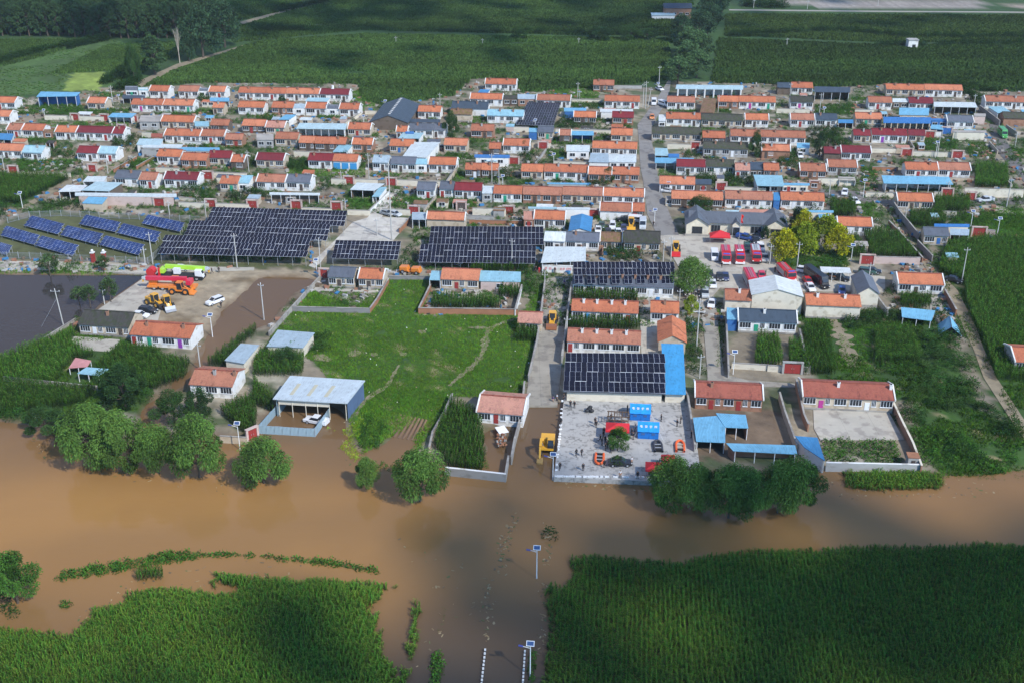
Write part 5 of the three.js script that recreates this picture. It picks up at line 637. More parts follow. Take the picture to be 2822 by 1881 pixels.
function pickup(px, py, turn, c, label, o = {}) {
  const t = begin('pickup_truck', px, py, turn, label, 'pickup', o.y), C = PNT[c];
  part(t, 'body', ext([[-2.6, 0.5], [-2.6, 1.05], [0.9, 1.08], [1.2, 1.08], [2.4, 1], [2.6, 0.75], [2.58, 0.4], [-2.5, 0.4]], 1.85, 0.08), C); part(t, 'cabin_glass', ext([[-0.9, 1.05], [-0.7, 1.68], [0.6, 1.68], [1.3, 1.05]], 1.66, 0.1), GLASS); part(t, 'roof', box(1.5, 0.08, 1.4, 0, 1.7, -0.05), C);
  part(t, 'cargo_bed', merge([box(1.6, 0.06, 1.5, 0, 1.07, -1.75), box(0.08, 0.35, 1.6, -0.86, 1.2, -1.75), box(0.08, 0.35, 1.6, 0.86, 1.2, -1.75), box(1.7, 0.35, 0.08, 0, 1.2, -2.55)]), o.cover ? PNT[o.cover] : C); wheels(t, 0.38, 0.82, [-1.6, 1.6]); lamps(t, 0.85, 2.56, 0.68); return t;
}
function van(px, py, turn, c, label, o = {}) {
  const t = begin(o.name ?? 'van', px, py, turn, label, o.cat ?? 'van', o.y), C = PNT[c], L = o.len ?? 5.2, H = o.h ?? 2.15;
  part(t, 'body', ext([[-L / 2, 0.4], [-L / 2, H - 0.05], [-L / 2 + 0.15, H], [L / 2 - 1.5, H], [L / 2 - 0.7, 1.15], [L / 2, 0.98], [L / 2, 0.35]], 1.9, 0.1), C); part(t, 'windscreen', box(1.55, 0.06, 1.05, 0, (H + 1.15) / 2 + 0.05, L / 2 - 1.05, 0, 0.9), GLASS);
  for (const s of [-1, 1]) part(t, 'side_window', box(0.04, 0.55, L * 0.6, s * 0.955, H - 0.55, -0.5), GLASS); wheels(t, 0.36, 0.84, [-L * 0.3, L * 0.3]); lamps(t, 0.8, L / 2 - 0.02, 0.68); return t;
}
function fireTruck(px, py, turn, label, o = {}) {
  const t = begin('fire_engine', px, py, turn, label, 'fire engine', o.y), C = PNT.red, L = o.len ?? 7.6, z0 = L / 2;
  part(t, 'cab', ext([[z0 - 2.2, 0.55], [z0 - 2.2, 2.75], [z0 - 0.35, 2.75], [z0 - 0.02, 1.55], [z0, 0.5]], 2.45, 0.08), C); part(t, 'windscreen', box(2.1, 0.95, 0.08, 0, 2.1, z0 - 0.13, 0, -0.27), GLASS); for (const s of [-1, 1]) part(t, 'side_window', box(0.05, 0.8, 1.4, s * 1.23, 2.1, z0 - 1.2), GLASS);
  part(t, 'bumper', box(2.5, 0.4, 0.25, 0, 0.6, z0 + 0.08), o.black ? BLACK : WHITE); part(t, 'light_bar', box(1.6, 0.2, 0.3, 0, 2.88, z0 - 0.8), mat(0.05, 0.12, 0.6, { roughness: 0.2 })); lamps(t, 0.95, z0 + 0.02, 0.95);
  part(t, 'equipment_body', box(2.45, o.low ? 1.7 : 2.35, L - 2.4, 0, 0.55 + (o.low ? 0.85 : 1.18), -1.15), C); for (const s of [-1, 1]) for (let i = 0; i < 3; i++) part(t, 'roller_shutter', box(0.05, 1.2, (L - 3) / 3 - 0.12, s * 1.24, 1.5, -1.15 + (i - 1) * (L - 3) / 3), STEEL); for (const s of [-1, 1]) part(t, 'stripe', box(0.04, 0.14, L - 0.8, s * 1.25, 0.85, -0.2), WHITE);
  part(t, 'roof_deck', box(2, 0.08, L - 3.2, 0, (o.low ? 2.3 : 2.98), -1.15), o.bed ? PNT.silver : PNT.crimson); const ly = (o.low ? 2.55 : 3.2), lad = []; for (const s of [-1, 1]) lad.push(box(0.07, 0.12, L - 3, s * 0.3, ly, -1.2)); for (let i = 0; i < 9; i++) lad.push(box(0.6, 0.06, 0.06, 0, ly, -1.2 + (i - 4) * (L - 3) / 9)); part(t, 'ladder', merge(lad), STEEL); if (o.plate) part(t, 'hatch', box(1.5, 0.06, 1.1, 0, ly - 0.1, z0 - 2.9), WHITE);
  wheels(t, 0.5, 1.05, L > 8.5 ? [z0 - 1.3, -z0 + 2.6, -z0 + 1.4] : [z0 - 1.3, -z0 + 1.7]); return t;
}
function craneTruck(px, py, turn, c, label, o = {}) {        // telescopic boom lying along a long carrier
  const t = begin('crane_truck', px, py, turn, label, 'crane truck'), C = PNT[c], L = 12.5;
  part(t, 'carrier', ext([[-L / 2, 0.75], [-L / 2, 1.35], [L / 2 - 2, 1.35], [L / 2 - 0.1, 1.2], [L / 2, 0.7]], 2.5, 0.06), o.under ? PNT[o.under] : BLACK); part(t, 'cab', ext([[L / 2 - 2.2, 1.2], [L / 2 - 2.2, 2.9], [L / 2 - 0.6, 2.9], [L / 2 - 0.1, 1.9], [L / 2, 1]], 1.2, 0.08, -0.6), PNT[o.cab ?? c]); part(t, 'windscreen', box(1, 0.8, 0.06, -0.6, 2.35, L / 2 - 0.3, 0, -0.45), GLASS);
  part(t, 'turntable', new THREE.CylinderGeometry(1, 1.1, 0.5, 18).translate(0, 1.6, -1.5), BLACK); part(t, 'operator_cab', merge([box(0.9, 1.5, 1.7, -0.85, 2.5, -0.6)]), PNT[o.cab ?? c]); part(t, 'counterweight', box(2.4, 1.1, 1.2, 0, 2.3, -4.6), C);
  const b = part(t, 'boom', box(0.85, 0.95, 10.5, 0.35, 3.05, 1.2, 0, 0.02), C); part(b, 'boom_section', merge([box(0.68, 0.76, 0.7, 0.35, 2.98, 6.7), box(0.5, 0.58, 0.6, 0.35, 2.96, 7.2)]), PNT.silver); part(t, 'hook_block', box(0.4, 0.6, 0.3, 0.35, 2.2, 7.35), PNT.yellow);
  for (const z of [-5.2, 3.2]) part(t, 'outrigger', box(3, 0.3, 0.35, 0, 0.9, z), BLACK); wheels(t, 0.58, 1.05, [-4.4, -3, 2.2, 4.4]); return t;
}
function loader(px, py, turn, c, label, o = {}) {            // wheel loader: tall tyres, cab, arms and a bucket
  const t = begin('wheel_loader', px, py, turn, label, 'wheel loader', o.y), C = PNT[c];
  part(t, 'engine_hood', ext([[-3, 0.9], [-3, 1.9], [-0.9, 2.1], [-0.9, 0.8]], 1.7, 0.1), C); part(t, 'frame', box(1.1, 0.6, 4, 0, 0.95, 0.2), C); part(t, 'cab_glass', ext([[-1, 1.2], [-0.9, 2.95], [0.3, 2.95], [0.6, 1.2]], 1.45, 0.08), GLASS); part(t, 'cab_roof', box(1.6, 0.14, 1.5, 0, 3.02, -0.3), C);
  for (const s of [-1, 1]) { part(t, 'lift_arm', bar(V3(s * 0.5, 1.7, 0.6), V3(s * 0.5, 0.7, 2.6), 0.13, 6), C); part(t, 'cab_post', bar(V3(s * 0.7, 1.2, 0.55), V3(s * 0.7, 2.95, 0.3), 0.06, 5), C); }
  const bs = [[2.4, 0.15], [2.3, 1.1], [2.5, 1.25], [2.75, 0.5], [3.6, 0.25], [3.6, 0.12]]; part(t, 'bucket', ext(bs, 2.5, 0.02), o.bucket ?? C); for (const z of [-2, 1.4]) for (const s of [-1, 1]) { const w = part(t, 'wheel', wheelG(0.78, 0.5, s * 1.02, 0.78, z), TYRE); part(w, 'rim', wheelG(0.42, 0.54, s * 1.02, 0.78, z), C); } return t;
}
// left lot
craneTruck(500, 768, 90, 'lime', 'lime green crane truck with boom stowed, second machine from the top of the lot', { cab: 'white' });
craneTruck(476, 797, -90, 'crimson', 'red-boomed crane truck with orange cab end in the left lot', { cab: 'orange', under: 'orange' });
loader(500, 808, 90, 'orange', 'orange wheel loader parked in front of the red crane boom'); loader(430, 842, 60, 'yellow', 'yellow loader left of two parked below the cranes', { bucket: BLACK }); loader(462, 847, 35, 'yellow', 'yellow loader right of two parked below the cranes', { bucket: STEEL });
{ const t = begin('pump_trailer', 424, 770, 90, 'red pump trailer with a big round red drum at the lot corner', 'pump trailer'); part(t, 'chassis', box(2, 0.5, 4, 0, 0.9, 0), PNT.red); const d = new THREE.CylinderGeometry(1.1, 1.1, 1.9, 20); d.rotateZ(Math.PI / 2); part(t, 'drum', d.translate(0, 2.3, -0.4), PNT.red); part(t, 'mast', box(0.5, 2.6, 0.5, 0, 1.9, 1.6), PNT.red); wheels(t, 0.5, 1, [-1.2, 1.2]); }
car(408, 862, 80, 'black', 'black car below the yellow loaders in the left lot', { suv: 1 }); car(385, 874, 85, 'white', 'white car at the lower left corner of the machine lot', {}); car(592, 836, -35, 'white', 'white off-road car alone on the sandy lot', { suv: 1 }); car(500, 745, 90, 'white', 'white car half hidden behind the lime green crane', {});
// forecourt
van(1969, 712, 0, 'white', 'white van at the left end of the forecourt line'); fireTruck(1999, 716, 0, 'leftmost fire engine of the three parked in line', {}); fireTruck(2037, 716, 0, 'middle fire engine of the three in line, white plate on its roof', { plate: 1 }); fireTruck(2082, 714, 0, 'rightmost fire engine of the three, silver deck behind its cab', { bed: 1, black: 1 });
pickup(2107, 716, 0, 'grey', 'grey pickup right of the three fire engines'); pickup(2097, 688, 0, 'white', 'small white pickup behind the rightmost fire engine'); pickup(2060, 688, 0, 'green', 'dark green pickup between fire engines and station'); pickup(2083, 668, 0, 'black', 'black pickup with silver load behind the fire engines', {}); pickup(2054, 660, 60, 'blue', 'blue covered pickup at the station wall', { cover: 'blue' }); car(2096, 654, 0, 'navy', 'dark blue car beside the blue pickup at the station', {});
fireTruck(2068, 786, 6, 'large bright red fire engine behind the orange-roofed cream annexe', { len: 10 }); fireTruck(2166, 762, 14, 'red fire engine just behind the grey hall roof', { len: 8.5, low: 1 }); car(2099, 764, 0, 'crimson', 'red car right of the large red fire engine');
car(1956, 762, 0, 'black', 'black car under the edge of the big willow'); car(1964, 788, 0, 'white', 'white car behind the black one near the big willow'); pickup(1943, 814, 0, 'silver', 'pale silver pickup at the top of the straight road'); car(1961, 842, -8, 'white', 'white car lowest on the straight concrete road'); car(1999, 768, 0, 'navy', 'navy car between the white pole and the red fire engine'); car(1984, 768, 0, 'black', 'black car immediately left of the white pole');
van(2250, 778, 22, 'black', 'long dark coach with a grey roof behind the orange-roofed building', { name: 'coach', cat: 'coach', len: 10.5, h: 3.1 }); car(2320, 806, -8, 'blue', 'blue car in front of the white carport'); car(2219, 752, 70, 'white', 'white car beside the tall forecourt pole', { suv: 1 }); car(2233, 797, 10, 'white', 'small white car left of the long coach'); car(2226, 780, 10, 'red', 'red car left of the long coach', {}); car(2296, 768, 80, 'navy', 'navy car under the left of the white carport'); pickup(2314, 772, 75, 'black', 'black pickup with red tailboard under the white carport', { cover: 'brown' }); car(2390, 754, 78, 'green', 'dark green car by the shrubs right of the carport', { suv: 1 }); car(2405, 752, 80, 'black', 'black car behind the cream-gabled narrow building'); car(2628, 776, 60, 'black', 'black car beside the white house at the right lane');
loader(1862, 696, 0, 'yellow', 'small yellow and red loader at the forecourt entrance', { bucket: PNT.red });
// behind the dark-tiled house
car(1649, 638, 0, 'white', 'white car at the front left of the crowded car park'); car(1658, 626, 0, 'green', 'dark green car at the back left of the crowded car park'); car(1675, 644, 0, 'black', 'black car at the front of the crowded car park'); car(1688, 628, 0, 'white', 'white car in the second line of the crowded car park', { suv: 1 }); car(1704, 645, 10, 'white', 'white car at the front right of the crowded car park'); car(1722, 610, 80, 'black', 'black car left of two beneath the white wall'); car(1737, 610, 80, 'black', 'black car right of two beneath the white wall', { suv: 1 }); loader(1739, 628, 0, 'yellow', 'bright yellow loader in the crowded car park'); van(1756, 613, 80, 'white', 'white van beneath the red doors by the car park'); van(1771, 627, 0, 'silver', 'silver box van at the right of the car park', { h: 2.6 }); car(1719, 634, 0, 'navy', 'navy car beside the yellow loader in the car park');
// elsewhere
car(2328, 534, -12, 'white', 'white car parked alone on the earth yard, right part'); car(2355, 558, 20, 'white', 'white car beside the square maize plot, right part'); pickup(2716, 556, -75, 'silver', 'silver pickup by the long cream wall at far right'); car(2205, 432, 0, 'white', 'white car near the dark poplar, right part'); van(2763, 376, 0, 'grass', 'green lorry in the muddy lane at far right', { name: 'lorry', cat: 'lorry', len: 7, h: 3 }); car(1797, 326, 0, 'orange', 'orange-brown car far up the main street'); van(1802, 287, 0, 'white', 'white van left at the head of the main street'); van(1830, 292, 40, 'white', 'white van right at the head of the main street'); car(1818, 248, 30, 'white', 'white car by the field trees at the street head'); car(1842, 530, 75, 'white', 'white car parked on the right side of the main street'); car(1066, 592, 60, 'grey', 'grey small car by the tall mast, left of two'); car(1088, 594, 60, 'silver', 'silver small car by the tall mast, right of two');
pickup(872, 1166, -105, 'white', 'white pickup standing in brown water inside the pale blue pen', { y: -0.15 });
loader(1522, 893, 0, 'yellow', 'yellow loader with rusty bucket coming down the concrete lane', { bucket: PNT.brown });
{ const t = begin('farm_machine', 1132, 752, 80, 'orange farm machine with two hoods on the meadow edge', 'farm machine'); for (const z of [-1.6, 1.6]) part(t, 'hood', ext([[z - 1.3, 0.6], [z - 1.2, 1.7], [z + 0.9, 1.9], [z + 1.3, 0.6]], 2, 0.2), PNT.orange); part(t, 'frame', box(1.4, 0.4, 5.5, 0, 0.6, 0), PNT.orange); wheels(t, 0.5, 1, [-1.9, 1.9]); }
{ // excavator wading in the lane
  const t = begin('excavator', 1508, 1240, 0, 'yellow excavator with its bucket lowered into the flooded lane', 'excavator', 0), C = PNT.yellow;
  for (const s of [-1, 1]) part(t, 'track', ext([[-2, -0.3], [-2.1, 0.3], [-1.7, 0.65], [1.7, 0.65], [2.1, 0.3], [2, -0.3]], 0.6, 0.06, s * 1.15), BLACK);
  part(t, 'turntable', new THREE.CylinderGeometry(0.8, 0.9, 0.4, 16).translate(0, 0.8, 0), BLACK); part(t, 'body', ext([[-2.6, 1], [-2.6, 2.3], [-2.3, 2.5], [-0.4, 2.4], [-0.3, 1]], 2.7, 0.12), C); part(t, 'deck', box(2.6, 0.35, 3.4, 0, 1.1, -0.1), C); const cb = part(t, 'cab', ext([[-0.3, 1.1], [-0.35, 2.9], [0.9, 2.9], [1.4, 1.9], [1.4, 1.1]], 1.2, 0.06, 0.72), GLASS); part(cb, 'cab_frame', merge([box(1.25, 0.12, 1.4, 0.72, 2.95, 0.3), box(0.1, 1.9, 0.12, 1.3, 2, 1.1, 0, 0.2), box(0.1, 1.9, 0.12, 0.14, 2, 1.1, 0, 0.2), box(0.1, 1.9, 0.12, 1.3, 2, -0.3)]), C);
  const bm = (a, b, w) => { const d = b.clone().sub(a), l = d.length(), g = box(w, 0.55, l); g.rotateX(-Math.atan2(d.y, d.z)); return g.translate((a.x + b.x) / 2, (a.y + b.y) / 2, (a.z + b.z) / 2); };
  const a0 = V3(-0.6, 1.7, 0), a1 = V3(-0.95, 3.6, 2), a2 = V3(-1.05, 3.1, 4), a3 = V3(-1.05, 1, 4.6); part(t, 'boom', merge([bm(a0, a1, 0.5), bm(a1, a2, 0.48)]), C); part(t, 'stick', bm(a2, a3, 0.36), C); part(t, 'hydraulic_ram', bar(V3(-0.7, 1.6, 1), V3(-0.95, 3, 2), 0.09, 6), STEEL); part(t, 'bucket', ext([[4.2, 0.9], [4.0, 0.1], [4.5, -0.35], [5.2, -0.2], [5.3, 0.3], [4.9, 0.9]], 1.15, 0.04, -1.05), mat(0.5, 0.3, 0.1, { map: tMottle }));
}
// ---------------------------------------------------------------- on the square (its pavement is at 0.95)
const SQ = 0.96;
function tent(px, py, label) {
  const t = begin('relief_tent', px, py, 0, label, 'tent', SQ), B = mat(0.01, 0.3, 0.78, { roughness: 0.75, map: tSheet }), B2 = mat(0.006, 0.17, 0.58, { roughness: 0.8, map: tSheet }), w = 4.2, d = 3.6, h = 1.9, r = 2.9;
  part(t, 'roof', loft([[0.25, h - 0.15], [-d / 2, r], [-d - 0.25, h - 0.15], [-d - 0.2, h - 0.25], [-d / 2, r - 0.08], [0.2, h - 0.25]], w, 4, [0, -0.06, -0.03, -0.06, 0]).translate(-w / 2, 0, d / 2), B); part(t, 'wall', loft([[0, 0], [0, h - 0.1], [-d / 2, r - 0.15], [-d, h - 0.1], [-d, 0]], w - 0.2, 1).translate(-w / 2 + 0.1, 0, d / 2), B2);
  for (const s of [-1, 1]) { const wn = part(t, 'window', box(0.7, 0.55, 0.05, s * 1, 1.15, d / 2 + 0.02), mat(0.05, 0.12, 0.3)); part(wn, 'flap', box(0.8, 0.12, 0.1, s * 1, 1.48, d / 2 + 0.04), B); }
  const an = Math.atan2(r - h + 0.15, d / 2 + 0.25), strokes = [[[0, 0.16, 0.5, 0.09], [0, -0.02, 0.56, 0.08], [-0.02, 0, 0.09, 0.56], [0.14, -0.2, 0.28, 0.08]], [[0, 0.2, 0.5, 0.08], [-0.18, -0.02, 0.08, 0.3], [0.18, -0.02, 0.08, 0.3], [0, 0, 0.1, 0.5], [0, -0.22, 0.4, 0.08]], [[0, 0.2, 0.46, 0.08], [0, 0, 0.56, 0.08], [0, -0.1, 0.09, 0.42], [-0.1, -0.24, 0.24, 0.07]], [[0, 0.22, 0.44, 0.08], [-0.2, 0, 0.08, 0.5], [0.2, 0, 0.08, 0.5], [0, 0.02, 0.44, 0.08], [0, -0.02, 0.08, 0.48]]];
  strokes.forEach((l, i) => { const g = merge(l.map(([x, y, a, b]) => box(a, 0.02, b, x, 0, -y))); g.rotateX(an); part(t, 'white_character', g.translate(-1.4 + i * 0.93, (h + r) / 2 - 0.03, d / 4 + 0.16), WHITE); });
  for (const x of [-1, 1]) for (const z of [-1, 1]) part(t, 'guy_rope', bar(V3(x * w / 2, h - 0.2, z * d / 2), V3(x * (w / 2 + 0.9), 0, z * (d / 2 + 0.5)), 0.02, 4), WHITE);
}
tent(1764, 1146, 'back one of two blue relief tents, white characters on its roof'); tent(1786, 1196, 'front one of two blue relief tents, white characters on its roof');
function canopy(px, py, w, d, h, label, y, ped) { const t = begin('pop_up_canopy', px, py, 0, label, 'canopy', y), C = mat(0.68, 0.02, 0.03, { roughness: 0.7, map: tSheet }), s = new Tri(), a = [V3(-w / 2, h, d / 2), V3(w / 2, h, d / 2), V3(w / 2, h, -d / 2), V3(-w / 2, h, -d / 2)], k = V3(0, h + (y === SQ ? 0.85 : 1.5), 0); for (let i = 0; i < 4; i++) { const j = (i + 1) % 4, m = a[i].clone().lerp(a[j], 0.5); m.y -= 0.06; s.tri(a[i], m, k).tri(m, a[j], k); s.quad(V3(a[i].x, h - 0.3, a[i].z), V3(a[j].x, h - 0.3, a[j].z), a[j], a[i]); } part(t, 'cover', s.geo(), C); for (const v of a) part(t, 'leg', bar(V3(v.x * 0.97, 0, v.z * 0.97), V3(v.x * 0.97, h, v.z * 0.97), 0.04, 5), STEEL); part(t, 'table', box(w * 0.6, 0.06, 0.8, 0, 0.75, 0.2), WOOD); return t; }
canopy(1701, 1204, 4.6, 3.4, 2.3, 'red canopy behind the small tree on the square', SQ); canopy(1800, 1312, 3, 3, 2.2, 'red canopy at the front of the square beside the willows', SQ); canopy(1840, 1290, 2.6, 2.6, 2.2, 'red canopy half hidden by the willow crown', SQ); canopy(1983, 668, 5.6, 3.4, 2.1, 'red canopy before the left window of the station');
{ const t = begin('timber_frame', 1703, 1168, 0, 'dark timber frame shelter behind the red canopy', 'shelter', SQ); for (const x of [-2, -0.7, 0.7, 2]) for (const z of [-1, 1]) part(t, 'post', box(0.14, 2.2, 0.14, x, 1.1, z), WOOD); for (const z of [-1, 1]) part(t, 'beam', box(4.4, 0.16, 0.16, 0, 2.27, z), WOOD); for (let i = 0; i < 8; i++) part(t, 'slat', box(0.12, 0.06, 2.3, -1.9 + i * 0.55, 2.4, 0), WOOD); part(t, 'bench', box(3.8, 0.1, 0.5, 0, 0.5, -0.6), WOOD); }
function boat(px, py, turn, floor, tubeM, label, open) { const t = begin('inflatable_boat', px, py, turn, label, 'boat', SQ); const pts = [V3(-0.7, 0.28, 1.9), V3(-0.75, 0.28, 0.4), V3(-0.72, 0.3, -0.9), V3(-0.45, 0.36, -1.7), V3(0, 0.4, -2), V3(0.45, 0.36, -1.7), V3(0.72, 0.3, -0.9), V3(0.75, 0.28, 0.4), V3(0.7, 0.28, 1.9)]; part(t, 'tube', new THREE.TubeGeometry(new THREE.CatmullRomCurve3(pts), 40, 0.25, 10), tubeM); part(t, 'floor', box(1.2, 0.1, 3.2, 0, 0.16, 0.2), floor); part(t, 'transom', box(1.3, 0.5, 0.08, 0, 0.35, 1.5), BLACK); for (const z of [-0.5, 0.7]) part(t, 'thwart', box(1.3, 0.08, 0.25, 0, 0.42, z), open ? floor : STEEL); return t; }
const OR = mat(0.8, 0.13, 0.03, { roughness: 0.5 });
boat(1652, 1266, 180, BLACK, OR, 'orange inflatable boat with black floor beside the dark car'); boat(1874, 1232, 0, mat(0.4, 0.36, 0.3), OR, 'orange inflatable boat at the right edge of the square', 1); boat(1813, 1232, 4, BLACK, mat(0.045, 0.045, 0.055, { roughness: 0.5 }), 'dark grey inflatable boat in front of the blue tents');
const leafyCar = car(1708, 1280, 95, 'black', 'dark car under leafy branches on the square', { y: SQ });
{ const t = begin('equipment_pile', 1624, 1132, 0, 'black pile of equipment bags at the back of the square', 'equipment', SQ); for (const [x, y, z, s] of [[0, 0.45, 0, 1], [0.5, 0.4, 0.5, 0.8], [-0.45, 0.35, 0.5, 0.7], [0.2, 0.95, -0.1, 0.7]]) part(t, 'bag', new THREE.SphereGeometry(0.55 * s, 10, 8).scale(1.2, 0.85, 0.9).translate(x, y, z), BLACK); }
{ const t = begin('flagpole', 2036, 676, 0, 'flagpole with a drooping red flag before the station door', 'flagpole'); part(t, 'pole', bar(V3(0, 0, 0), V3(0, 9, 0), 0.07, 8, 0.05), STEEL); const f = new Tri(); for (let i = 0; i < 5; i++) f.quad(V3(Math.sin(i) * 0.08, 8.9 - i * 0.45, 0), V3(0.55 + Math.sin(i * 1.7) * 0.2, 8.8 - i * 0.5, 0.15 * Math.sin(i * 2)), V3(0.55 + Math.sin(i * 1.7 + 1.7) * 0.2, 8.3 - i * 0.5, 0.15 * Math.sin(i * 2 + 2)), V3(Math.sin(i + 1) * 0.08, 8.45 - i * 0.45, 0)); part(t, 'flag', f.geo(), mat(0.7, 0.03, 0.02)); }
{ const t = begin('carport', 2304, 782, 0, 'white carport roof over two vehicles right of the coach', 'carport'); const W = 7.5; part(t, 'roof', box(W, 0.12, 3.2, 0, 2.7, -2.6, 0, 0.06), ROOF.w[0]); for (const x of [-W / 2 + 0.2, -1, 1.2, W / 2 - 0.2]) for (const z of [-4, -1.2]) part(t, 'post', bar(V3(x, 0, z), V3(x, 2.7, z), 0.07, 6), FRAME); }
{ T(1412, 560); const a = tp(272, 632), b = tp(552, 640), an = Math.atan2(-(b.z - a.z), b.x - a.x), L = a.distanceTo(b), t = base('banner_wall', a, an); tag(t, 'white wall with red lettering at the head of the concrete lane', 'wall'); part(t, 'wall', box(L, 2, 0.3, L / 2, 0.9, 0), WALL.w); part(t, 'coping', box(L + 0.2, 0.1, 0.45, L / 2, 1.95, 0), WALL.w); const RC = mat(0.62, 0.05, 0.06); const glyph = [[[0, 0.25, 0.6, 0.08], [0, 0, 0.66, 0.08], [0, 0, 0.09, 0.66], [-0.2, -0.25, 0.3, 0.08]], [[-0.25, 0, 0.08, 0.6], [0.25, 0, 0.08, 0.6], [0, 0.28, 0.58, 0.08], [0, 0, 0.5, 0.07], [0, -0.28, 0.58, 0.08]], [[0, 0.3, 0.4, 0.08], [0, 0.1, 0.66, 0.08], [0, -0.1, 0.09, 0.45], [0.16, -0.28, 0.3, 0.08]], [[0, 0.2, 0.6, 0.08], [-0.15, -0.1, 0.08, 0.5], [0.18, -0.1, 0.08, 0.5], [0, -0.3, 0.5, 0.07]]]; [0.13, 0.27, 0.43, 0.63, 0.72, 0.84, 0.92].forEach((f, i) => part(t, 'red_character', merge(glyph[i % 4].map(([x, y, w, h]) => box(w, h, 0.03, x, y, 0))).translate(L * f, 1.05, 0.17), RC)); }
{ T(1412, 960); const o = tp(395, 1175, SQ), t = base('stone_edging', o); const run = (a, b, n) => { for (let i = 0; i < n; i++) { if (hash(i, n) < 0.25) continue; const p = tp(lerp(a[0], b[0], i / (n - 1)), lerp(a[1], b[1], i / (n - 1)), SQ).sub(o), m = part(t, 'stone', box(R(0.3, 0.6), R(0.15, 0.3), R(0.25, 0.4), 0, 0.1, 0), WHITE, [p.x, 0, p.z + 0.1]); m.rotation.y = R(-0.3, 0.3); } }; run([400, 1172], [1260, 1180], 44); run([398, 1160], [440, 760], 18); run([442, 740], [458, 480], 8); tag(t, 'row of white stones edging the front and left of the square', 'edging'); }
// ---------------------------------------------------------------- people
const SKIN = [0.42, 0.24, 0.16];
function figure(joints, bones, head, hands, shirt, trousers, sleeve) {
  const n = 64, half = 1.0, mc = new MarchingCubes(n, SKIN && new THREE.MeshStandardMaterial(), false, false, 60000), c = 0.95, f = mc.field;
  for (let k = 0, q = 0; k < n; k++) for (let j = 0; j < n; j++) for (let i = 0; i < n; i++, q++) {
    const x = (i / n * 2 - 1) * half, y = (j / n * 2 - 1) * half + c, z = (k / n * 2 - 1) * half; let d = 1e3, e = 0;
    for (const [a, b] of bones) { const A = joints[a], B = joints[b], bx = B[0] - A[0], by = B[1] - A[1], bz = B[2] - A[2], t = cl(((x - A[0]) * bx + (y - A[1]) * by + (z - A[2]) * bz) / (bx * bx + by * by + bz * bz + 1e-9)), v = Math.hypot(x - A[0] - bx * t, y - A[1] - by * t, z - A[2] - bz * t) - lerp(A[3], B[3], t); e += Math.exp(-v * 40); }
    f[q] = Math.log(e) / 40;
  }
  mc.isolation = 0; mc.update(); const cnt = mc.count, P0 = mc.positionArray, N0 = mc.normalArray, pos = [], nor = [];
  for (let i = 0; i < cnt; i++) { pos.push(P0[i * 3] * half, P0[i * 3 + 1] * half + c, P0[i * 3 + 2] * half); nor.push(N0[i * 3], N0[i * 3 + 1], N0[i * 3 + 2]); }
  let g = new THREE.BufferGeometry(); g.setAttribute('position', new THREE.Float32BufferAttribute(pos, 3)); g.setAttribute('normal', new THREE.Float32BufferAttribute(nor, 3)); g.setAttribute('uv', new THREE.Float32BufferAttribute(new Float32Array(cnt * 2), 2));
  const ex = []; // face, ears and five-fingered hands joined into the same body
  const H = joints[head], hx = H[0], hy = H[1], hz = H[2]; ex.push(new THREE.ConeGeometry(0.018, 0.05, 6).rotateX(-0.4).translate(hx, hy - 0.005, hz + 0.105)); for (const s of [-1, 1]) { ex.push(new THREE.SphereGeometry(0.024, 6, 5).scale(0.5, 1.2, 0.8).translate(hx + s * 0.09, hy, hz)); ex.push(new THREE.SphereGeometry(0.013, 6, 4).translate(hx + s * 0.034, hy + 0.02, hz + 0.093)); } ex.push(box(0.045, 0.01, 0.02, hx, hy - 0.05, hz + 0.095));
  for (const [w, s] of hands) { const J = joints[w]; ex.push(new THREE.SphereGeometry(0.04, 8, 6).scale(0.55, 1.2, 1).translate(J[0], J[1] - 0.04, J[2])); for (let k = 0; k < 4; k++) { const z = J[2] - 0.026 + k * 0.018, l = [0.06, 0.072, 0.068, 0.052][k]; ex.push(bar(V3(J[0], J[1] - 0.075, z), V3(J[0] - s * 0.006, J[1] - 0.075 - l * 0.55, z), 0.009, 5)); ex.push(bar(V3(J[0] - s * 0.006, J[1] - 0.075 - l * 0.5, z), V3(J[0] - s * 0.022, J[1] - 0.075 - l, z), 0.009, 5, 0.007)); } ex.push(bar(V3(J[0], J[1] - 0.03, J[2] + 0.03), V3(J[0] - s * 0.012, J[1] - 0.085, J[2] + 0.055), 0.011, 5, 0.008)); }
  g = merge([g, ...ex]); const p = g.attributes.position, col = new Float32Array(p.count * 3);
  for (let i = 0; i < p.count; i++) { const x = p.getX(i), y = p.getY(i), z = p.getZ(i); let q = shirt; const near = (j, r) => Math.hypot(x - joints[j][0], y - joints[j][1], z - joints[j][2]) < r; if (y < 0.09) q = [0.02, 0.02, 0.02]; else if (y < 0.93 && !hands.some(([w]) => near(w, 0.13)) ) q = trousers; if (y > 1.45 && near(head, 0.2)) q = y > hy + 0.035 || z < hz - 0.045 ? [0.015, 0.012, 0.01] : SKIN; if (hands.some(([w]) => near(w, sleeve ? 0.3 : 0.11))) q = SKIN; if (near(head, 0.125) && Math.abs(y - hy - 0.02) < 0.014 && z > hz + 0.095) q = [0.03, 0.02, 0.02]; col.set(q, i * 3); }
  g.setAttribute('color', new THREE.BufferAttribute(col, 3)); return g;
}
const bones = [['hip', 'chest'], ['chest', 'neck'], ['neck', 'head'], ['ls', 'rs'], ['ls', 'le'], ['le', 'lw'], ['rs', 're'], ['re', 'rw'], ['lh', 'lk'], ['lk', 'la'], ['la', 'lt'], ['rh', 'rk'], ['rk', 'ra'], ['ra', 'rt'], ['lh', 'rh']];
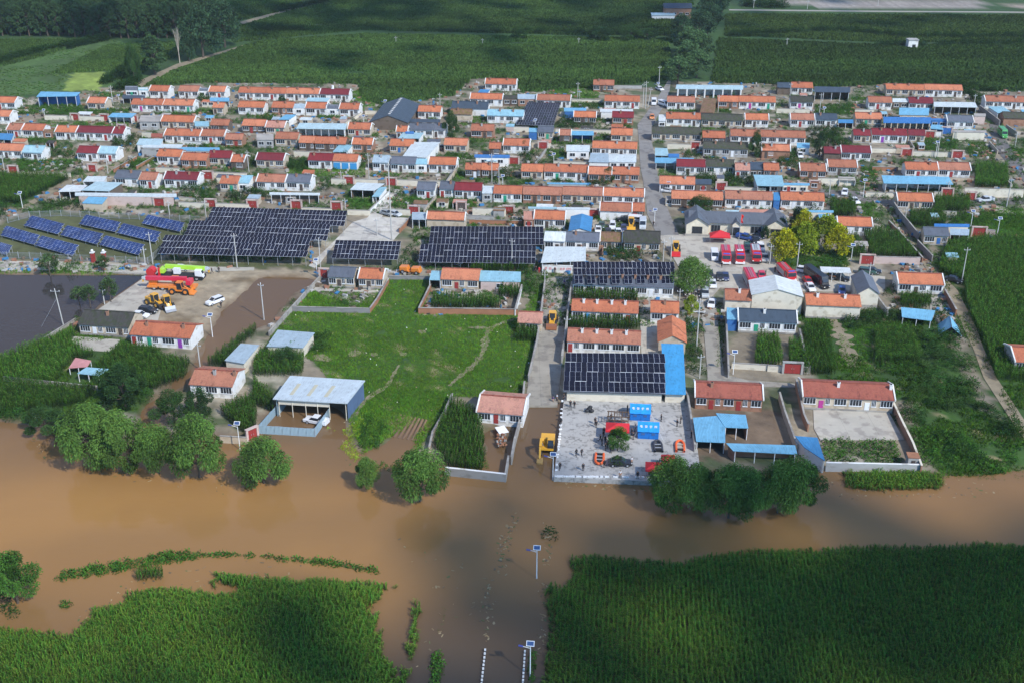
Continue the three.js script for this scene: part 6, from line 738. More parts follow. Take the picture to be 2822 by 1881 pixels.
const standJ = { hip: [0, 0.98, 0, 0.13], chest: [0, 1.3, 0, 0.14], neck: [0, 1.48, 0, 0.055], head: [0, 1.61, 0.02, 0.098], ls: [-0.18, 1.4, 0, 0.062], rs: [0.18, 1.4, 0, 0.062], le: [-0.25, 1.12, -0.02, 0.044], lw: [-0.26, 0.87, 0.05, 0.03], re: [0.25, 1.12, -0.02, 0.044], rw: [0.26, 0.87, 0.05, 0.03], lh: [-0.09, 0.92, 0, 0.092], rh: [0.09, 0.92, 0, 0.092], lk: [-0.11, 0.5, 0.02, 0.062], rk: [0.11, 0.5, 0.02, 0.062], la: [-0.12, 0.09, -0.02, 0.045], ra: [0.12, 0.09, -0.02, 0.045], lt: [-0.14, 0.045, 0.14, 0.038], rt: [0.14, 0.045, 0.14, 0.038] };
const walkJ = { ...standJ, lk: [-0.1, 0.52, 0.2, 0.062], la: [-0.1, 0.1, 0.28, 0.045], lt: [-0.11, 0.06, 0.43, 0.038], rk: [0.1, 0.5, -0.06, 0.062], ra: [0.1, 0.14, -0.34, 0.045], rt: [0.11, 0.05, -0.22, 0.038], le: [-0.24, 1.13, -0.14, 0.044], lw: [-0.25, 0.9, -0.08, 0.03], re: [0.24, 1.13, 0.08, 0.044], rw: [0.24, 0.95, 0.25, 0.03], chest: [0, 1.3, 0.03, 0.14], head: [0, 1.6, 0.06, 0.098], neck: [0, 1.47, 0.03, 0.055] };
const HANDS = [['lw', -1], ['rw', 1]], BK = [0.014, 0.014, 0.018], PM = mat(1, 1, 1, { vertexColors: true });
const body = { stand: figure(standJ, bones, 'head', HANDS, BK, BK), walk: figure(walkJ, bones, 'head', HANDS, BK, BK), white: figure(standJ, bones, 'head', HANDS, [0.7, 0.7, 0.72], BK, 1), purple: figure(standJ, bones, 'head', HANDS, [0.06, 0.03, 0.2], BK, 1), red: figure(standJ, bones, 'head', HANDS, [0.55, 0.02, 0.04], [0.45, 0.02, 0.03], 0) };
function person(px, py, kind, turn, label, y = SQ, hat) { const p = P(px, py, y), m = part(scene, numbered('person'), body[kind], PM, [p.x, y - 0.01, p.z]); m.rotation.y = turn * Math.PI / 180; if (hat) { part(m, 'helmet', new THREE.SphereGeometry(0.125, 12, 6, 0, Math.PI * 2, 0, Math.PI * 0.55).translate(0, 1.63, 0.02), WHITE); } tag(m, label, 'person'); return m; }
for (const [x, y, k, t, l, e] of [[1572, 1121, 'stand', 20, 'person in black, left of a pair by the back wall of the square'], [1583, 1123, 'stand', -30, 'person in black, right of a pair by the back wall of the square'], [1524, 1110, 'purple', 80, 'person in dark purple wading at the edge of the flooded lane', 0], [1535, 1104, 'white', -60, 'person in white shirt at the corner of the square and lane', 0.4], [1553, 1103, 'walk', 90, 'person in black at the back left corner of the square'], [1643, 1177, 'stand', 0, 'person in black standing alone in the middle of the square'], [1588, 1257, 'walk', -150, 'person in black, left of two walking together at the front left'], [1603, 1256, 'walk', 30, 'person in black, right of two walking together at the front left'], [1543, 1293, 'walk', 0, 'person in black by the front left edge of the square'], [1665, 1288, 'stand', 160, 'person in black behind the orange boat beside the dark car'], [1741, 1279, 'white', 40, 'person in pale top and black trousers right of the dark car'], [1709, 1316, 'white', 0, 'person in white shirt at the very front edge of the square'], [1866, 1174, 'stand', -70, 'person in black at right, between tents and the blue roofs'], [1876, 1166, 'stand', -110, 'person in black behind another near the right wall of the square'], [1729, 1134, 'stand', 90, 'person in black left of the back blue tent'], [1793, 1134, 'walk', -90, 'person in black right of the back blue tent'], [1684, 1158, 'stand', 30, 'person in black at the left of the timber frame shelter'], [1662, 1205, 'stand', 60, 'person in black nearest the left side of the red canopy'], [1668, 1221, 'stand', 150, 'person in black below the left side of the red canopy'], [1654, 1216, 'walk', 90, 'person in black outermost left of the group by the red canopy'], [1674, 1234, 'stand', -40, 'person in black at the foot of the small square tree, left side'], [1690, 1240, 'stand', 20, 'person in black at the foot of the small square tree, front'], [1741, 1199, 'stand', 90, 'person in black between the red canopy and the front tent'], [1750, 1188, 'white', -90, 'person in white top between the red canopy and the front tent'], [1905, 1205, 'stand', -90, 'person in black leaning by the right wall of the square'], [1546, 1170, 'walk', 180, 'person in black near the left edge of the square'], [1757, 1318, 'stand', 10, 'person in black left of the front red canopy'], [1793, 1310, 'stand', -10, 'person in black under the front red canopy'], [1640, 1168, 'stand', 40, 'person in black between the bags and the timber frame'], [1822, 1160, 'stand', 100, 'person in black right of the front blue tent'], [1664, 1196, 'stand', 10, 'person in black farthest back in the group by the red canopy'], [1659, 1226, 'stand', 100, 'person in black low in the group left of the square tree'], [1680, 1222, 'walk', -60, 'person in black close against the left of the square tree'], [1668, 1240, 'stand', 80, 'person in black just above the orange boat'], [1683, 1247, 'stand', -20, 'person in black between the square tree and the leafy car'], [1745, 1210, 'stand', 70, 'person in black just below the pair between canopy and tent'], [1607, 1296, 'stand', 0, 'person in black at the front of the square, left of centre']]) person(x, y, k, t, l, e ?? SQ);
for (const [x, y, k, t, l] of [[575, 754, 'stand', 20, 'person in black, leftmost of three right of the lime crane'], [584, 754, 'walk', -40, 'person in black, middle of three right of the lime crane'], [603, 751, 'stand', 10, 'person in black, rightmost of three right of the lime crane'], [609, 848, 'stand', 30, 'person in black beside the white off-road car on the lot'], [1486, 752, 'red', 0, 'person dressed in red at the head of the concrete lane'], [1477, 750, 'stand', 40, 'person in black left of the one dressed in red'], [1529, 753, 'walk', 0, 'person in black before the white lettered wall'], [1555, 788, 'purple', -40, 'person in purple at the shady top of the concrete lane'], [1989, 738, 'stand', 0, 'person in black in front of the leftmost fire engine'], [2136, 750, 'stand', -30, 'person in black left of the fire engine behind the hall'], [2110, 760, 'stand', 60, 'person in black right of the red car on the forecourt'], [1801, 624, 'stand', 0, 'person in black standing in the main street junction']]) person(x, y, k, t, l, GL + 0.06);
{ let k = 0; for (const [x, y] of [[1880, 808], [1890, 806], [1900, 806], [1910, 808], [1884, 818], [1895, 818], [1906, 817], [1917, 820], [1899, 828], [1888, 829], [1925, 815], [1926, 832]]) person(x, y, k++ % 4 === 3 ? 'walk' : 'stand', R(-60, 60), `person in black with white helmet, ${ORD[(k - 1) % 6]} in ${k <= 6 ? 'back' : 'front'} line south of willow`, GL + 0.06, true).userData.group = 'people in black with white helmets south of the willow'; }

// ---------------------------------------------------------------- vegetation
const LEAF = new THREE.MeshPhysicalMaterial({ vertexColors: true, color: 0xffffff, roughness: 0.85, side: THREE.DoubleSide, specularIntensity: 0.25 });
const M4 = new THREE.Matrix4(), Q = new THREE.Quaternion(), E = new THREE.Euler(), C3 = new THREE.Color();
const leafG = (l) => { const t = new Tri(); for (const [a, d, s, w, c] of l) { const m = a.clone().addScaledVector(d, 0.5), e = a.clone().add(d); e.y -= d.length() * 0.18; const k = s.clone().multiplyScalar(w / 2); t.quad(a, m.clone().sub(k), e, m.clone().add(k)).col(...c); } return t; };
function cornGeo() {
  const t = new Tri(), H = 2.1; for (let i = 0; i < 3; i++) { const a = i * 2.1, b = a + 2.1; t.quad(V3(Math.cos(a) * 0.03, 0, Math.sin(a) * 0.03), V3(Math.cos(b) * 0.03, 0, Math.sin(b) * 0.03), V3(Math.cos(b) * 0.015, H, Math.sin(b) * 0.015), V3(Math.cos(a) * 0.015, H, Math.sin(a) * 0.015)).col(0.05, 0.1, 0.02); }
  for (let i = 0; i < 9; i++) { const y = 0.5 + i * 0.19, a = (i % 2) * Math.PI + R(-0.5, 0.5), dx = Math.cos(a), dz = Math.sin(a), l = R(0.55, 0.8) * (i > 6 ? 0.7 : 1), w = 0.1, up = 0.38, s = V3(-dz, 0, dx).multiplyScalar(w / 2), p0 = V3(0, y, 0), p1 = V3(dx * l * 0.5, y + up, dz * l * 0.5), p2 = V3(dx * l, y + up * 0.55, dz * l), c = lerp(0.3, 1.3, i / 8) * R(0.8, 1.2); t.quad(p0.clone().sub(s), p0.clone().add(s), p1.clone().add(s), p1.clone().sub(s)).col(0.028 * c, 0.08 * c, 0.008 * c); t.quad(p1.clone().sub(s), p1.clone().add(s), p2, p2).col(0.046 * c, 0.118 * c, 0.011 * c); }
  for (let i = 0; i < 3; i++) t.tri(V3(-0.02, H, 0), V3(0.02, H, 0), V3(R(-0.12, 0.12), H + 0.3, R(-0.12, 0.12))).col(0.13, 0.15, 0.04, 3);
  return t.geo();
}
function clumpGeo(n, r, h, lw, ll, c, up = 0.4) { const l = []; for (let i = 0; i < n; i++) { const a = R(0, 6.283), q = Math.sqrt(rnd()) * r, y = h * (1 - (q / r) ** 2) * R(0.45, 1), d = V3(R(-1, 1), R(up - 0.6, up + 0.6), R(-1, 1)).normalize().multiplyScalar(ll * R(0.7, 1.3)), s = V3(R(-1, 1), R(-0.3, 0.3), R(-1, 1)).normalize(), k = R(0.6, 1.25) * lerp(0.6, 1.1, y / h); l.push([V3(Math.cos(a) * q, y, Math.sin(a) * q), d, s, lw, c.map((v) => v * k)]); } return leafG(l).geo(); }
const tuftGeo = (n, h, c) => { const t = new Tri(); for (let i = 0; i < n; i++) { const a = R(0, 6.283), x = R(-0.25, 0.25), z = R(-0.25, 0.25), k = R(0.6, 1.3), hh = h * R(0.6, 1.2); t.tri(V3(x - Math.cos(a) * 0.05, 0, z - Math.sin(a) * 0.05), V3(x + Math.cos(a) * 0.05, 0, z + Math.sin(a) * 0.05), V3(x + R(-0.25, 0.25), hh, z + R(-0.25, 0.25))).col(c[0] * k, c[1] * k, c[2] * k, 3); } return t.geo(); };
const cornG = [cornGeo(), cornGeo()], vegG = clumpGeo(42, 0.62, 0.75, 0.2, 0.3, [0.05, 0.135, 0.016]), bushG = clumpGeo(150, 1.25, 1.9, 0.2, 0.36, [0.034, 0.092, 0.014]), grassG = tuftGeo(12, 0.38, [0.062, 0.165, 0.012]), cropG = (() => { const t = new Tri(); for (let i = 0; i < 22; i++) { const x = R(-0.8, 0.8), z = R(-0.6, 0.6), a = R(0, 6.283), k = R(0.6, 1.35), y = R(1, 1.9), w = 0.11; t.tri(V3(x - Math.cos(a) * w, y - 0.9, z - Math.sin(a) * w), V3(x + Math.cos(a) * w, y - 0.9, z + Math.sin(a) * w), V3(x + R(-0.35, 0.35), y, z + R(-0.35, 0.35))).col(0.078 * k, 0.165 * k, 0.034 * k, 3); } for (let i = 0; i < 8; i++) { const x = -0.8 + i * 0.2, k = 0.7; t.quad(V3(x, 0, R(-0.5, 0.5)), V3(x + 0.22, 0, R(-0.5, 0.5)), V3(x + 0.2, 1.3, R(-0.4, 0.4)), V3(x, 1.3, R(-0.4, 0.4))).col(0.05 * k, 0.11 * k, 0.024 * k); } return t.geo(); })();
function scatter(name, geo, spots, label, cat, kind = 'stuff', group) { // spots: x, y, z, turn, scale, height scale, tint
  const m = new THREE.InstancedMesh(geo, LEAF, spots.length); m.name = numbered(name); m.castShadow = m.receiveShadow = true;
  spots.forEach(([x, y, z, a, s, h, k, k2], i) => { Q.setFromEuler(E.set(R(-0.08, 0.08), a, R(-0.08, 0.08))); M4.compose(V3(x, y, z), Q, V3(s, h, s)); m.setMatrixAt(i, M4); m.setColorAt(i, C3.setRGB(k * (k2 ?? 1), k, k)); });
  scene.add(m); return tag(m, label, cat, group, kind);
}
function rowsIn(poly, dr, da, az, f) { const b = bounds(poly), c = Math.cos(az), s = Math.sin(az), cx = (b.x0 + b.x1) / 2, cz = (b.z0 + b.z1) / 2, rr = Math.hypot(b.x1 - b.x0, b.z1 - b.z0) / 2, out = []; for (let u = -rr; u < rr; u += dr) for (let v = -rr; v < rr; v += da) { const uu = u + R(-0.12, 0.12) * dr, vv = v + R(-0.4, 0.4) * da, x = cx + uu * c - vv * s, z = cz + uu * s + vv * c; if (inside(x, z, poly)) { const o = f(x, z, u, v); if (o) out.push(o); } } return out; }
const patchy = (x, z) => 0.62 + 0.75 * fbm(x * 0.05 + 11, z * 0.05, 4);
// the standing maize in the foreground, drowned at its edges
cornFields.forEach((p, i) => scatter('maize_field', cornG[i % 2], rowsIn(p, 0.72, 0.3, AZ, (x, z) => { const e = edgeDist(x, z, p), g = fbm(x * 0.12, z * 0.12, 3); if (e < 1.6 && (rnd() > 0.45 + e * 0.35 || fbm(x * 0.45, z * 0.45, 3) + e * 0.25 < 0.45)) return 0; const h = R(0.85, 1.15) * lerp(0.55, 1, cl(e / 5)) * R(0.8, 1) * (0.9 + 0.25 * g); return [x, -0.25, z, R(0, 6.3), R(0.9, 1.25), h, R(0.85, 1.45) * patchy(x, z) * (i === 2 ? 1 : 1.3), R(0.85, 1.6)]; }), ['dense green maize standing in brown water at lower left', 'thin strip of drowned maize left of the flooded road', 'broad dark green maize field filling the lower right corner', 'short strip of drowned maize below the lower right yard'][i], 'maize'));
// gardens read off the enlargements: outline, crop
const plotCount = {};
function plot(pts, kind, label) {
  const p = tPoly(pts, kind === 'corn' ? 1.2 : GL), y = (x, z) => Math.max(groundY(x, z), -0.22) - 0.05; let geo, dr, da, sc, nm;
  if (kind === 'corn') [geo, dr, da, sc, nm] = [pick(cornG), 0.7, 0.38, [0.85, 1.15], 'maize_plot']; else if (kind === 'veg') [geo, dr, da, sc, nm] = [vegG, 1, 0.75, [0.7, 1.3], 'vegetable_garden']; else if (kind === 'reed') [geo, dr, da, sc, nm] = [vegG, 0.62, 0.58, [0.8, 1.5], 'drowned_plants']; else if (kind === 'bush') [geo, dr, da, sc, nm] = [bushG, 1.9, 1.7, [0.6, 1.4], 'shrubbery']; else [geo, dr, da, sc, nm] = [grassG, 0.6, 0.55, [0.8, 1.5], 'weedy_grass'];
  const t0 = R(0.75, 1.15), sp2 = rowsIn(p, dr, da, kind === 'corn' ? AZ : R(0, 1), (x, z) => { if (kind !== 'corn' && kind !== 'reed' && fbm(x * 0.25 + 3, z * 0.25, 3) < 0.3) return 0; const s = R(...sc); return [x, y(x, z), z, R(0, 6.3), s, s * R(0.8, 1.2), R(0.55, 1.4) * t0, R(0.85, 1.25)]; }); if (!sp2.length) return;
  const c = pts.reduce((a, q) => [a[0] + tx(q[0]) / pts.length, a[1] + ty(q[1]) / pts.length], [0, 0]); let best = null, bd = 1e9; for (const b of built) { const q = proj(b.o.position), d = Math.hypot(q[0] - c[0], (q[1] - c[1]) * 1.5 + (q[1] > c[1] ? 60 : 0)); if (d < bd) { bd = d; best = b; } }
  const what = { corn: 'dark green maize plot', veg: 'green vegetable garden', reed: 'drowned green plants', bush: 'clump of dense green shrubs', grass: 'patch of weedy grass' }[kind], k = what + (best?.o.userData.label ?? ''); plotCount[k] = (plotCount[k] ?? 0) + 1;
  scatter(nm, geo, sp2, label ?? `${what} near ${(best?.o.userData.label ?? 'the houses').split(' ').slice(0, 12).join(' ')}`.split(' ').slice(0, 16).join(' '), { corn: 'maize', veg: 'garden', reed: 'plants', bush: 'shrubs', grass: 'grass' }[kind], 'stuff', label ? undefined : 'garden plots');
}
const rect = (x0, y0, x1, y1, kind, label, sk = 0) => plot([[x0, y1], [x1, y1], [x1 + sk, y0], [x0 + sk, y0]], kind, label);
T(0, 200);
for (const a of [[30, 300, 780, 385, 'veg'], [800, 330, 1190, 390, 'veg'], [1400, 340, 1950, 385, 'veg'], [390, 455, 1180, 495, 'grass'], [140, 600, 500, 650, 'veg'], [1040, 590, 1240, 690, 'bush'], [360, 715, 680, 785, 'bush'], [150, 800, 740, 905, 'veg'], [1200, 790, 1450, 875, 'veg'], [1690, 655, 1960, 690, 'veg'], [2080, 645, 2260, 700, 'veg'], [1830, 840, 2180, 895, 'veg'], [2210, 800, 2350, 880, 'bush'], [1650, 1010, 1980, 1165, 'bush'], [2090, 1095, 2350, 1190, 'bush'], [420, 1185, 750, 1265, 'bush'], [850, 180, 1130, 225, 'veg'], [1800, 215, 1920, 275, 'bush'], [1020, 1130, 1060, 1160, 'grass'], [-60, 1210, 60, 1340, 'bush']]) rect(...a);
plot([[-60, 1175], [160, 1190], [640, 965], [520, 945], [-60, 935]], 'corn', 'small rectangular cornfield at the far left of the village');
T(706, 200);
for (const a of [[0, 375, 190, 435, 'veg'], [560, 392, 770, 420, 'veg'], [270, 810, 1000, 960, 'grass'], [280, 800, 460, 900, 'bush'], [1040, 930, 1330, 960, 'veg'], [1000, 560, 1120, 600, 'veg'], [810, 660, 910, 725, 'veg'], [870, 150, 1090, 350, 'grass'], [1560, 405, 1680, 440, 'veg'], [1850, 395, 2110, 490, 'grass'], [1960, 590, 2280, 640, 'grass'], [1740, 735, 2000, 800, 'veg'], [1830, 910, 2140, 1010, 'grass'], [840, 1165, 1080, 1245, 'veg'], [1250, 1155, 1520, 1245, 'veg'], [1560, 1140, 2030, 1255, 'veg'], [0, 1085, 90, 1180, 'bush'], [590, 1035, 650, 1095, 'bush'], [1500, 1330, 1900, 1400, 'grass'], [2160, 900, 2353, 990, 'bush'], [840, 780, 1000, 880, 'bush'], [1980, 1355, 2350, 1400, 'grass']]) rect(...a);
T(1412, 200);
for (const a of [[540, 272, 840, 335, 'veg'], [410, 435, 740, 510, 'bush'], [760, 425, 1090, 510, 'veg'], [370, 585, 730, 660, 'veg'], [760, 555, 890, 620, 'veg'], [310, 705, 480, 800, 'veg'], [100, 745, 250, 840, 'bush'], [0, 945, 170, 1030, 'veg'], [370, 955, 530, 1005, 'veg'], [710, 950, 910, 1045, 'bush'], [500, 1190, 700, 1225, 'veg'], [1440, 345, 1690, 365, 'veg'], [1310, 615, 1400, 650, 'veg'], [1560, 735, 1730, 790, 'bush'], [1345, 885, 1550, 955, 'grass'], [1690, 940, 1860, 1020, 'bush'], [1910, 960, 2220, 1050, 'bush'], [1750, 470, 1860, 520, 'grass'], [1870, 475, 1990, 520, 'bush'], [1760, 775, 1900, 800, 'veg'], [150, 120, 800, 235, 'grass'], [1890, 340, 2010, 370, 'veg'], [-60, 1300, 90, 1400, 'bush']]) rect(...a);
T(2118, 200);
for (const a of [[430, 295, 790, 385, 'veg'], [770, 225, 920, 285, 'grass'], [350, 510, 640, 680, 'bush'], [600, 605, 740, 675, 'bush'], [820, 465, 930, 535, 'bush'], [100, 710, 290, 880, 'bush'], [1530, 1145, 1850, 1265, 'corn'], [1300, 1275, 1630, 1395, 'corn'], [820, 1205, 1000, 1340, 'grass'], [1690, 1285, 1990, 1425, 'veg'], [1940, 1245, 2349, 1500, 'grass'], [1840, 640, 2090, 780, 'grass'], [1900, 850, 2200, 1040, 'corn'], [850, 875, 1000, 1085, 'veg'], [1310, 605, 1740, 715, 'veg'], [570, 1190, 800, 1310, 'corn'], [2180, 700, 2349, 780, 'grass']]) rect(...a);
T(2118, 560);
plot([[715, 480], [900, 480], [820, 300], [715, 310]], 'corn', 'narrow maize plot beside the yellow-green grove'); plot([[940, 490], [1380, 490], [1180, 270], [870, 235]], 'corn', 'larger maize plot right of the narrow one, below the orange house');
plot([[1560, 600], [1800, 720], [1830, 960], [1990, 1290], [2100, 1600], [2700, 1600], [2700, 300], [1990, 310], [1650, 370]], 'corn', 'tall dark maize field along the right edge of the photo'); plot([[290, 640], [760, 580], [700, 490], [260, 500]], 'veg', 'dark green planting under the yellow-green trees'); rect(1210, 850, 1495, 945, 'corn', 'small maize plot before the white house by the right lane'); rect(1090, 790, 1190, 860, 'bush', 'little shrub clump left of the white house by the right lane');
plot([[320, 1550], [640, 1550], [540, 1110], [330, 1110]], 'corn', 'maize strip left of the brown path, right of the dividing wall'); plot([[980, 1450], [1420, 1430], [1290, 1140], [970, 1150]], 'corn', 'maize rows in the middle of the dark right garden'); plot([[660, 1560], [960, 1560], [960, 1150], [640, 1080], [560, 1010], [640, 1000]], 'grass', 'rough grass right of the brown garden path'); plot([[660, 1180], [960, 1130], [1560, 1120], [1640, 1010], [1180, 1000], [640, 1000]], 'bush', 'shrub belt behind the cream building, right gardens'); plot([[1420, 1560], [1900, 1560], [1760, 1200], [1400, 1160]], 'bush', 'dark tangled shrubs along the right dirt lane'); plot([[0, 1480], [130, 1480], [90, 1215], [0, 1215]], 'corn', 'left of two small maize beds below the green-doored house'); plot([[190, 1480], [370, 1480], [300, 1270], [190, 1270]], 'corn', 'right of two small maize beds below the green-doored house'); plot([[-130, 1470], [0, 1480], [0, 1215], [-90, 1190]], 'corn', 'maize bed around the little shed below the green-doored house'); plot([[960, 1570], [1420, 1570], [1420, 1440], [980, 1460]], 'veg', 'leafy beds south of the maize rows, right garden');
T(1412, 560);
rect(565, 800, 1150, 885, 'corn', 'maize strip between long solar house and northern barracks row'); rect(525, 1065, 1165, 1145, 'corn', 'maize strip between the two barracks rows'); plot([[825, 530], [1360, 530], [1350, 450], [830, 430]], 'bush', 'overgrown weeds in front of the dark-tiled tan house'); rect(-20, 545, 150, 610, 'corn', 'maize at the right end before the middle solar roof'); rect(170, 800, 285, 955, 'grass', 'grass beside the lane above the pink hut'); rect(30, 1140, 220, 1250, 'corn', 'maize behind the pink hut, left of the lane'); rect(1580, 960, 1740, 1560, 'bush', 'dark shrubs beside the straight road, left side'); rect(1880, 900, 1940, 1500, 'grass', 'dark weeds beside the straight road, right side'); rect(-30, 730, 60, 860, 'corn', 'maize at the right end of the brick yard');
T(706, 560);
rect(1960, 545, 2353, 610, 'corn', 'maize before the middle solar roof'); plot([[1600, 950], [2250, 955], [2200, 880], [1900, 860], [1640, 840]], 'corn', 'maize inside the brick-walled yard'); rect(2230, 740, 2353, 850, 'corn', 'maize under the cyan wing of the brick-yard house'); rect(430, 815, 1050, 945, 'grass', 'weeds inside the small walled yard of the pair house'); rect(1340, 440, 1500, 640, 'bush', 'dark bushes left of the middle solar roof');
plot([[-30, 1565], [430, 1560], [440, 1340], [100, 1330], [-20, 1400]], 'corn', 'maize below the larger blue-grey sheet roof'); plot([[530, 1370], [640, 1330], [700, 1240], [520, 1210]], 'bush', 'bushes right of the larger blue-grey sheet roof');
T(0, 560);
plot([[1900, 1470], [2060, 1480], [2200, 1290], [2353, 1180], [2353, 1140], [2200, 1230]], 'corn', 'maize along the bank behind the smaller blue-grey sheet roof'); plot([[-60, 1620], [500, 1640], [650, 1430], [880, 1390], [640, 1270], [690, 1180], [400, 1250], [-60, 1450]], 'corn', 'large dark maize plot below the pond at left'); plot([[880, 1470], [860, 1640], [1400, 1700], [1700, 1560], [1740, 1440], [1500, 1420], [1400, 1330], [1120, 1310]], 'corn', 'maize below the red-green-purple doored house'); plot([[380, 520], [1300, 600], [1340, 660], [900, 650], [380, 640], [-60, 640], [-60, 610]], 'grass', 'green verge between road and pond');
T(0, 960);
plot([[-60, 320], [880, 355], [760, 490], [250, 560], [-60, 590]], 'corn', 'maize in front of the white balustrade at left'); plot([[2010, 560], [2250, 760], [2353, 690], [2353, 420], [2180, 480]], 'corn', 'maize between the tree-ringed house and the pen'); plot([[-60, 640], [230, 650], [250, 570], [-60, 590]], 'bush', 'low shrubs at the left flood edge'); plot([[930, 470], [1330, 540], [1390, 420], [1380, 330], [1000, 330]], 'bush', 'undergrowth below the dark bushy tree at left');
T(706, 960);
plot([[1770, 1060], [2080, 1080], [2100, 900], [2060, 640], [1990, 560], [1790, 470], [1720, 600], [1620, 860]], 'corn', 'tall maize filling the flooded walled yard'); plot([[1840, 1100], [2130, 1080], [2090, 930], [1860, 950]], 'veg', 'yellow-green leafy bed at the front of the flooded maize yard'); plot([[950, 900], [1110, 900], [1230, 720], [1000, 600], [960, 720]], 'veg', 'lush green bank between pen and ploughed patch'); plot([[-30, 260], [150, 440], [150, 560], [-30, 480]], 'corn', 'maize left of the livestock shed'); plot([[940, 560], [1010, 640], [1700, 520], [1780, 420], [1300, 330], [1050, 420]], 'grass', 'thick grass bank below the meadow'); plot([[1130, 1080], [1280, 1130], [1280, 1060], [1150, 1030]], 'veg', 'weeds linking two shore trees');
T(2118, 960);
plot([[510, 1040], [1240, 1050], [1200, 940], [1140, 850], [800, 850], [740, 800], [500, 840]], 'veg', 'dark vegetable bed in the lower right yard'); plot([[1200, 660], [1480, 700], [1460, 480], [1230, 440]], 'bush', 'tall leafy shrubs right of the brick wall'); plot([[1300, 560], [1960, 580], [1940, 330], [1560, 270], [1330, 290]], 'bush', 'broad mass of flowering shrubs in the right garden'); plot([[1960, 790], [2330, 850], [2230, 560], [1960, 530]], 'bush', 'rounded shrub mass beside the right dirt lane'); plot([[1350, 1060], [2200, 1160], [2330, 900], [1950, 800], [1480, 740], [1290, 740]], 'veg', 'rank green growth along the right flood edge'); plot([[1560, 1020], [1960, 1040], [1880, 800], [1580, 800]], 'bush', 'dark shrubs above the right flood edge'); plot([[1640, 1170], [2349, 1200], [2349, 1080], [1500, 1080]], 'grass', 'grassy shore at the right flood edge');
// floating green bars and debris in the flood
T(0, 1411, 0.4);
plot([[360, 460], [700, 420], [1100, 345], [1450, 290], [1800, 300], [2353, 365], [2600, 410], [2590, 385], [2300, 325], [1700, 285], [1150, 262], [950, 310], [430, 400]], 'reed', 'long curved bar of drowned green plants left of centre'); plot([[930, 440], [1130, 430], [1100, 375], [980, 370]], 'corn', 'small tuft of drowned maize above the lower left field'); plot([[400, 650], [470, 650], [460, 600], [405, 600]], 'reed', 'small tuft of plants near the lower left tree'); plot([[-60, 740], [120, 730], [100, 640], [-60, 600]], 'bush', 'bushes at the lower left frame edge');
T(941, 1411, 0.4); plot([[610, 1190], [680, 1190], [700, 960], [640, 950]], 'reed', 'strip of plants along the drowned road edge'); plot([[690, 830], [720, 640], [705, 630], [665, 830]], 'grass', 'thin line of weeds in the flood by the drowned road'); plot([[1310, 1190], [1340, 950], [1310, 940], [1300, 1100]], 'reed', 'weeds beside the lowest street lamp'); plot([[1390, 150], [1445, 155], [1440, 120], [1410, 125]], 'bush', 'lone drowned shrub above the upper street lamp');
// meadow
{ const p = zones[2][0]; const sp2 = rowsIn(p, 0.52, 0.5, 0.4, (x, z) => { const g = fbm(x * 0.3 + 5, z * 0.3, 3); if (g > 0.72) return 0; const s = R(0.7, 1.35); return [x, groundY(x, z) - 0.04, z, R(0, 6.3), s * 1.2, s * (0.55 + fbm(x * 0.1, z * 0.1, 2)), R(0.95, 1.6) * patchy(x, z), R(0.95, 1.6)]; }); scatter('meadow_grass', grassG, sp2, 'bright green weedy meadow in the middle of the village front', 'grass'); }
{ const zs = [5, 6, 7, 9, 12], l = []; for (const i of zs) { const p = zones[i][0], b = zones[i][2], q = p.map((v) => V3(cl(v.x, -140, 150), 0, v.z)); l.push(...rowsIn(q, 0.75, 0.7, 0.3 + i, (x, z) => { if (wet(x, z) > 0.5 || fbm(x * 0.15, z * 0.15, 3) < 0.42) return 0; const s = R(0.9, 1.7); return [x, groundY(x, z) - 0.04, z, R(0, 6.3), s * 1.3, s * R(0.8, 1.4), R(0.4, 1) * patchy(x, z) * (0.6 + 0.7 * fbm(x * 0.12, z * 0.12, 3)), R(0.8, 1.5)]; })); } scatter('rough_grass', grassG, l, 'rough dark grass of the right gardens and left shore', 'grass'); }
{ const p = zones[2][0], l = rowsIn(p, 3.4, 3.2, 1, (x, z) => rnd() < 0.22 ? [x, z] : 0), m = new THREE.InstancedMesh(new THREE.IcosahedronGeometry(0.17, 0), mat(1, 1, 1), l.length); m.name = 'litter'; l.forEach(([x, z], i) => { Q.setFromEuler(E.set(R(0, 3), R(0, 3), 0)); M4.compose(V3(x, groundY(x, z) + 0.2, z), Q, V3(R(0.4, 1.3), R(0.4, 0.8), R(0.4, 1.2))); m.setMatrixAt(i, M4); m.setColorAt(i, C3.setRGB(...pick([[0.75, 0.74, 0.7], [0.7, 0.68, 0.5], [0.45, 0.42, 0.2], [0.3, 0.2, 0.12]]))); }); scene.add(m); tag(m, 'small pale scraps of litter strewn over the meadow', 'litter', null, 'stuff'); }
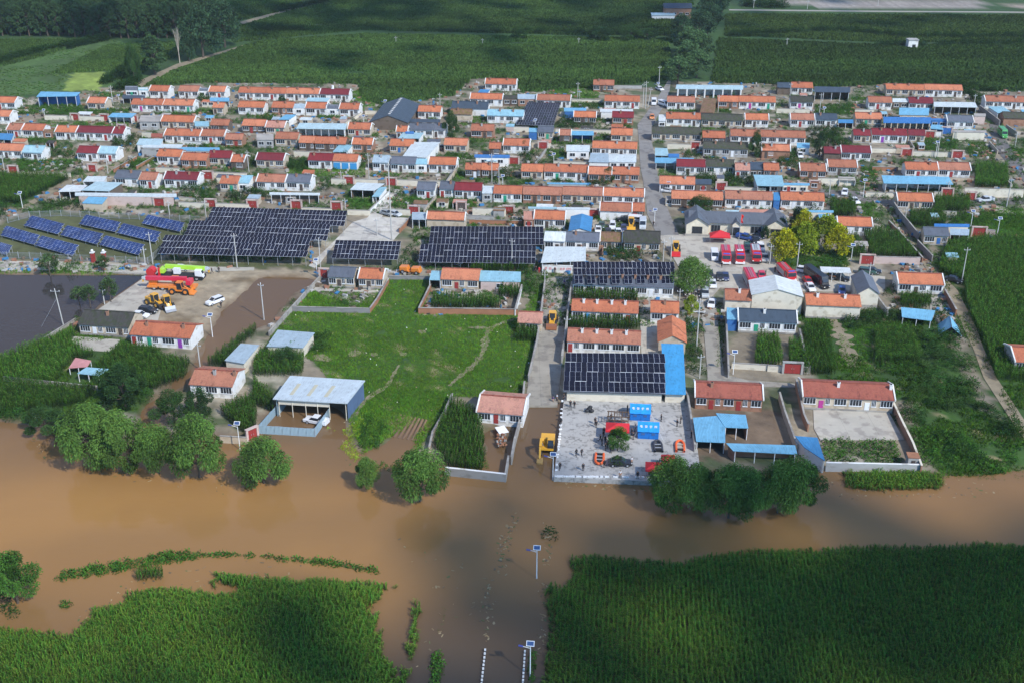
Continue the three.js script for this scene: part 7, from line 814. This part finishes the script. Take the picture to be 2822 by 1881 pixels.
// trodden earth paths across the meadow
function trail(pts, w, label, name = 'footpath') { const c = new THREE.CatmullRomCurve3(pts.map(([x, y]) => P(x, y))), n = Math.max(6, Math.round(c.getLength() / 0.9)), L = [], Rr = []; for (let i = 0; i <= n; i++) { const p = c.getPoint(i / n), d = c.getTangent(i / n), k = w * (0.35 + 0.9 * hash(i, pts.length)) * Math.sin(Math.PI * cl(i / n, 0.08, 0.92)) ** 0.5 / 2; L.push(V3(p.x - d.z * k, 0, p.z + d.x * k)); Rr.push(V3(p.x + d.z * k, 0, p.z - d.x * k)); } slab(name, [...L, ...Rr.reverse()], 0.43, TRACK, label, 'path', 0.2); }
trail([[1440, 872], [1395, 886], [1352, 905], [1338, 932], [1332, 965], [1308, 1002], [1262, 1040], [1238, 1062]], 1.8, 'trodden earth footpath across the right side of the meadow'); trail([[1290, 902], [1330, 903], [1352, 906]], 1.4, 'short side branch of the meadow footpath'); trail([[1100, 1004], [1082, 1034], [1066, 1062], [1030, 1084], [1000, 1110], [980, 1145]], 1.3, 'thin earth footpath curving down towards the livestock shed'); trail([[962, 970], [976, 972], [992, 970]], 3.4, 'bare earth patch in the meadow above the livestock shed', 'bare_patch'); trail([[1026, 980], [1036, 972]], 2.2, 'small bare earth patch right of the larger one', 'bare_patch'); trail([[1104, 972], [1118, 978]], 2, 'small bare earth patch in the middle meadow', 'bare_patch'); trail([[865, 978], [885, 985], [910, 992]], 3, 'bare earth strip above the livestock shed roof', 'bare_patch'); trail([[1155, 918], [1170, 910]], 2.4, 'small bare patch high in the meadow', 'bare_patch');
// crops on the far fields
const forestArea = pxPoly([[-300, 100], [0, 98], [280, 104], [470, 108], [500, 172], [560, 165], [640, 130], [660, 100], [640, 60], [200, 50], [-300, 50]]);
const far = [[[350, 254], [480, 190], [600, 152], [700, 112], [1000, 90], [1850, 104], [1846, 214], [1640, 236], [1440, 248], [1400, 210], [1300, 212], [1250, 258], [1060, 286], [1000, 268], [985, 226], [560, 222], [400, 232]], [[1962, 224], [1980, 102], [2440, 122], [3100, 116], [3300, 250], [2700, 244], [2640, 230], [2430, 226], [2290, 236], [2140, 226]], [[640, 112], [670, 66], [790, 30], [910, 2], [1000, -40], [1930, -40], [1900, 30], [1850, 88], [1600, 92], [1000, 78]], [[2000, 92], [2000, 36], [2850, 39], [3200, 38], [3300, 108], [2440, 112]], [[-400, 106], [250, 106], [120, 150], [-30, 186], [-400, 240]], [[140, 198], [300, 120], [480, 112], [495, 150], [420, 172], [350, 230], [300, 190]], [[-400, 46], [200, 46], [640, 56], [780, 26], [900, -40], [-400, -40]]];
['broad green field directly behind the village, middle', 'broad green field behind the village, right', 'darker field beyond the hedge line, middle', 'striped field along the top right road', 'green field below the dark wood at upper left', 'field corner between the wood and the poplars', 'field beyond the dark wood at top left'].forEach((lab, i) => { const p = pxPoly(far[i], 1.2); scatter('crop_field', cropG, rowsIn(p, 1.55, 1.15, AZ + (i === 3 ? 0.5 : 0), (x, z) => { if (inside(x, z, forestArea)) return 0; const st = fbm(x * 0.006 + i, z * 0.07, 4), st2 = fbm(x * 0.03, z * 0.12 + 9, 3); if (st2 < 0.16) return 0; return [x, GL - 0.25, z, R(0, 6.3), R(0.95, 1.25), R(0.8, 1.1) * (0.8 + 0.4 * st2), (0.5 + 0.9 * st) * R(0.8, 1.2) * (i === 0 || i === 5 ? 1.1 : 0.95), i === 3 ? 1.25 : 1.05 + st2 * 0.2]; }), lab, 'crop field'); });
// hedge lines between the fields
const hedge = (l, n, label, s = 1) => { const sp2 = []; for (let i = 0; i + 1 < l.length; i++) { const a = P(...l[i]), b = P(...l[i + 1]); for (let k = 0; k < n; k++) { const t = rnd(); if (fbm(lerp(a.x, b.x, t) * 0.05, 3, 2) < 0.4) continue; sp2.push([lerp(a.x, b.x, t) + R(-2, 2), GL - 0.2, lerp(a.z, b.z, t) + R(-3, 3), R(0, 6.3), s * R(0.8, 1.6), s * R(0.7, 1.5), R(0.5, 0.8)]); } } scatter('hedgerow', bushG, sp2, label, 'hedge'); };
hedge([[660, 84], [1000, 84], [1400, 88], [1850, 96]], 130, 'dark hedge line across the middle far field', 1.4); hedge([[2000, 98], [2300, 86], [2500, 102], [2850, 104]], 100, 'dark hedge line across the right far field', 1.4); hedge([[2420, 126], [2600, 124], [2850, 122]], 70, 'lower dark hedge strip by the tiny white hut', 1.3); hedge([[-50, 184], [130, 140], [290, 108]], 110, 'dark hedge running diagonally at upper left', 1.5); hedge([[270, 238], [350, 190], [372, 230], [330, 246]], 45, 'dark scrub around the lone trees at upper left', 1.5); hedge([[985, 240], [1060, 282], [1240, 260], [1290, 222], [1400, 222]], 50, 'dark scrub where field meets the houses, middle'); hedge([[2060, 16], [2160, 20]], 30, 'young dark trees along the top right road', 2); hedge([[2140, 234], [2400, 226], [2650, 236], [2740, 250]], 40, 'scrub behind the right houses along the field'); hedge([[2640, 240], [2690, 275]], 30, 'dark bushes between right houses at the field edge', 1.3);
hedge([[660, 56], [800, 24], [900, 3]], 60, 'dark hedge beside the faint track at upper left', 1.3);

// ---------------------------------------------------------------- trees: trunk, limbs and a crown of leaf sprays
function treeProto(o) { // normalised to the size given
  const { h, r, lobes, leaves, col, lw, ll, droop = 0, base: cb = 0.25, narrow = 1, bark = [0.12, 0.09, 0.065] } = o, l = [], ctrs = [];
  for (let i = 0; i < lobes; i++) { const a = i * 2.4 + R(-0.4, 0.4), t = (i + 0.5) / lobes, y = h * lerp(cb + 0.12, 0.86, Math.pow(t, 0.8)), q = r * (o.shape ? o.shape(t) : Math.sin(Math.PI * lerp(0.22, 0.93, t))) * 0.72 * R(0.85, 1.3); ctrs.push([V3(Math.cos(a) * q, y, Math.sin(a) * q), r * R(0.22, 0.46) * (o.shape ? 0.8 + 0.4 * o.shape(t) : 1), R(0.5, 1.35)]); }
  ctrs.push([V3(0, h * 0.86, 0), r * 0.4, 1.1]);
  for (let i = 0; i < leaves; i++) { const [c, s, tone] = pick(ctrs), u = R(-1, 1), a = R(0, 6.283), q = Math.sqrt(1 - u * u), k = Math.pow(rnd(), 0.35), n = V3(q * Math.cos(a), u, q * Math.sin(a)), p = c.clone().addScaledVector(n, s * k * R(0.85, 1.15)); p.y = c.y + n.y * s * k * narrow; if (p.y < h * cb * 0.7) p.y += h * 0.1;
    const d = n.clone().multiplyScalar(1 - droop).add(V3(R(-0.7, 0.7), droop ? -droop * 1.3 : R(-0.5, 0.7), R(-0.7, 0.7))).normalize().multiplyScalar(ll * R(0.7, 1.3)), sd = V3(R(-1, 1), R(-0.5, 0.5), R(-1, 1)).cross(d).normalize(), f = tone * R(0.7, 1.25); l.push([p, d, sd, lw * R(0.8, 1.25), [col[0] * f * R(0.9, 1.15), col[1] * f, col[2] * f]]); }
  const t = new THREE.Group(), tr = [bar(V3(0, -0.9, 0), V3(R(-0.15, 0.15), h * 0.4, R(-0.15, 0.15)), h * 0.024, 8, h * 0.015), bar(V3(0, h * 0.38, 0), V3(0, h * 0.8, 0), h * 0.015, 6, 0.03)];
  ctrs.forEach(([c], i) => tr.push(bar(V3(0, h * lerp(0.22, 0.6, (i % 5) / 5), 0), c, h * 0.009, 5, 0.02)));
  const bm = mat(...bark, { map: tMottle }); part(t, 'trunk', merge(tr), bm); part(t, 'crown', leafG(l).geo(), LEAF); t.userData.h = h; t.userData.r = r; return t;
}
const W1 = { h: 10, r: 4.6, lobes: 17, leaves: 11500, col: [0.082, 0.165, 0.03], lw: 0.14, ll: 0.46, droop: 0.4, base: 0.06 };
const PRO = { willow: [treeProto(W1), treeProto({ ...W1, lobes: 15, col: [0.096, 0.185, 0.034] }), treeProto({ ...W1, lobes: 18, base: 0.16 })], bushy: [treeProto({ h: 8, r: 4.6, lobes: 12, leaves: 9000, col: [0.03, 0.075, 0.02], lw: 0.17, ll: 0.3, base: 0.08 }), treeProto({ h: 8, r: 4.6, lobes: 10, leaves: 8500, col: [0.036, 0.085, 0.02], lw: 0.17, ll: 0.3, base: 0.06 })], round: [treeProto({ h: 9, r: 3.6, lobes: 12, leaves: 9000, col: [0.055, 0.14, 0.02], lw: 0.16, ll: 0.3, base: 0.1 })], yellow: [treeProto({ h: 9, r: 3, lobes: 12, leaves: 3600, col: [0.4, 0.4, 0.015], lw: 0.26, ll: 0.42, base: 0.1, shape: (t) => Math.sin(Math.PI * lerp(0.3, 0.96, t)) }), treeProto({ h: 9, r: 3, lobes: 12, leaves: 3600, col: [0.22, 0.29, 0.018], lw: 0.26, ll: 0.42, base: 0.1, shape: (t) => Math.sin(Math.PI * lerp(0.3, 0.96, t)) })], conifer: [treeProto({ h: 9, r: 2.2, lobes: 12, leaves: 2600, col: [0.018, 0.045, 0.026], lw: 0.16, ll: 0.5, base: 0.05, shape: (t) => 1.15 - t })], poplar: [treeProto({ h: 16, r: 3, lobes: 16, leaves: 4200, col: [0.05, 0.1, 0.036], lw: 0.36, ll: 0.5, base: 0.0, shape: (t) => Math.sin(Math.PI * lerp(0.25, 0.92, t)) }), treeProto({ h: 16, r: 3, lobes: 15, leaves: 3800, col: [0.042, 0.088, 0.034], lw: 0.36, ll: 0.5, base: 0.0 })], young: [treeProto({ h: 6, r: 1.7, lobes: 9, leaves: 1500, col: [0.06, 0.11, 0.035], lw: 0.13, ll: 0.42, droop: 0.3, base: 0.25 })], street: [treeProto({ h: 14, r: 5, lobes: 14, leaves: 3800, col: [0.065, 0.125, 0.045], lw: 0.4, ll: 0.6, droop: 0.3, base: 0.1 }), treeProto({ h: 14, r: 5, lobes: 13, leaves: 3600, col: [0.036, 0.078, 0.034], lw: 0.4, ll: 0.6, base: 0.1 })] };
let tk = 0;
function tree(kind, px, py, h, r, label, y, variant) { const l = PRO[kind], pr = l[(variant ?? tk++) % l.length], p = P(px, py, y ?? GL), c = pr.clone(); c.name = numbered({ willow: 'willow_tree', bushy: 'bushy_tree', round: 'round_tree', yellow: 'elm_tree', conifer: 'conifer_tree', poplar: 'poplar_tree', young: 'young_tree', street: 'roadside_tree' }[kind]); c.position.set(p.x, (y ?? GL) - 0.1, p.z); c.rotation.y = R(0, 6.3); c.scale.set(r / pr.userData.r, h / pr.userData.h, r / pr.userData.r); c.userData = {}; scene.add(c); return tag(c, label, 'tree'); }
for (const a of [['willow', 258, 1282, 13, 5.2, 'left half of the biggest willow clump in the left flood', 0], ['willow', 340, 1296, 12.4, 5, 'right half of the biggest willow clump in the left flood', 0], ['willow', 438, 1304, 10.4, 4, 'slimmer willow between the two big clumps in the left flood', 0], ['willow', 550, 1314, 13, 5, 'big rounded willow at the right end of the left flood group', 0], ['bushy', 345, 1120, 9.5, 5.2, 'dark bushy tree behind the left willows'], ['bushy', 480, 1165, 7, 4.2, 'dark tree left of the tree-ringed house'], ['bushy', 548, 1150, 6.5, 3.2, 'dark tree in front of the tree-ringed house'], ['bushy', 125, 1190, 5.5, 4.6, 'low spreading bushy tree at the left shore', 0], ['bushy', 205, 1195, 5, 4.2, 'low bushy tree next to the big willow clump', 0], ['willow', 728, 1330, 9.2, 5, 'lone round willow in the flood below the pen', 0], ['willow', 1010, 1346, 6.8, 2.1, 'slim willow standing in the flood below the debris', 0], ['willow', 1158, 1380, 10.6, 4.7, 'lone big willow in the flood below the maize yard', 0], ['willow', 1856, 1402, 10.6, 4.4, 'willow partly hiding the front right corner of the square', 0], ['willow', 1916, 1402, 9.4, 3.6, 'second willow from the square along the right flood', 0], ['willow', 2008, 1426, 10.6, 4.3, 'third willow from the square along the right flood', 0], ['willow', 2056, 1428, 10.2, 3.8, 'fourth willow from the square along the right flood', 0], ['willow', 2142, 1412, 10.6, 4, 'fifth willow from the square along the right flood', 0], ['willow', 2190, 1408, 10.8, 4.3, 'rightmost willow in the right flood row', 0], ['round', 48, 1662, 9.6, 3.9, 'fresh green round tree at the lower left frame edge', 0], ['willow', 1900, 806, 9.6, 4.4, 'big willow right of the long solar house'], ['yellow', 2158, 722, 9.6, 3.5, 'yellow-green tree at the front left of the grove', undefined, 0], ['yellow', 2213, 706, 10, 3.7, 'yellow-green tree at the front middle of the grove', undefined, 1], ['yellow', 2210, 668, 10, 2.8, 'yellow-green tree at the back of the grove', undefined, 0], ['yellow', 2272, 690, 10.6, 4, 'darker yellow-green tree at the back right of the grove', undefined, 1], ['yellow', 2306, 706, 9, 3.1, 'yellow-green tree at the front right of the grove', undefined, 0], ['conifer', 2192, 655, 9.5, 2.2, 'dark conifer behind the yellow-green grove'], ['conifer', 2152, 650, 5.5, 1.8, 'small dark conifer behind the front left grove tree'], ['yellow', 2184, 694, 7.5, 2.3, 'low yellow-green tree between the two front grove trees', undefined, 1], ['young', 138, 757, 6.2, 2.3, 'young tree at the pond bank in front of the solar fence'], ['young', 285, 750, 5, 1.7, 'young tree by the right red gate pillar'], ['young', 305, 836, 7.4, 1.9, 'spindly young tree at the right pond bank', 0.1], ['young', 248, 846, 6.2, 1.8, 'young tree in the pond, right of a close pair', 0], ['young', 220, 842, 5.4, 1.8, 'young tree in the pond, left of a close pair', 0], ['bushy', 1245, 378, 9, 3, 'dark tree left of the middle cream-walled yard, row four'], ['poplar', 2258, 432, 9.5, 1.7, 'dark slender poplar in the right part of the village'], ['bushy', 2083, 432, 8.6, 2.6, 'dark round tree beside the long mossy-roofed house'], ['bushy', 1930, 590, 5.6, 4.2, 'low spreading tree behind the left gable of the station', undefined, 1], ['round', 1702, 1240, 5.2, 2.2, 'small tree with people around it in the middle of the square', SQ], ['yellow', 1903, 866, 5.2, 1.6, 'small yellow-green tree by the crowd with white helmets', undefined, 1], ['bushy', 370, 224, 15, 3.6, 'dark lone tree at upper left, left of two'], ['poplar', 427, 205, 18, 5, 'taller lone tree at upper left, right of two'], ['bushy', 1432, 108, 5, 3.8, 'lone round bush in the middle far field'], ['bushy', 1655, 113, 6.6, 6, 'dark spreading tree on the far hedge line, left'], ['bushy', 1738, 113, 7.4, 6.2, 'dark spreading tree on the far hedge line, right'], ['bushy', 1785, 110, 5.4, 5, 'low dark tree at the right end of the far hedge line'], ['street', 1868, 230, 12, 5.8, 'roadside tree nearest the street head, left side', undefined, 0], ['street', 1920, 214, 12.5, 6.2, 'pale green roadside tree nearest the street head, right side', undefined, 0], ['street', 1893, 192, 13, 6.2, 'pale green roadside tree, second rank from the village', undefined, 0], ['street', 1926, 168, 14, 6.8, 'pale green roadside tree, third rank from the village', undefined, 0], ['street', 1896, 150, 13, 6.2, 'roadside tree, fourth rank from the village', undefined, 0], ['street', 1876, 118, 14, 5.6, 'dark roadside tree on the left flank of the avenue', undefined, 1], ['street', 1925, 112, 15, 6.2, 'dark roadside tree in the middle of the avenue', undefined, 1], ['street', 1950, 96, 16, 6.2, 'dark roadside tree on the right flank of the avenue', undefined, 1], ['street', 1955, 70, 20, 6.2, 'tall dark roadside tree near the top of the avenue', undefined, 1], ['street', 1972, 50, 22, 6.2, 'tallest dark roadside tree at the top of the avenue', undefined, 1], ['street', 1990, 34, 20, 5.5, 'dark roadside tree cut by the top of the photo', undefined, 1], ['street', 560, 158, 23, 9, 'huge round dark tree at the right end of the wood', undefined, 1], ['street', 620, 130, 22, 8, 'tall dark tree right of the huge round one', undefined, 1], ['street', 520, 168, 13, 4.5, 'dark tree just right of the bare dead tree', undefined, 1], ['street', 600, 108, 20, 7, 'tall dark tree behind the huge round one', undefined, 1], ['bushy', 778, 300, 5, 2.4, 'round dark tree before the long left row-one houses', undefined, 0], ['bushy', 2108, 660, 4, 1.5, 'dark clipped bush beside the forecourt cars', undefined, 0], ['bushy', 790, 1010, 4.5, 3, 'greyish bush right of the larger blue-grey roof'], ['bushy', 1445, 420, 4, 2, 'dark tree among the middle gardens, row three'], ['bushy', 1680, 500, 4.5, 2.4, 'leafy tree before the middle row-six houses']]) tree(...a);
{ const p = P(495, 174), t = base('dead_tree', p), l = [bar(V3(0, -0.5, 0), V3(0, 6, 0), 0.28, 7, 0.16)]; for (let i = 0; i < 14; i++) { const a = R(0, 6.3), q = R(0.4, 1.3), y = R(4, 6), e = V3(Math.cos(a) * q, R(11, 16), Math.sin(a) * q); l.push(bar(V3(0, y, 0), e, 0.11, 5, 0.03)); for (let k = 0; k < 3; k++) l.push(bar(V3(0, y, 0).lerp(e, R(0.4, 0.9)), e.clone().add(V3(R(-1, 1), R(-0.5, 1), R(-1, 1))), 0.05, 4, 0.015)); } part(t, 'trunk', merge(l), mat(0.36, 0.31, 0.25)); tag(t, 'bare pale dead tree in front of the dark wood', 'tree'); }
{ // the wood at upper left: planted poplars standing as one mass
  const pl = pxPoly([[-300, 108], [0, 100], [280, 106], [470, 110], [500, 100], [640, 100], [620, 72], [200, 62], [-300, 58]]), b = bounds(pl), sp2 = []; for (let x = b.x0; x < b.x1; x += 4.6) for (let z = b.z0; z < b.z1; z += 5.5) { const u = x + R(-0.8, 0.8), v = z + R(-0.8, 0.8); if (inside(u, v, pl)) sp2.push([u, GL - 0.2, v]); }
  for (const k of [0, 1]) { const l = sp2.filter((_, i) => i % 2 === k), pr = PRO.poplar[k]; for (const ch of pr.children) { const m = new THREE.InstancedMesh(ch.geometry, ch.material, l.length); m.castShadow = m.receiveShadow = true; l.forEach(([x, y, z], i) => { const s = R(0.9, 1.1); Q.setFromEuler(E.set(0, hash(i, k) * 6.3, 0)); M4.compose(V3(x, y, z), Q, V3(s * 1.1, 0.95 + 0.2 * hash(i, 7), s * 1.1)); m.setMatrixAt(i, M4); if (ch.name === 'crown') m.setColorAt(i, C3.setScalar(0.75 + 0.35 * hash(i, 3))); }); m.name = numbered(ch.name === 'crown' ? 'poplar_wood' : 'poplar_wood_trunks'); scene.add(m); tag(m, ch.name === 'crown' ? 'dark planted poplar wood at upper left' : 'trunks of the dark poplar wood at upper left', 'wood', 'the poplar wood', 'stuff'); } }
}
{ // tiny white hut and far farm on the fields
  T(1882, 0, 0.4); const a = tp(1576, 330), t = base('field_hut', a); part(t, 'wall', box(4.5, 4, 4, 0, 2, 0), WALL.w); part(t, 'door', box(1.6, 2, 0.1, 0.4, 1, 2.03), BLACK); part(t, 'roof', box(5, 0.25, 4.6, 0, 4.1, 0), WALL.g); tag(t, 'tiny white hut alone in the upper right field', 'hut');
  T(941, 0, 0.4); const b = tp(2310, 118), f = base('far_farmhouse', b); part(f, 'wall', box(14, 5.5, 8, 0, 2.7, 0), WALL.k); part(f, 'roof', loft([[4.4, 5.4], [0, 7.4], [-4.4, 5.4]], 15, 2).translate(-7.5, 0, 0), ROOF.s[0]); for (let i = 0; i < 4; i++) { const [fg, pg] = windowGeo(1.8, 1.2, 2), w = part(f, 'window', fg, FRAME, [-5 + i * 3.3, 2, 4.03]); part(w, 'pane', pg, GLASS); } tag(f, 'dark grey-roofed brick farmhouse beside the avenue, far field', 'farmhouse'); const c = tp(2215, 132), g = base('far_shed', c); part(g, 'wall', box(12, 2.6, 5, 0, 1.3, 0), WALL.w); part(g, 'roof', box(12.6, 0.2, 5.6, 0, 2.7, 0, 0, 0.05), ROOF.c[1]); tag(g, 'low white shed left of the far brick farmhouse', 'shed');
}
part(leafyCar, 'branches', clumpGeo(260, 1.5, 1.1, 0.2, 0.45, [0.05, 0.1, 0.025]).translate(0, 0.75, -0.4), LEAF);
{ const p = zones[14][0].map((v) => V3(cl(v.x, -330, 0), 0, v.z)); scatter('pasture_grass', cropG, rowsIn(p, 2.6, 2.2, 0.5, (x, z) => fbm(x * 0.03, z * 0.06, 4) < 0.42 || inside(x, z, forestArea) || inside(x, z, zones[15][0]) ? 0 : [x, GL - 0.7, z, R(0, 6.3), R(0.9, 1.5), R(0.5, 0.8), R(0.9, 1.5), R(0.9, 1.3)]), 'thin pale green growth on the left pasture before the wood', 'grass'); }
// small plants, bricks, boards and buckets lying about in the yards
{
  const sh2 = []; const yard = zones[0][0], roads = [[1740, 200, 1880, 660], [1815, 640, 2460, 850], [860, 590, 1140, 740]], g = [], clut = [], b = bounds(yard);
  for (let i = 0; i < 42000; i++) { const px = R(-20, 2840), py = R(225, 900), p = P(px, py); if (!zones.slice(1).every(([q, , bb]) => !(p.x > bb.x0 && p.x < bb.x1 && p.z > bb.z0 && p.z < bb.z1) || !inside(p.x, p.z, q)) || roads.some((q) => px > q[0] && px < q[2] && py > q[1] && py < q[3]) || wet(p.x, p.z) > -1.5) continue;
    const v = fbm(p.x * 0.16 + 77, p.z * 0.16, 3); if (v > 0.56 && rnd() < 0.11) { const s = R(0.45, 1.1); sh2.push([p.x, GL - 0.1, p.z, R(0, 6.3), s, s * R(0.7, 1.6), R(0.7, 1.5), R(0.9, 1.2)]); } else if (v > 0.48) { const s = R(0.5, 1.2); g.push([p.x, GL - 0.08, p.z, R(0, 6.3), s, s * R(0.6, 1.2), R(0.7, 1.3), R(0.85, 1.3)]); } else if (i % 3 === 0) clut.push([p.x, p.z]); }
  scatter('yard_weeds', vegG, g, 'weeds and small plants scattered through the village yards', 'weeds');
  scatter('yard_shrubs', bushG, sh2, 'scattered shrubs and fruit bushes between the village houses', 'shrubs');
  const m = new THREE.InstancedMesh(box(1, 1, 1), mat(1, 1, 1, { map: tMottle }), clut.length); m.name = 'yard_clutter'; m.castShadow = m.receiveShadow = true; const cols = [[0.5, 0.46, 0.4], [0.36, 0.17, 0.1], [0.6, 0.58, 0.54], [0.1, 0.08, 0.06], [0.2, 0.15, 0.1], [0.3, 0.28, 0.26], [0.06, 0.25, 0.5], [0.4, 0.2, 0.12]];
  clut.forEach(([x, z], i) => { const sx = R(0.3, 1.6), sy = R(0.12, 0.8), sz = R(0.3, 1.3); Q.setFromEuler(E.set(R(-0.1, 0.1), R(0, 6.3), R(-0.1, 0.1))); M4.compose(V3(x, GL + sy * 0.4, z), Q, V3(sx, sy, sz)); m.setMatrixAt(i, M4); m.setColorAt(i, C3.setRGB(...pick(cols))); }); scene.add(m); tag(m, 'bricks, boards and boxes lying about the village yards', 'clutter', null, 'stuff');
}
{ // furrows of the half drowned ploughed patch
  T(706, 960); const a = [1255, 800], b = [1440, 850], t0 = tp(1340, 740, 0), t = base('ploughed_patch', t0); for (let i = 0; i < 8; i++) { const u = i / 7, p = tp(lerp(1180, 1470, u), lerp(800, 850, u), 0.0), q = tp(lerp(1330, 1560, u), lerp(615, 660, u), 0.1), g = bar(V3(p.x - t0.x, -0.22, p.z - t0.z), V3(q.x - t0.x, 0.12, q.z - t0.z), 0.34, 7); part(t, 'furrow', g, mat(0.28, 0.17, 0.1, { map: tSoil })); } tag(t, 'ploughed earth ridges sinking into the flood beside the meadow', 'furrows', null, 'structure'); }
trail([[2296, 880], [2318, 920], [2336, 965], [2350, 1010]], 4.5, 'bare brown earth strip between the maize beds at right', 'bare_patch');
{ // scum, straw and bits afloat over the drowned road and along the shores
  const l = [], put = (pts, n, w) => { const c = new THREE.CatmullRomCurve3(pts.map(([x, y]) => P(x, y, 0))); for (let i = 0; i < n * 0.6; i++) { const p = c.getPoint(rnd()); l.push([p.x + R(-w, w) * rnd(), p.z + R(-w, w)]); } };
  put([[1420, 1420], [1400, 1470], [1385, 1520], [1372, 1570]], 150, 1.6); put([[1500, 1440], [1510, 1500], [1502, 1560]], 60, 1.2); put([[1345, 1600], [1342, 1680], [1335, 1760]], 90, 1.5); put([[1495, 1600], [1500, 1700], [1490, 1800]], 80, 1); put([[960, 1160], [975, 1220], [1000, 1290], [1020, 1345]], 160, 2.2); put([[80, 1172], [220, 1250], [400, 1300], [620, 1330]], 110, 5); put([[1560, 1335], [1700, 1342], [1820, 1345]], 60, 1); put([[2300, 1350], [2500, 1352], [2750, 1340]], 110, 3); put([[240, 1705], [330, 1640], [560, 1585], [900, 1560]], 110, 3); put([[1150, 1530], [1250, 1620], [1180, 1780]], 60, 5);
  const m = new THREE.InstancedMesh(box(1, 1, 1), mat(1, 1, 1), l.length); m.name = 'floating_debris'; m.castShadow = m.receiveShadow = true; l.forEach(([x, z], i) => { Q.setFromEuler(E.set(0, R(0, 6.3), 0)); M4.compose(V3(x, 0.0, z), Q, V3(R(0.1, 0.7), R(0.03, 0.09), R(0.08, 0.3))); m.setMatrixAt(i, M4); m.setColorAt(i, C3.setRGB(...pick([[0.3, 0.2, 0.09], [0.22, 0.14, 0.07], [0.12, 0.09, 0.05], [0.34, 0.26, 0.14], [0.08, 0.12, 0.03]]))); }); scene.add(m); tag(m, 'straw, scum and small debris floating on the flood', 'debris', null, 'stuff'); }
// rubbish and straw along the shore below the livestock shed
{ T(706, 960); const p = tPoly([[640, 700], [760, 770], [980, 620], [1010, 700], [900, 870], [960, 1000], [900, 1030], [760, 900], [850, 800], [640, 720]], 0.2), l = rowsIn(p, 0.5, 0.45, 0.3, (x, z) => rnd() < 0.85 ? [x, Math.max(0, groundY(x, z)) - 0.02, z, R(0, 6.3), R(0.9, 1.8), R(0.3, 0.9), R(1.2, 2.6), R(1.6, 2.4)] : 0); scatter('straw_debris', grassG, l, 'yellowish straw and rubbish washed up beside the livestock shed', 'debris');
  const t = base('rubble_heap', tp(2255, 860)); for (let i = 0; i < 60; i++) { const m = part(t, 'brick', box(0.5, 0.25, 0.3), i % 3 ? BRICK : STONE, [R(-0.9, 0.9), R(0.05, 0.7), R(-3, 2)]); m.rotation.set(R(0, 3), R(0, 3), R(0, 3)); } part(t, 'sheet', box(2, 0.1, 2.4, 0, 0.8, -3.5, 0.4, 0.1), WHITE); tag(t, 'heap of bricks under a white sheet in the flooded yard', 'rubble');
  T(2118, 560); const q = tp(1670, 1180), k = base('blue_tarpaulin_tent', V3(q.x, GL, q.z), -0.2); const s = new Tri(); s.quad([-3, 0, 2.5], [-2.4, 0, -3.5], [0, 2.6, -3.4], [-0.3, 2.4, 2.6], [0, 0], [6, 0], [6, 3], [0, 3]); s.quad([2.4, 0, 2.2], [2.2, 0, -3.3], [0, 2.6, -3.4], [-0.3, 2.4, 2.6], [0, 0], [6, 0], [6, 3], [0, 3]); part(k, 'tarpaulin', s.geo(), ROOF.u[1]); part(k, 'ridge_pole', bar(V3(-0.3, 2.4, 2.7), V3(0, 2.6, -3.5), 0.06, 5), WOOD); tag(k, 'light blue tarpaulin pitched as a ridge beside the right dirt lane', 'tarpaulin');
  T(1412, 560); const rp = tp(730, 470), rb = base('brick_shed_ruin', rp, -AZ); part(rb, 'wall', merge([box(6, 2, 0.3, 0, 1, -1.8), box(0.3, 2, 3.6, -2.9, 1, 0), box(0.3, 1.6, 3.6, 2.9, 0.8, 0)]), WALL.k); tag(rb, 'roofless low brick shed beside the pale metal canopy', 'ruin');
  T(2118, 960); const wt = base('brick_kiosk', tp(1315, 1075), -AZ); part(wt, 'wall', box(1.9, 2.2, 1.7, 0, 1.1, 0), WALL.g); part(wt, 'roof', box(2.2, 0.2, 2, 0, 2.3, 0), BRICK); part(wt, 'door', box(0.7, 1.6, 0.08, 0, 0.85, 0.88), DOORS.d); tag(wt, 'tiny grey outhouse with brick top in the lower right yard corner', 'outhouse');
}
// ---------------------------------------------------------------- the broken cumulus whose shade lies on the far fields and the lower right
function cloud(px, py, rx, rz, n, high, label) { const c = P(px, py), t = (high - GL) / SUN.y, ctr = c.clone().addScaledVector(SUN, t), m = new THREE.InstancedMesh(new THREE.IcosahedronGeometry(1, 1), mat(0.9, 0.9, 0.9, { roughness: 1 }), n); for (let i = 0; i < n; i++) { const a = R(0, 6.283), q = Math.min(1.5, Math.sqrt(-2 * Math.log(rnd() + 1e-4)) * 0.5), wob = 0.8 + 0.4 * vn(a * 1.6 + 40, 3), s = R(4.5, 8); M4.compose(V3(ctr.x + Math.cos(a) * q * rx * wob, ctr.y + R(0, 1) * 40 * (1.5 - q), ctr.z + Math.sin(a) * q * rz * wob), Q.identity(), V3(s * 1.2, s * 0.8, s)); m.setMatrixAt(i, M4); } m.name = numbered('cloud'); scene.add(m); tag(m, label, 'cloud', null, 'stuff'); }
cloud(2950, 1900, 96, 44, 120, 900, 'small cumulus cloud shading the lower right fields'); cloud(820, 26, 240, 95, 330, 900, 'long cumulus cloud shading the far fields');
scene.fog = new THREE.FogExp2(new THREE.Color(0.62, 0.72, 0.82), 0.00007);
renderer.render(scene, camera);
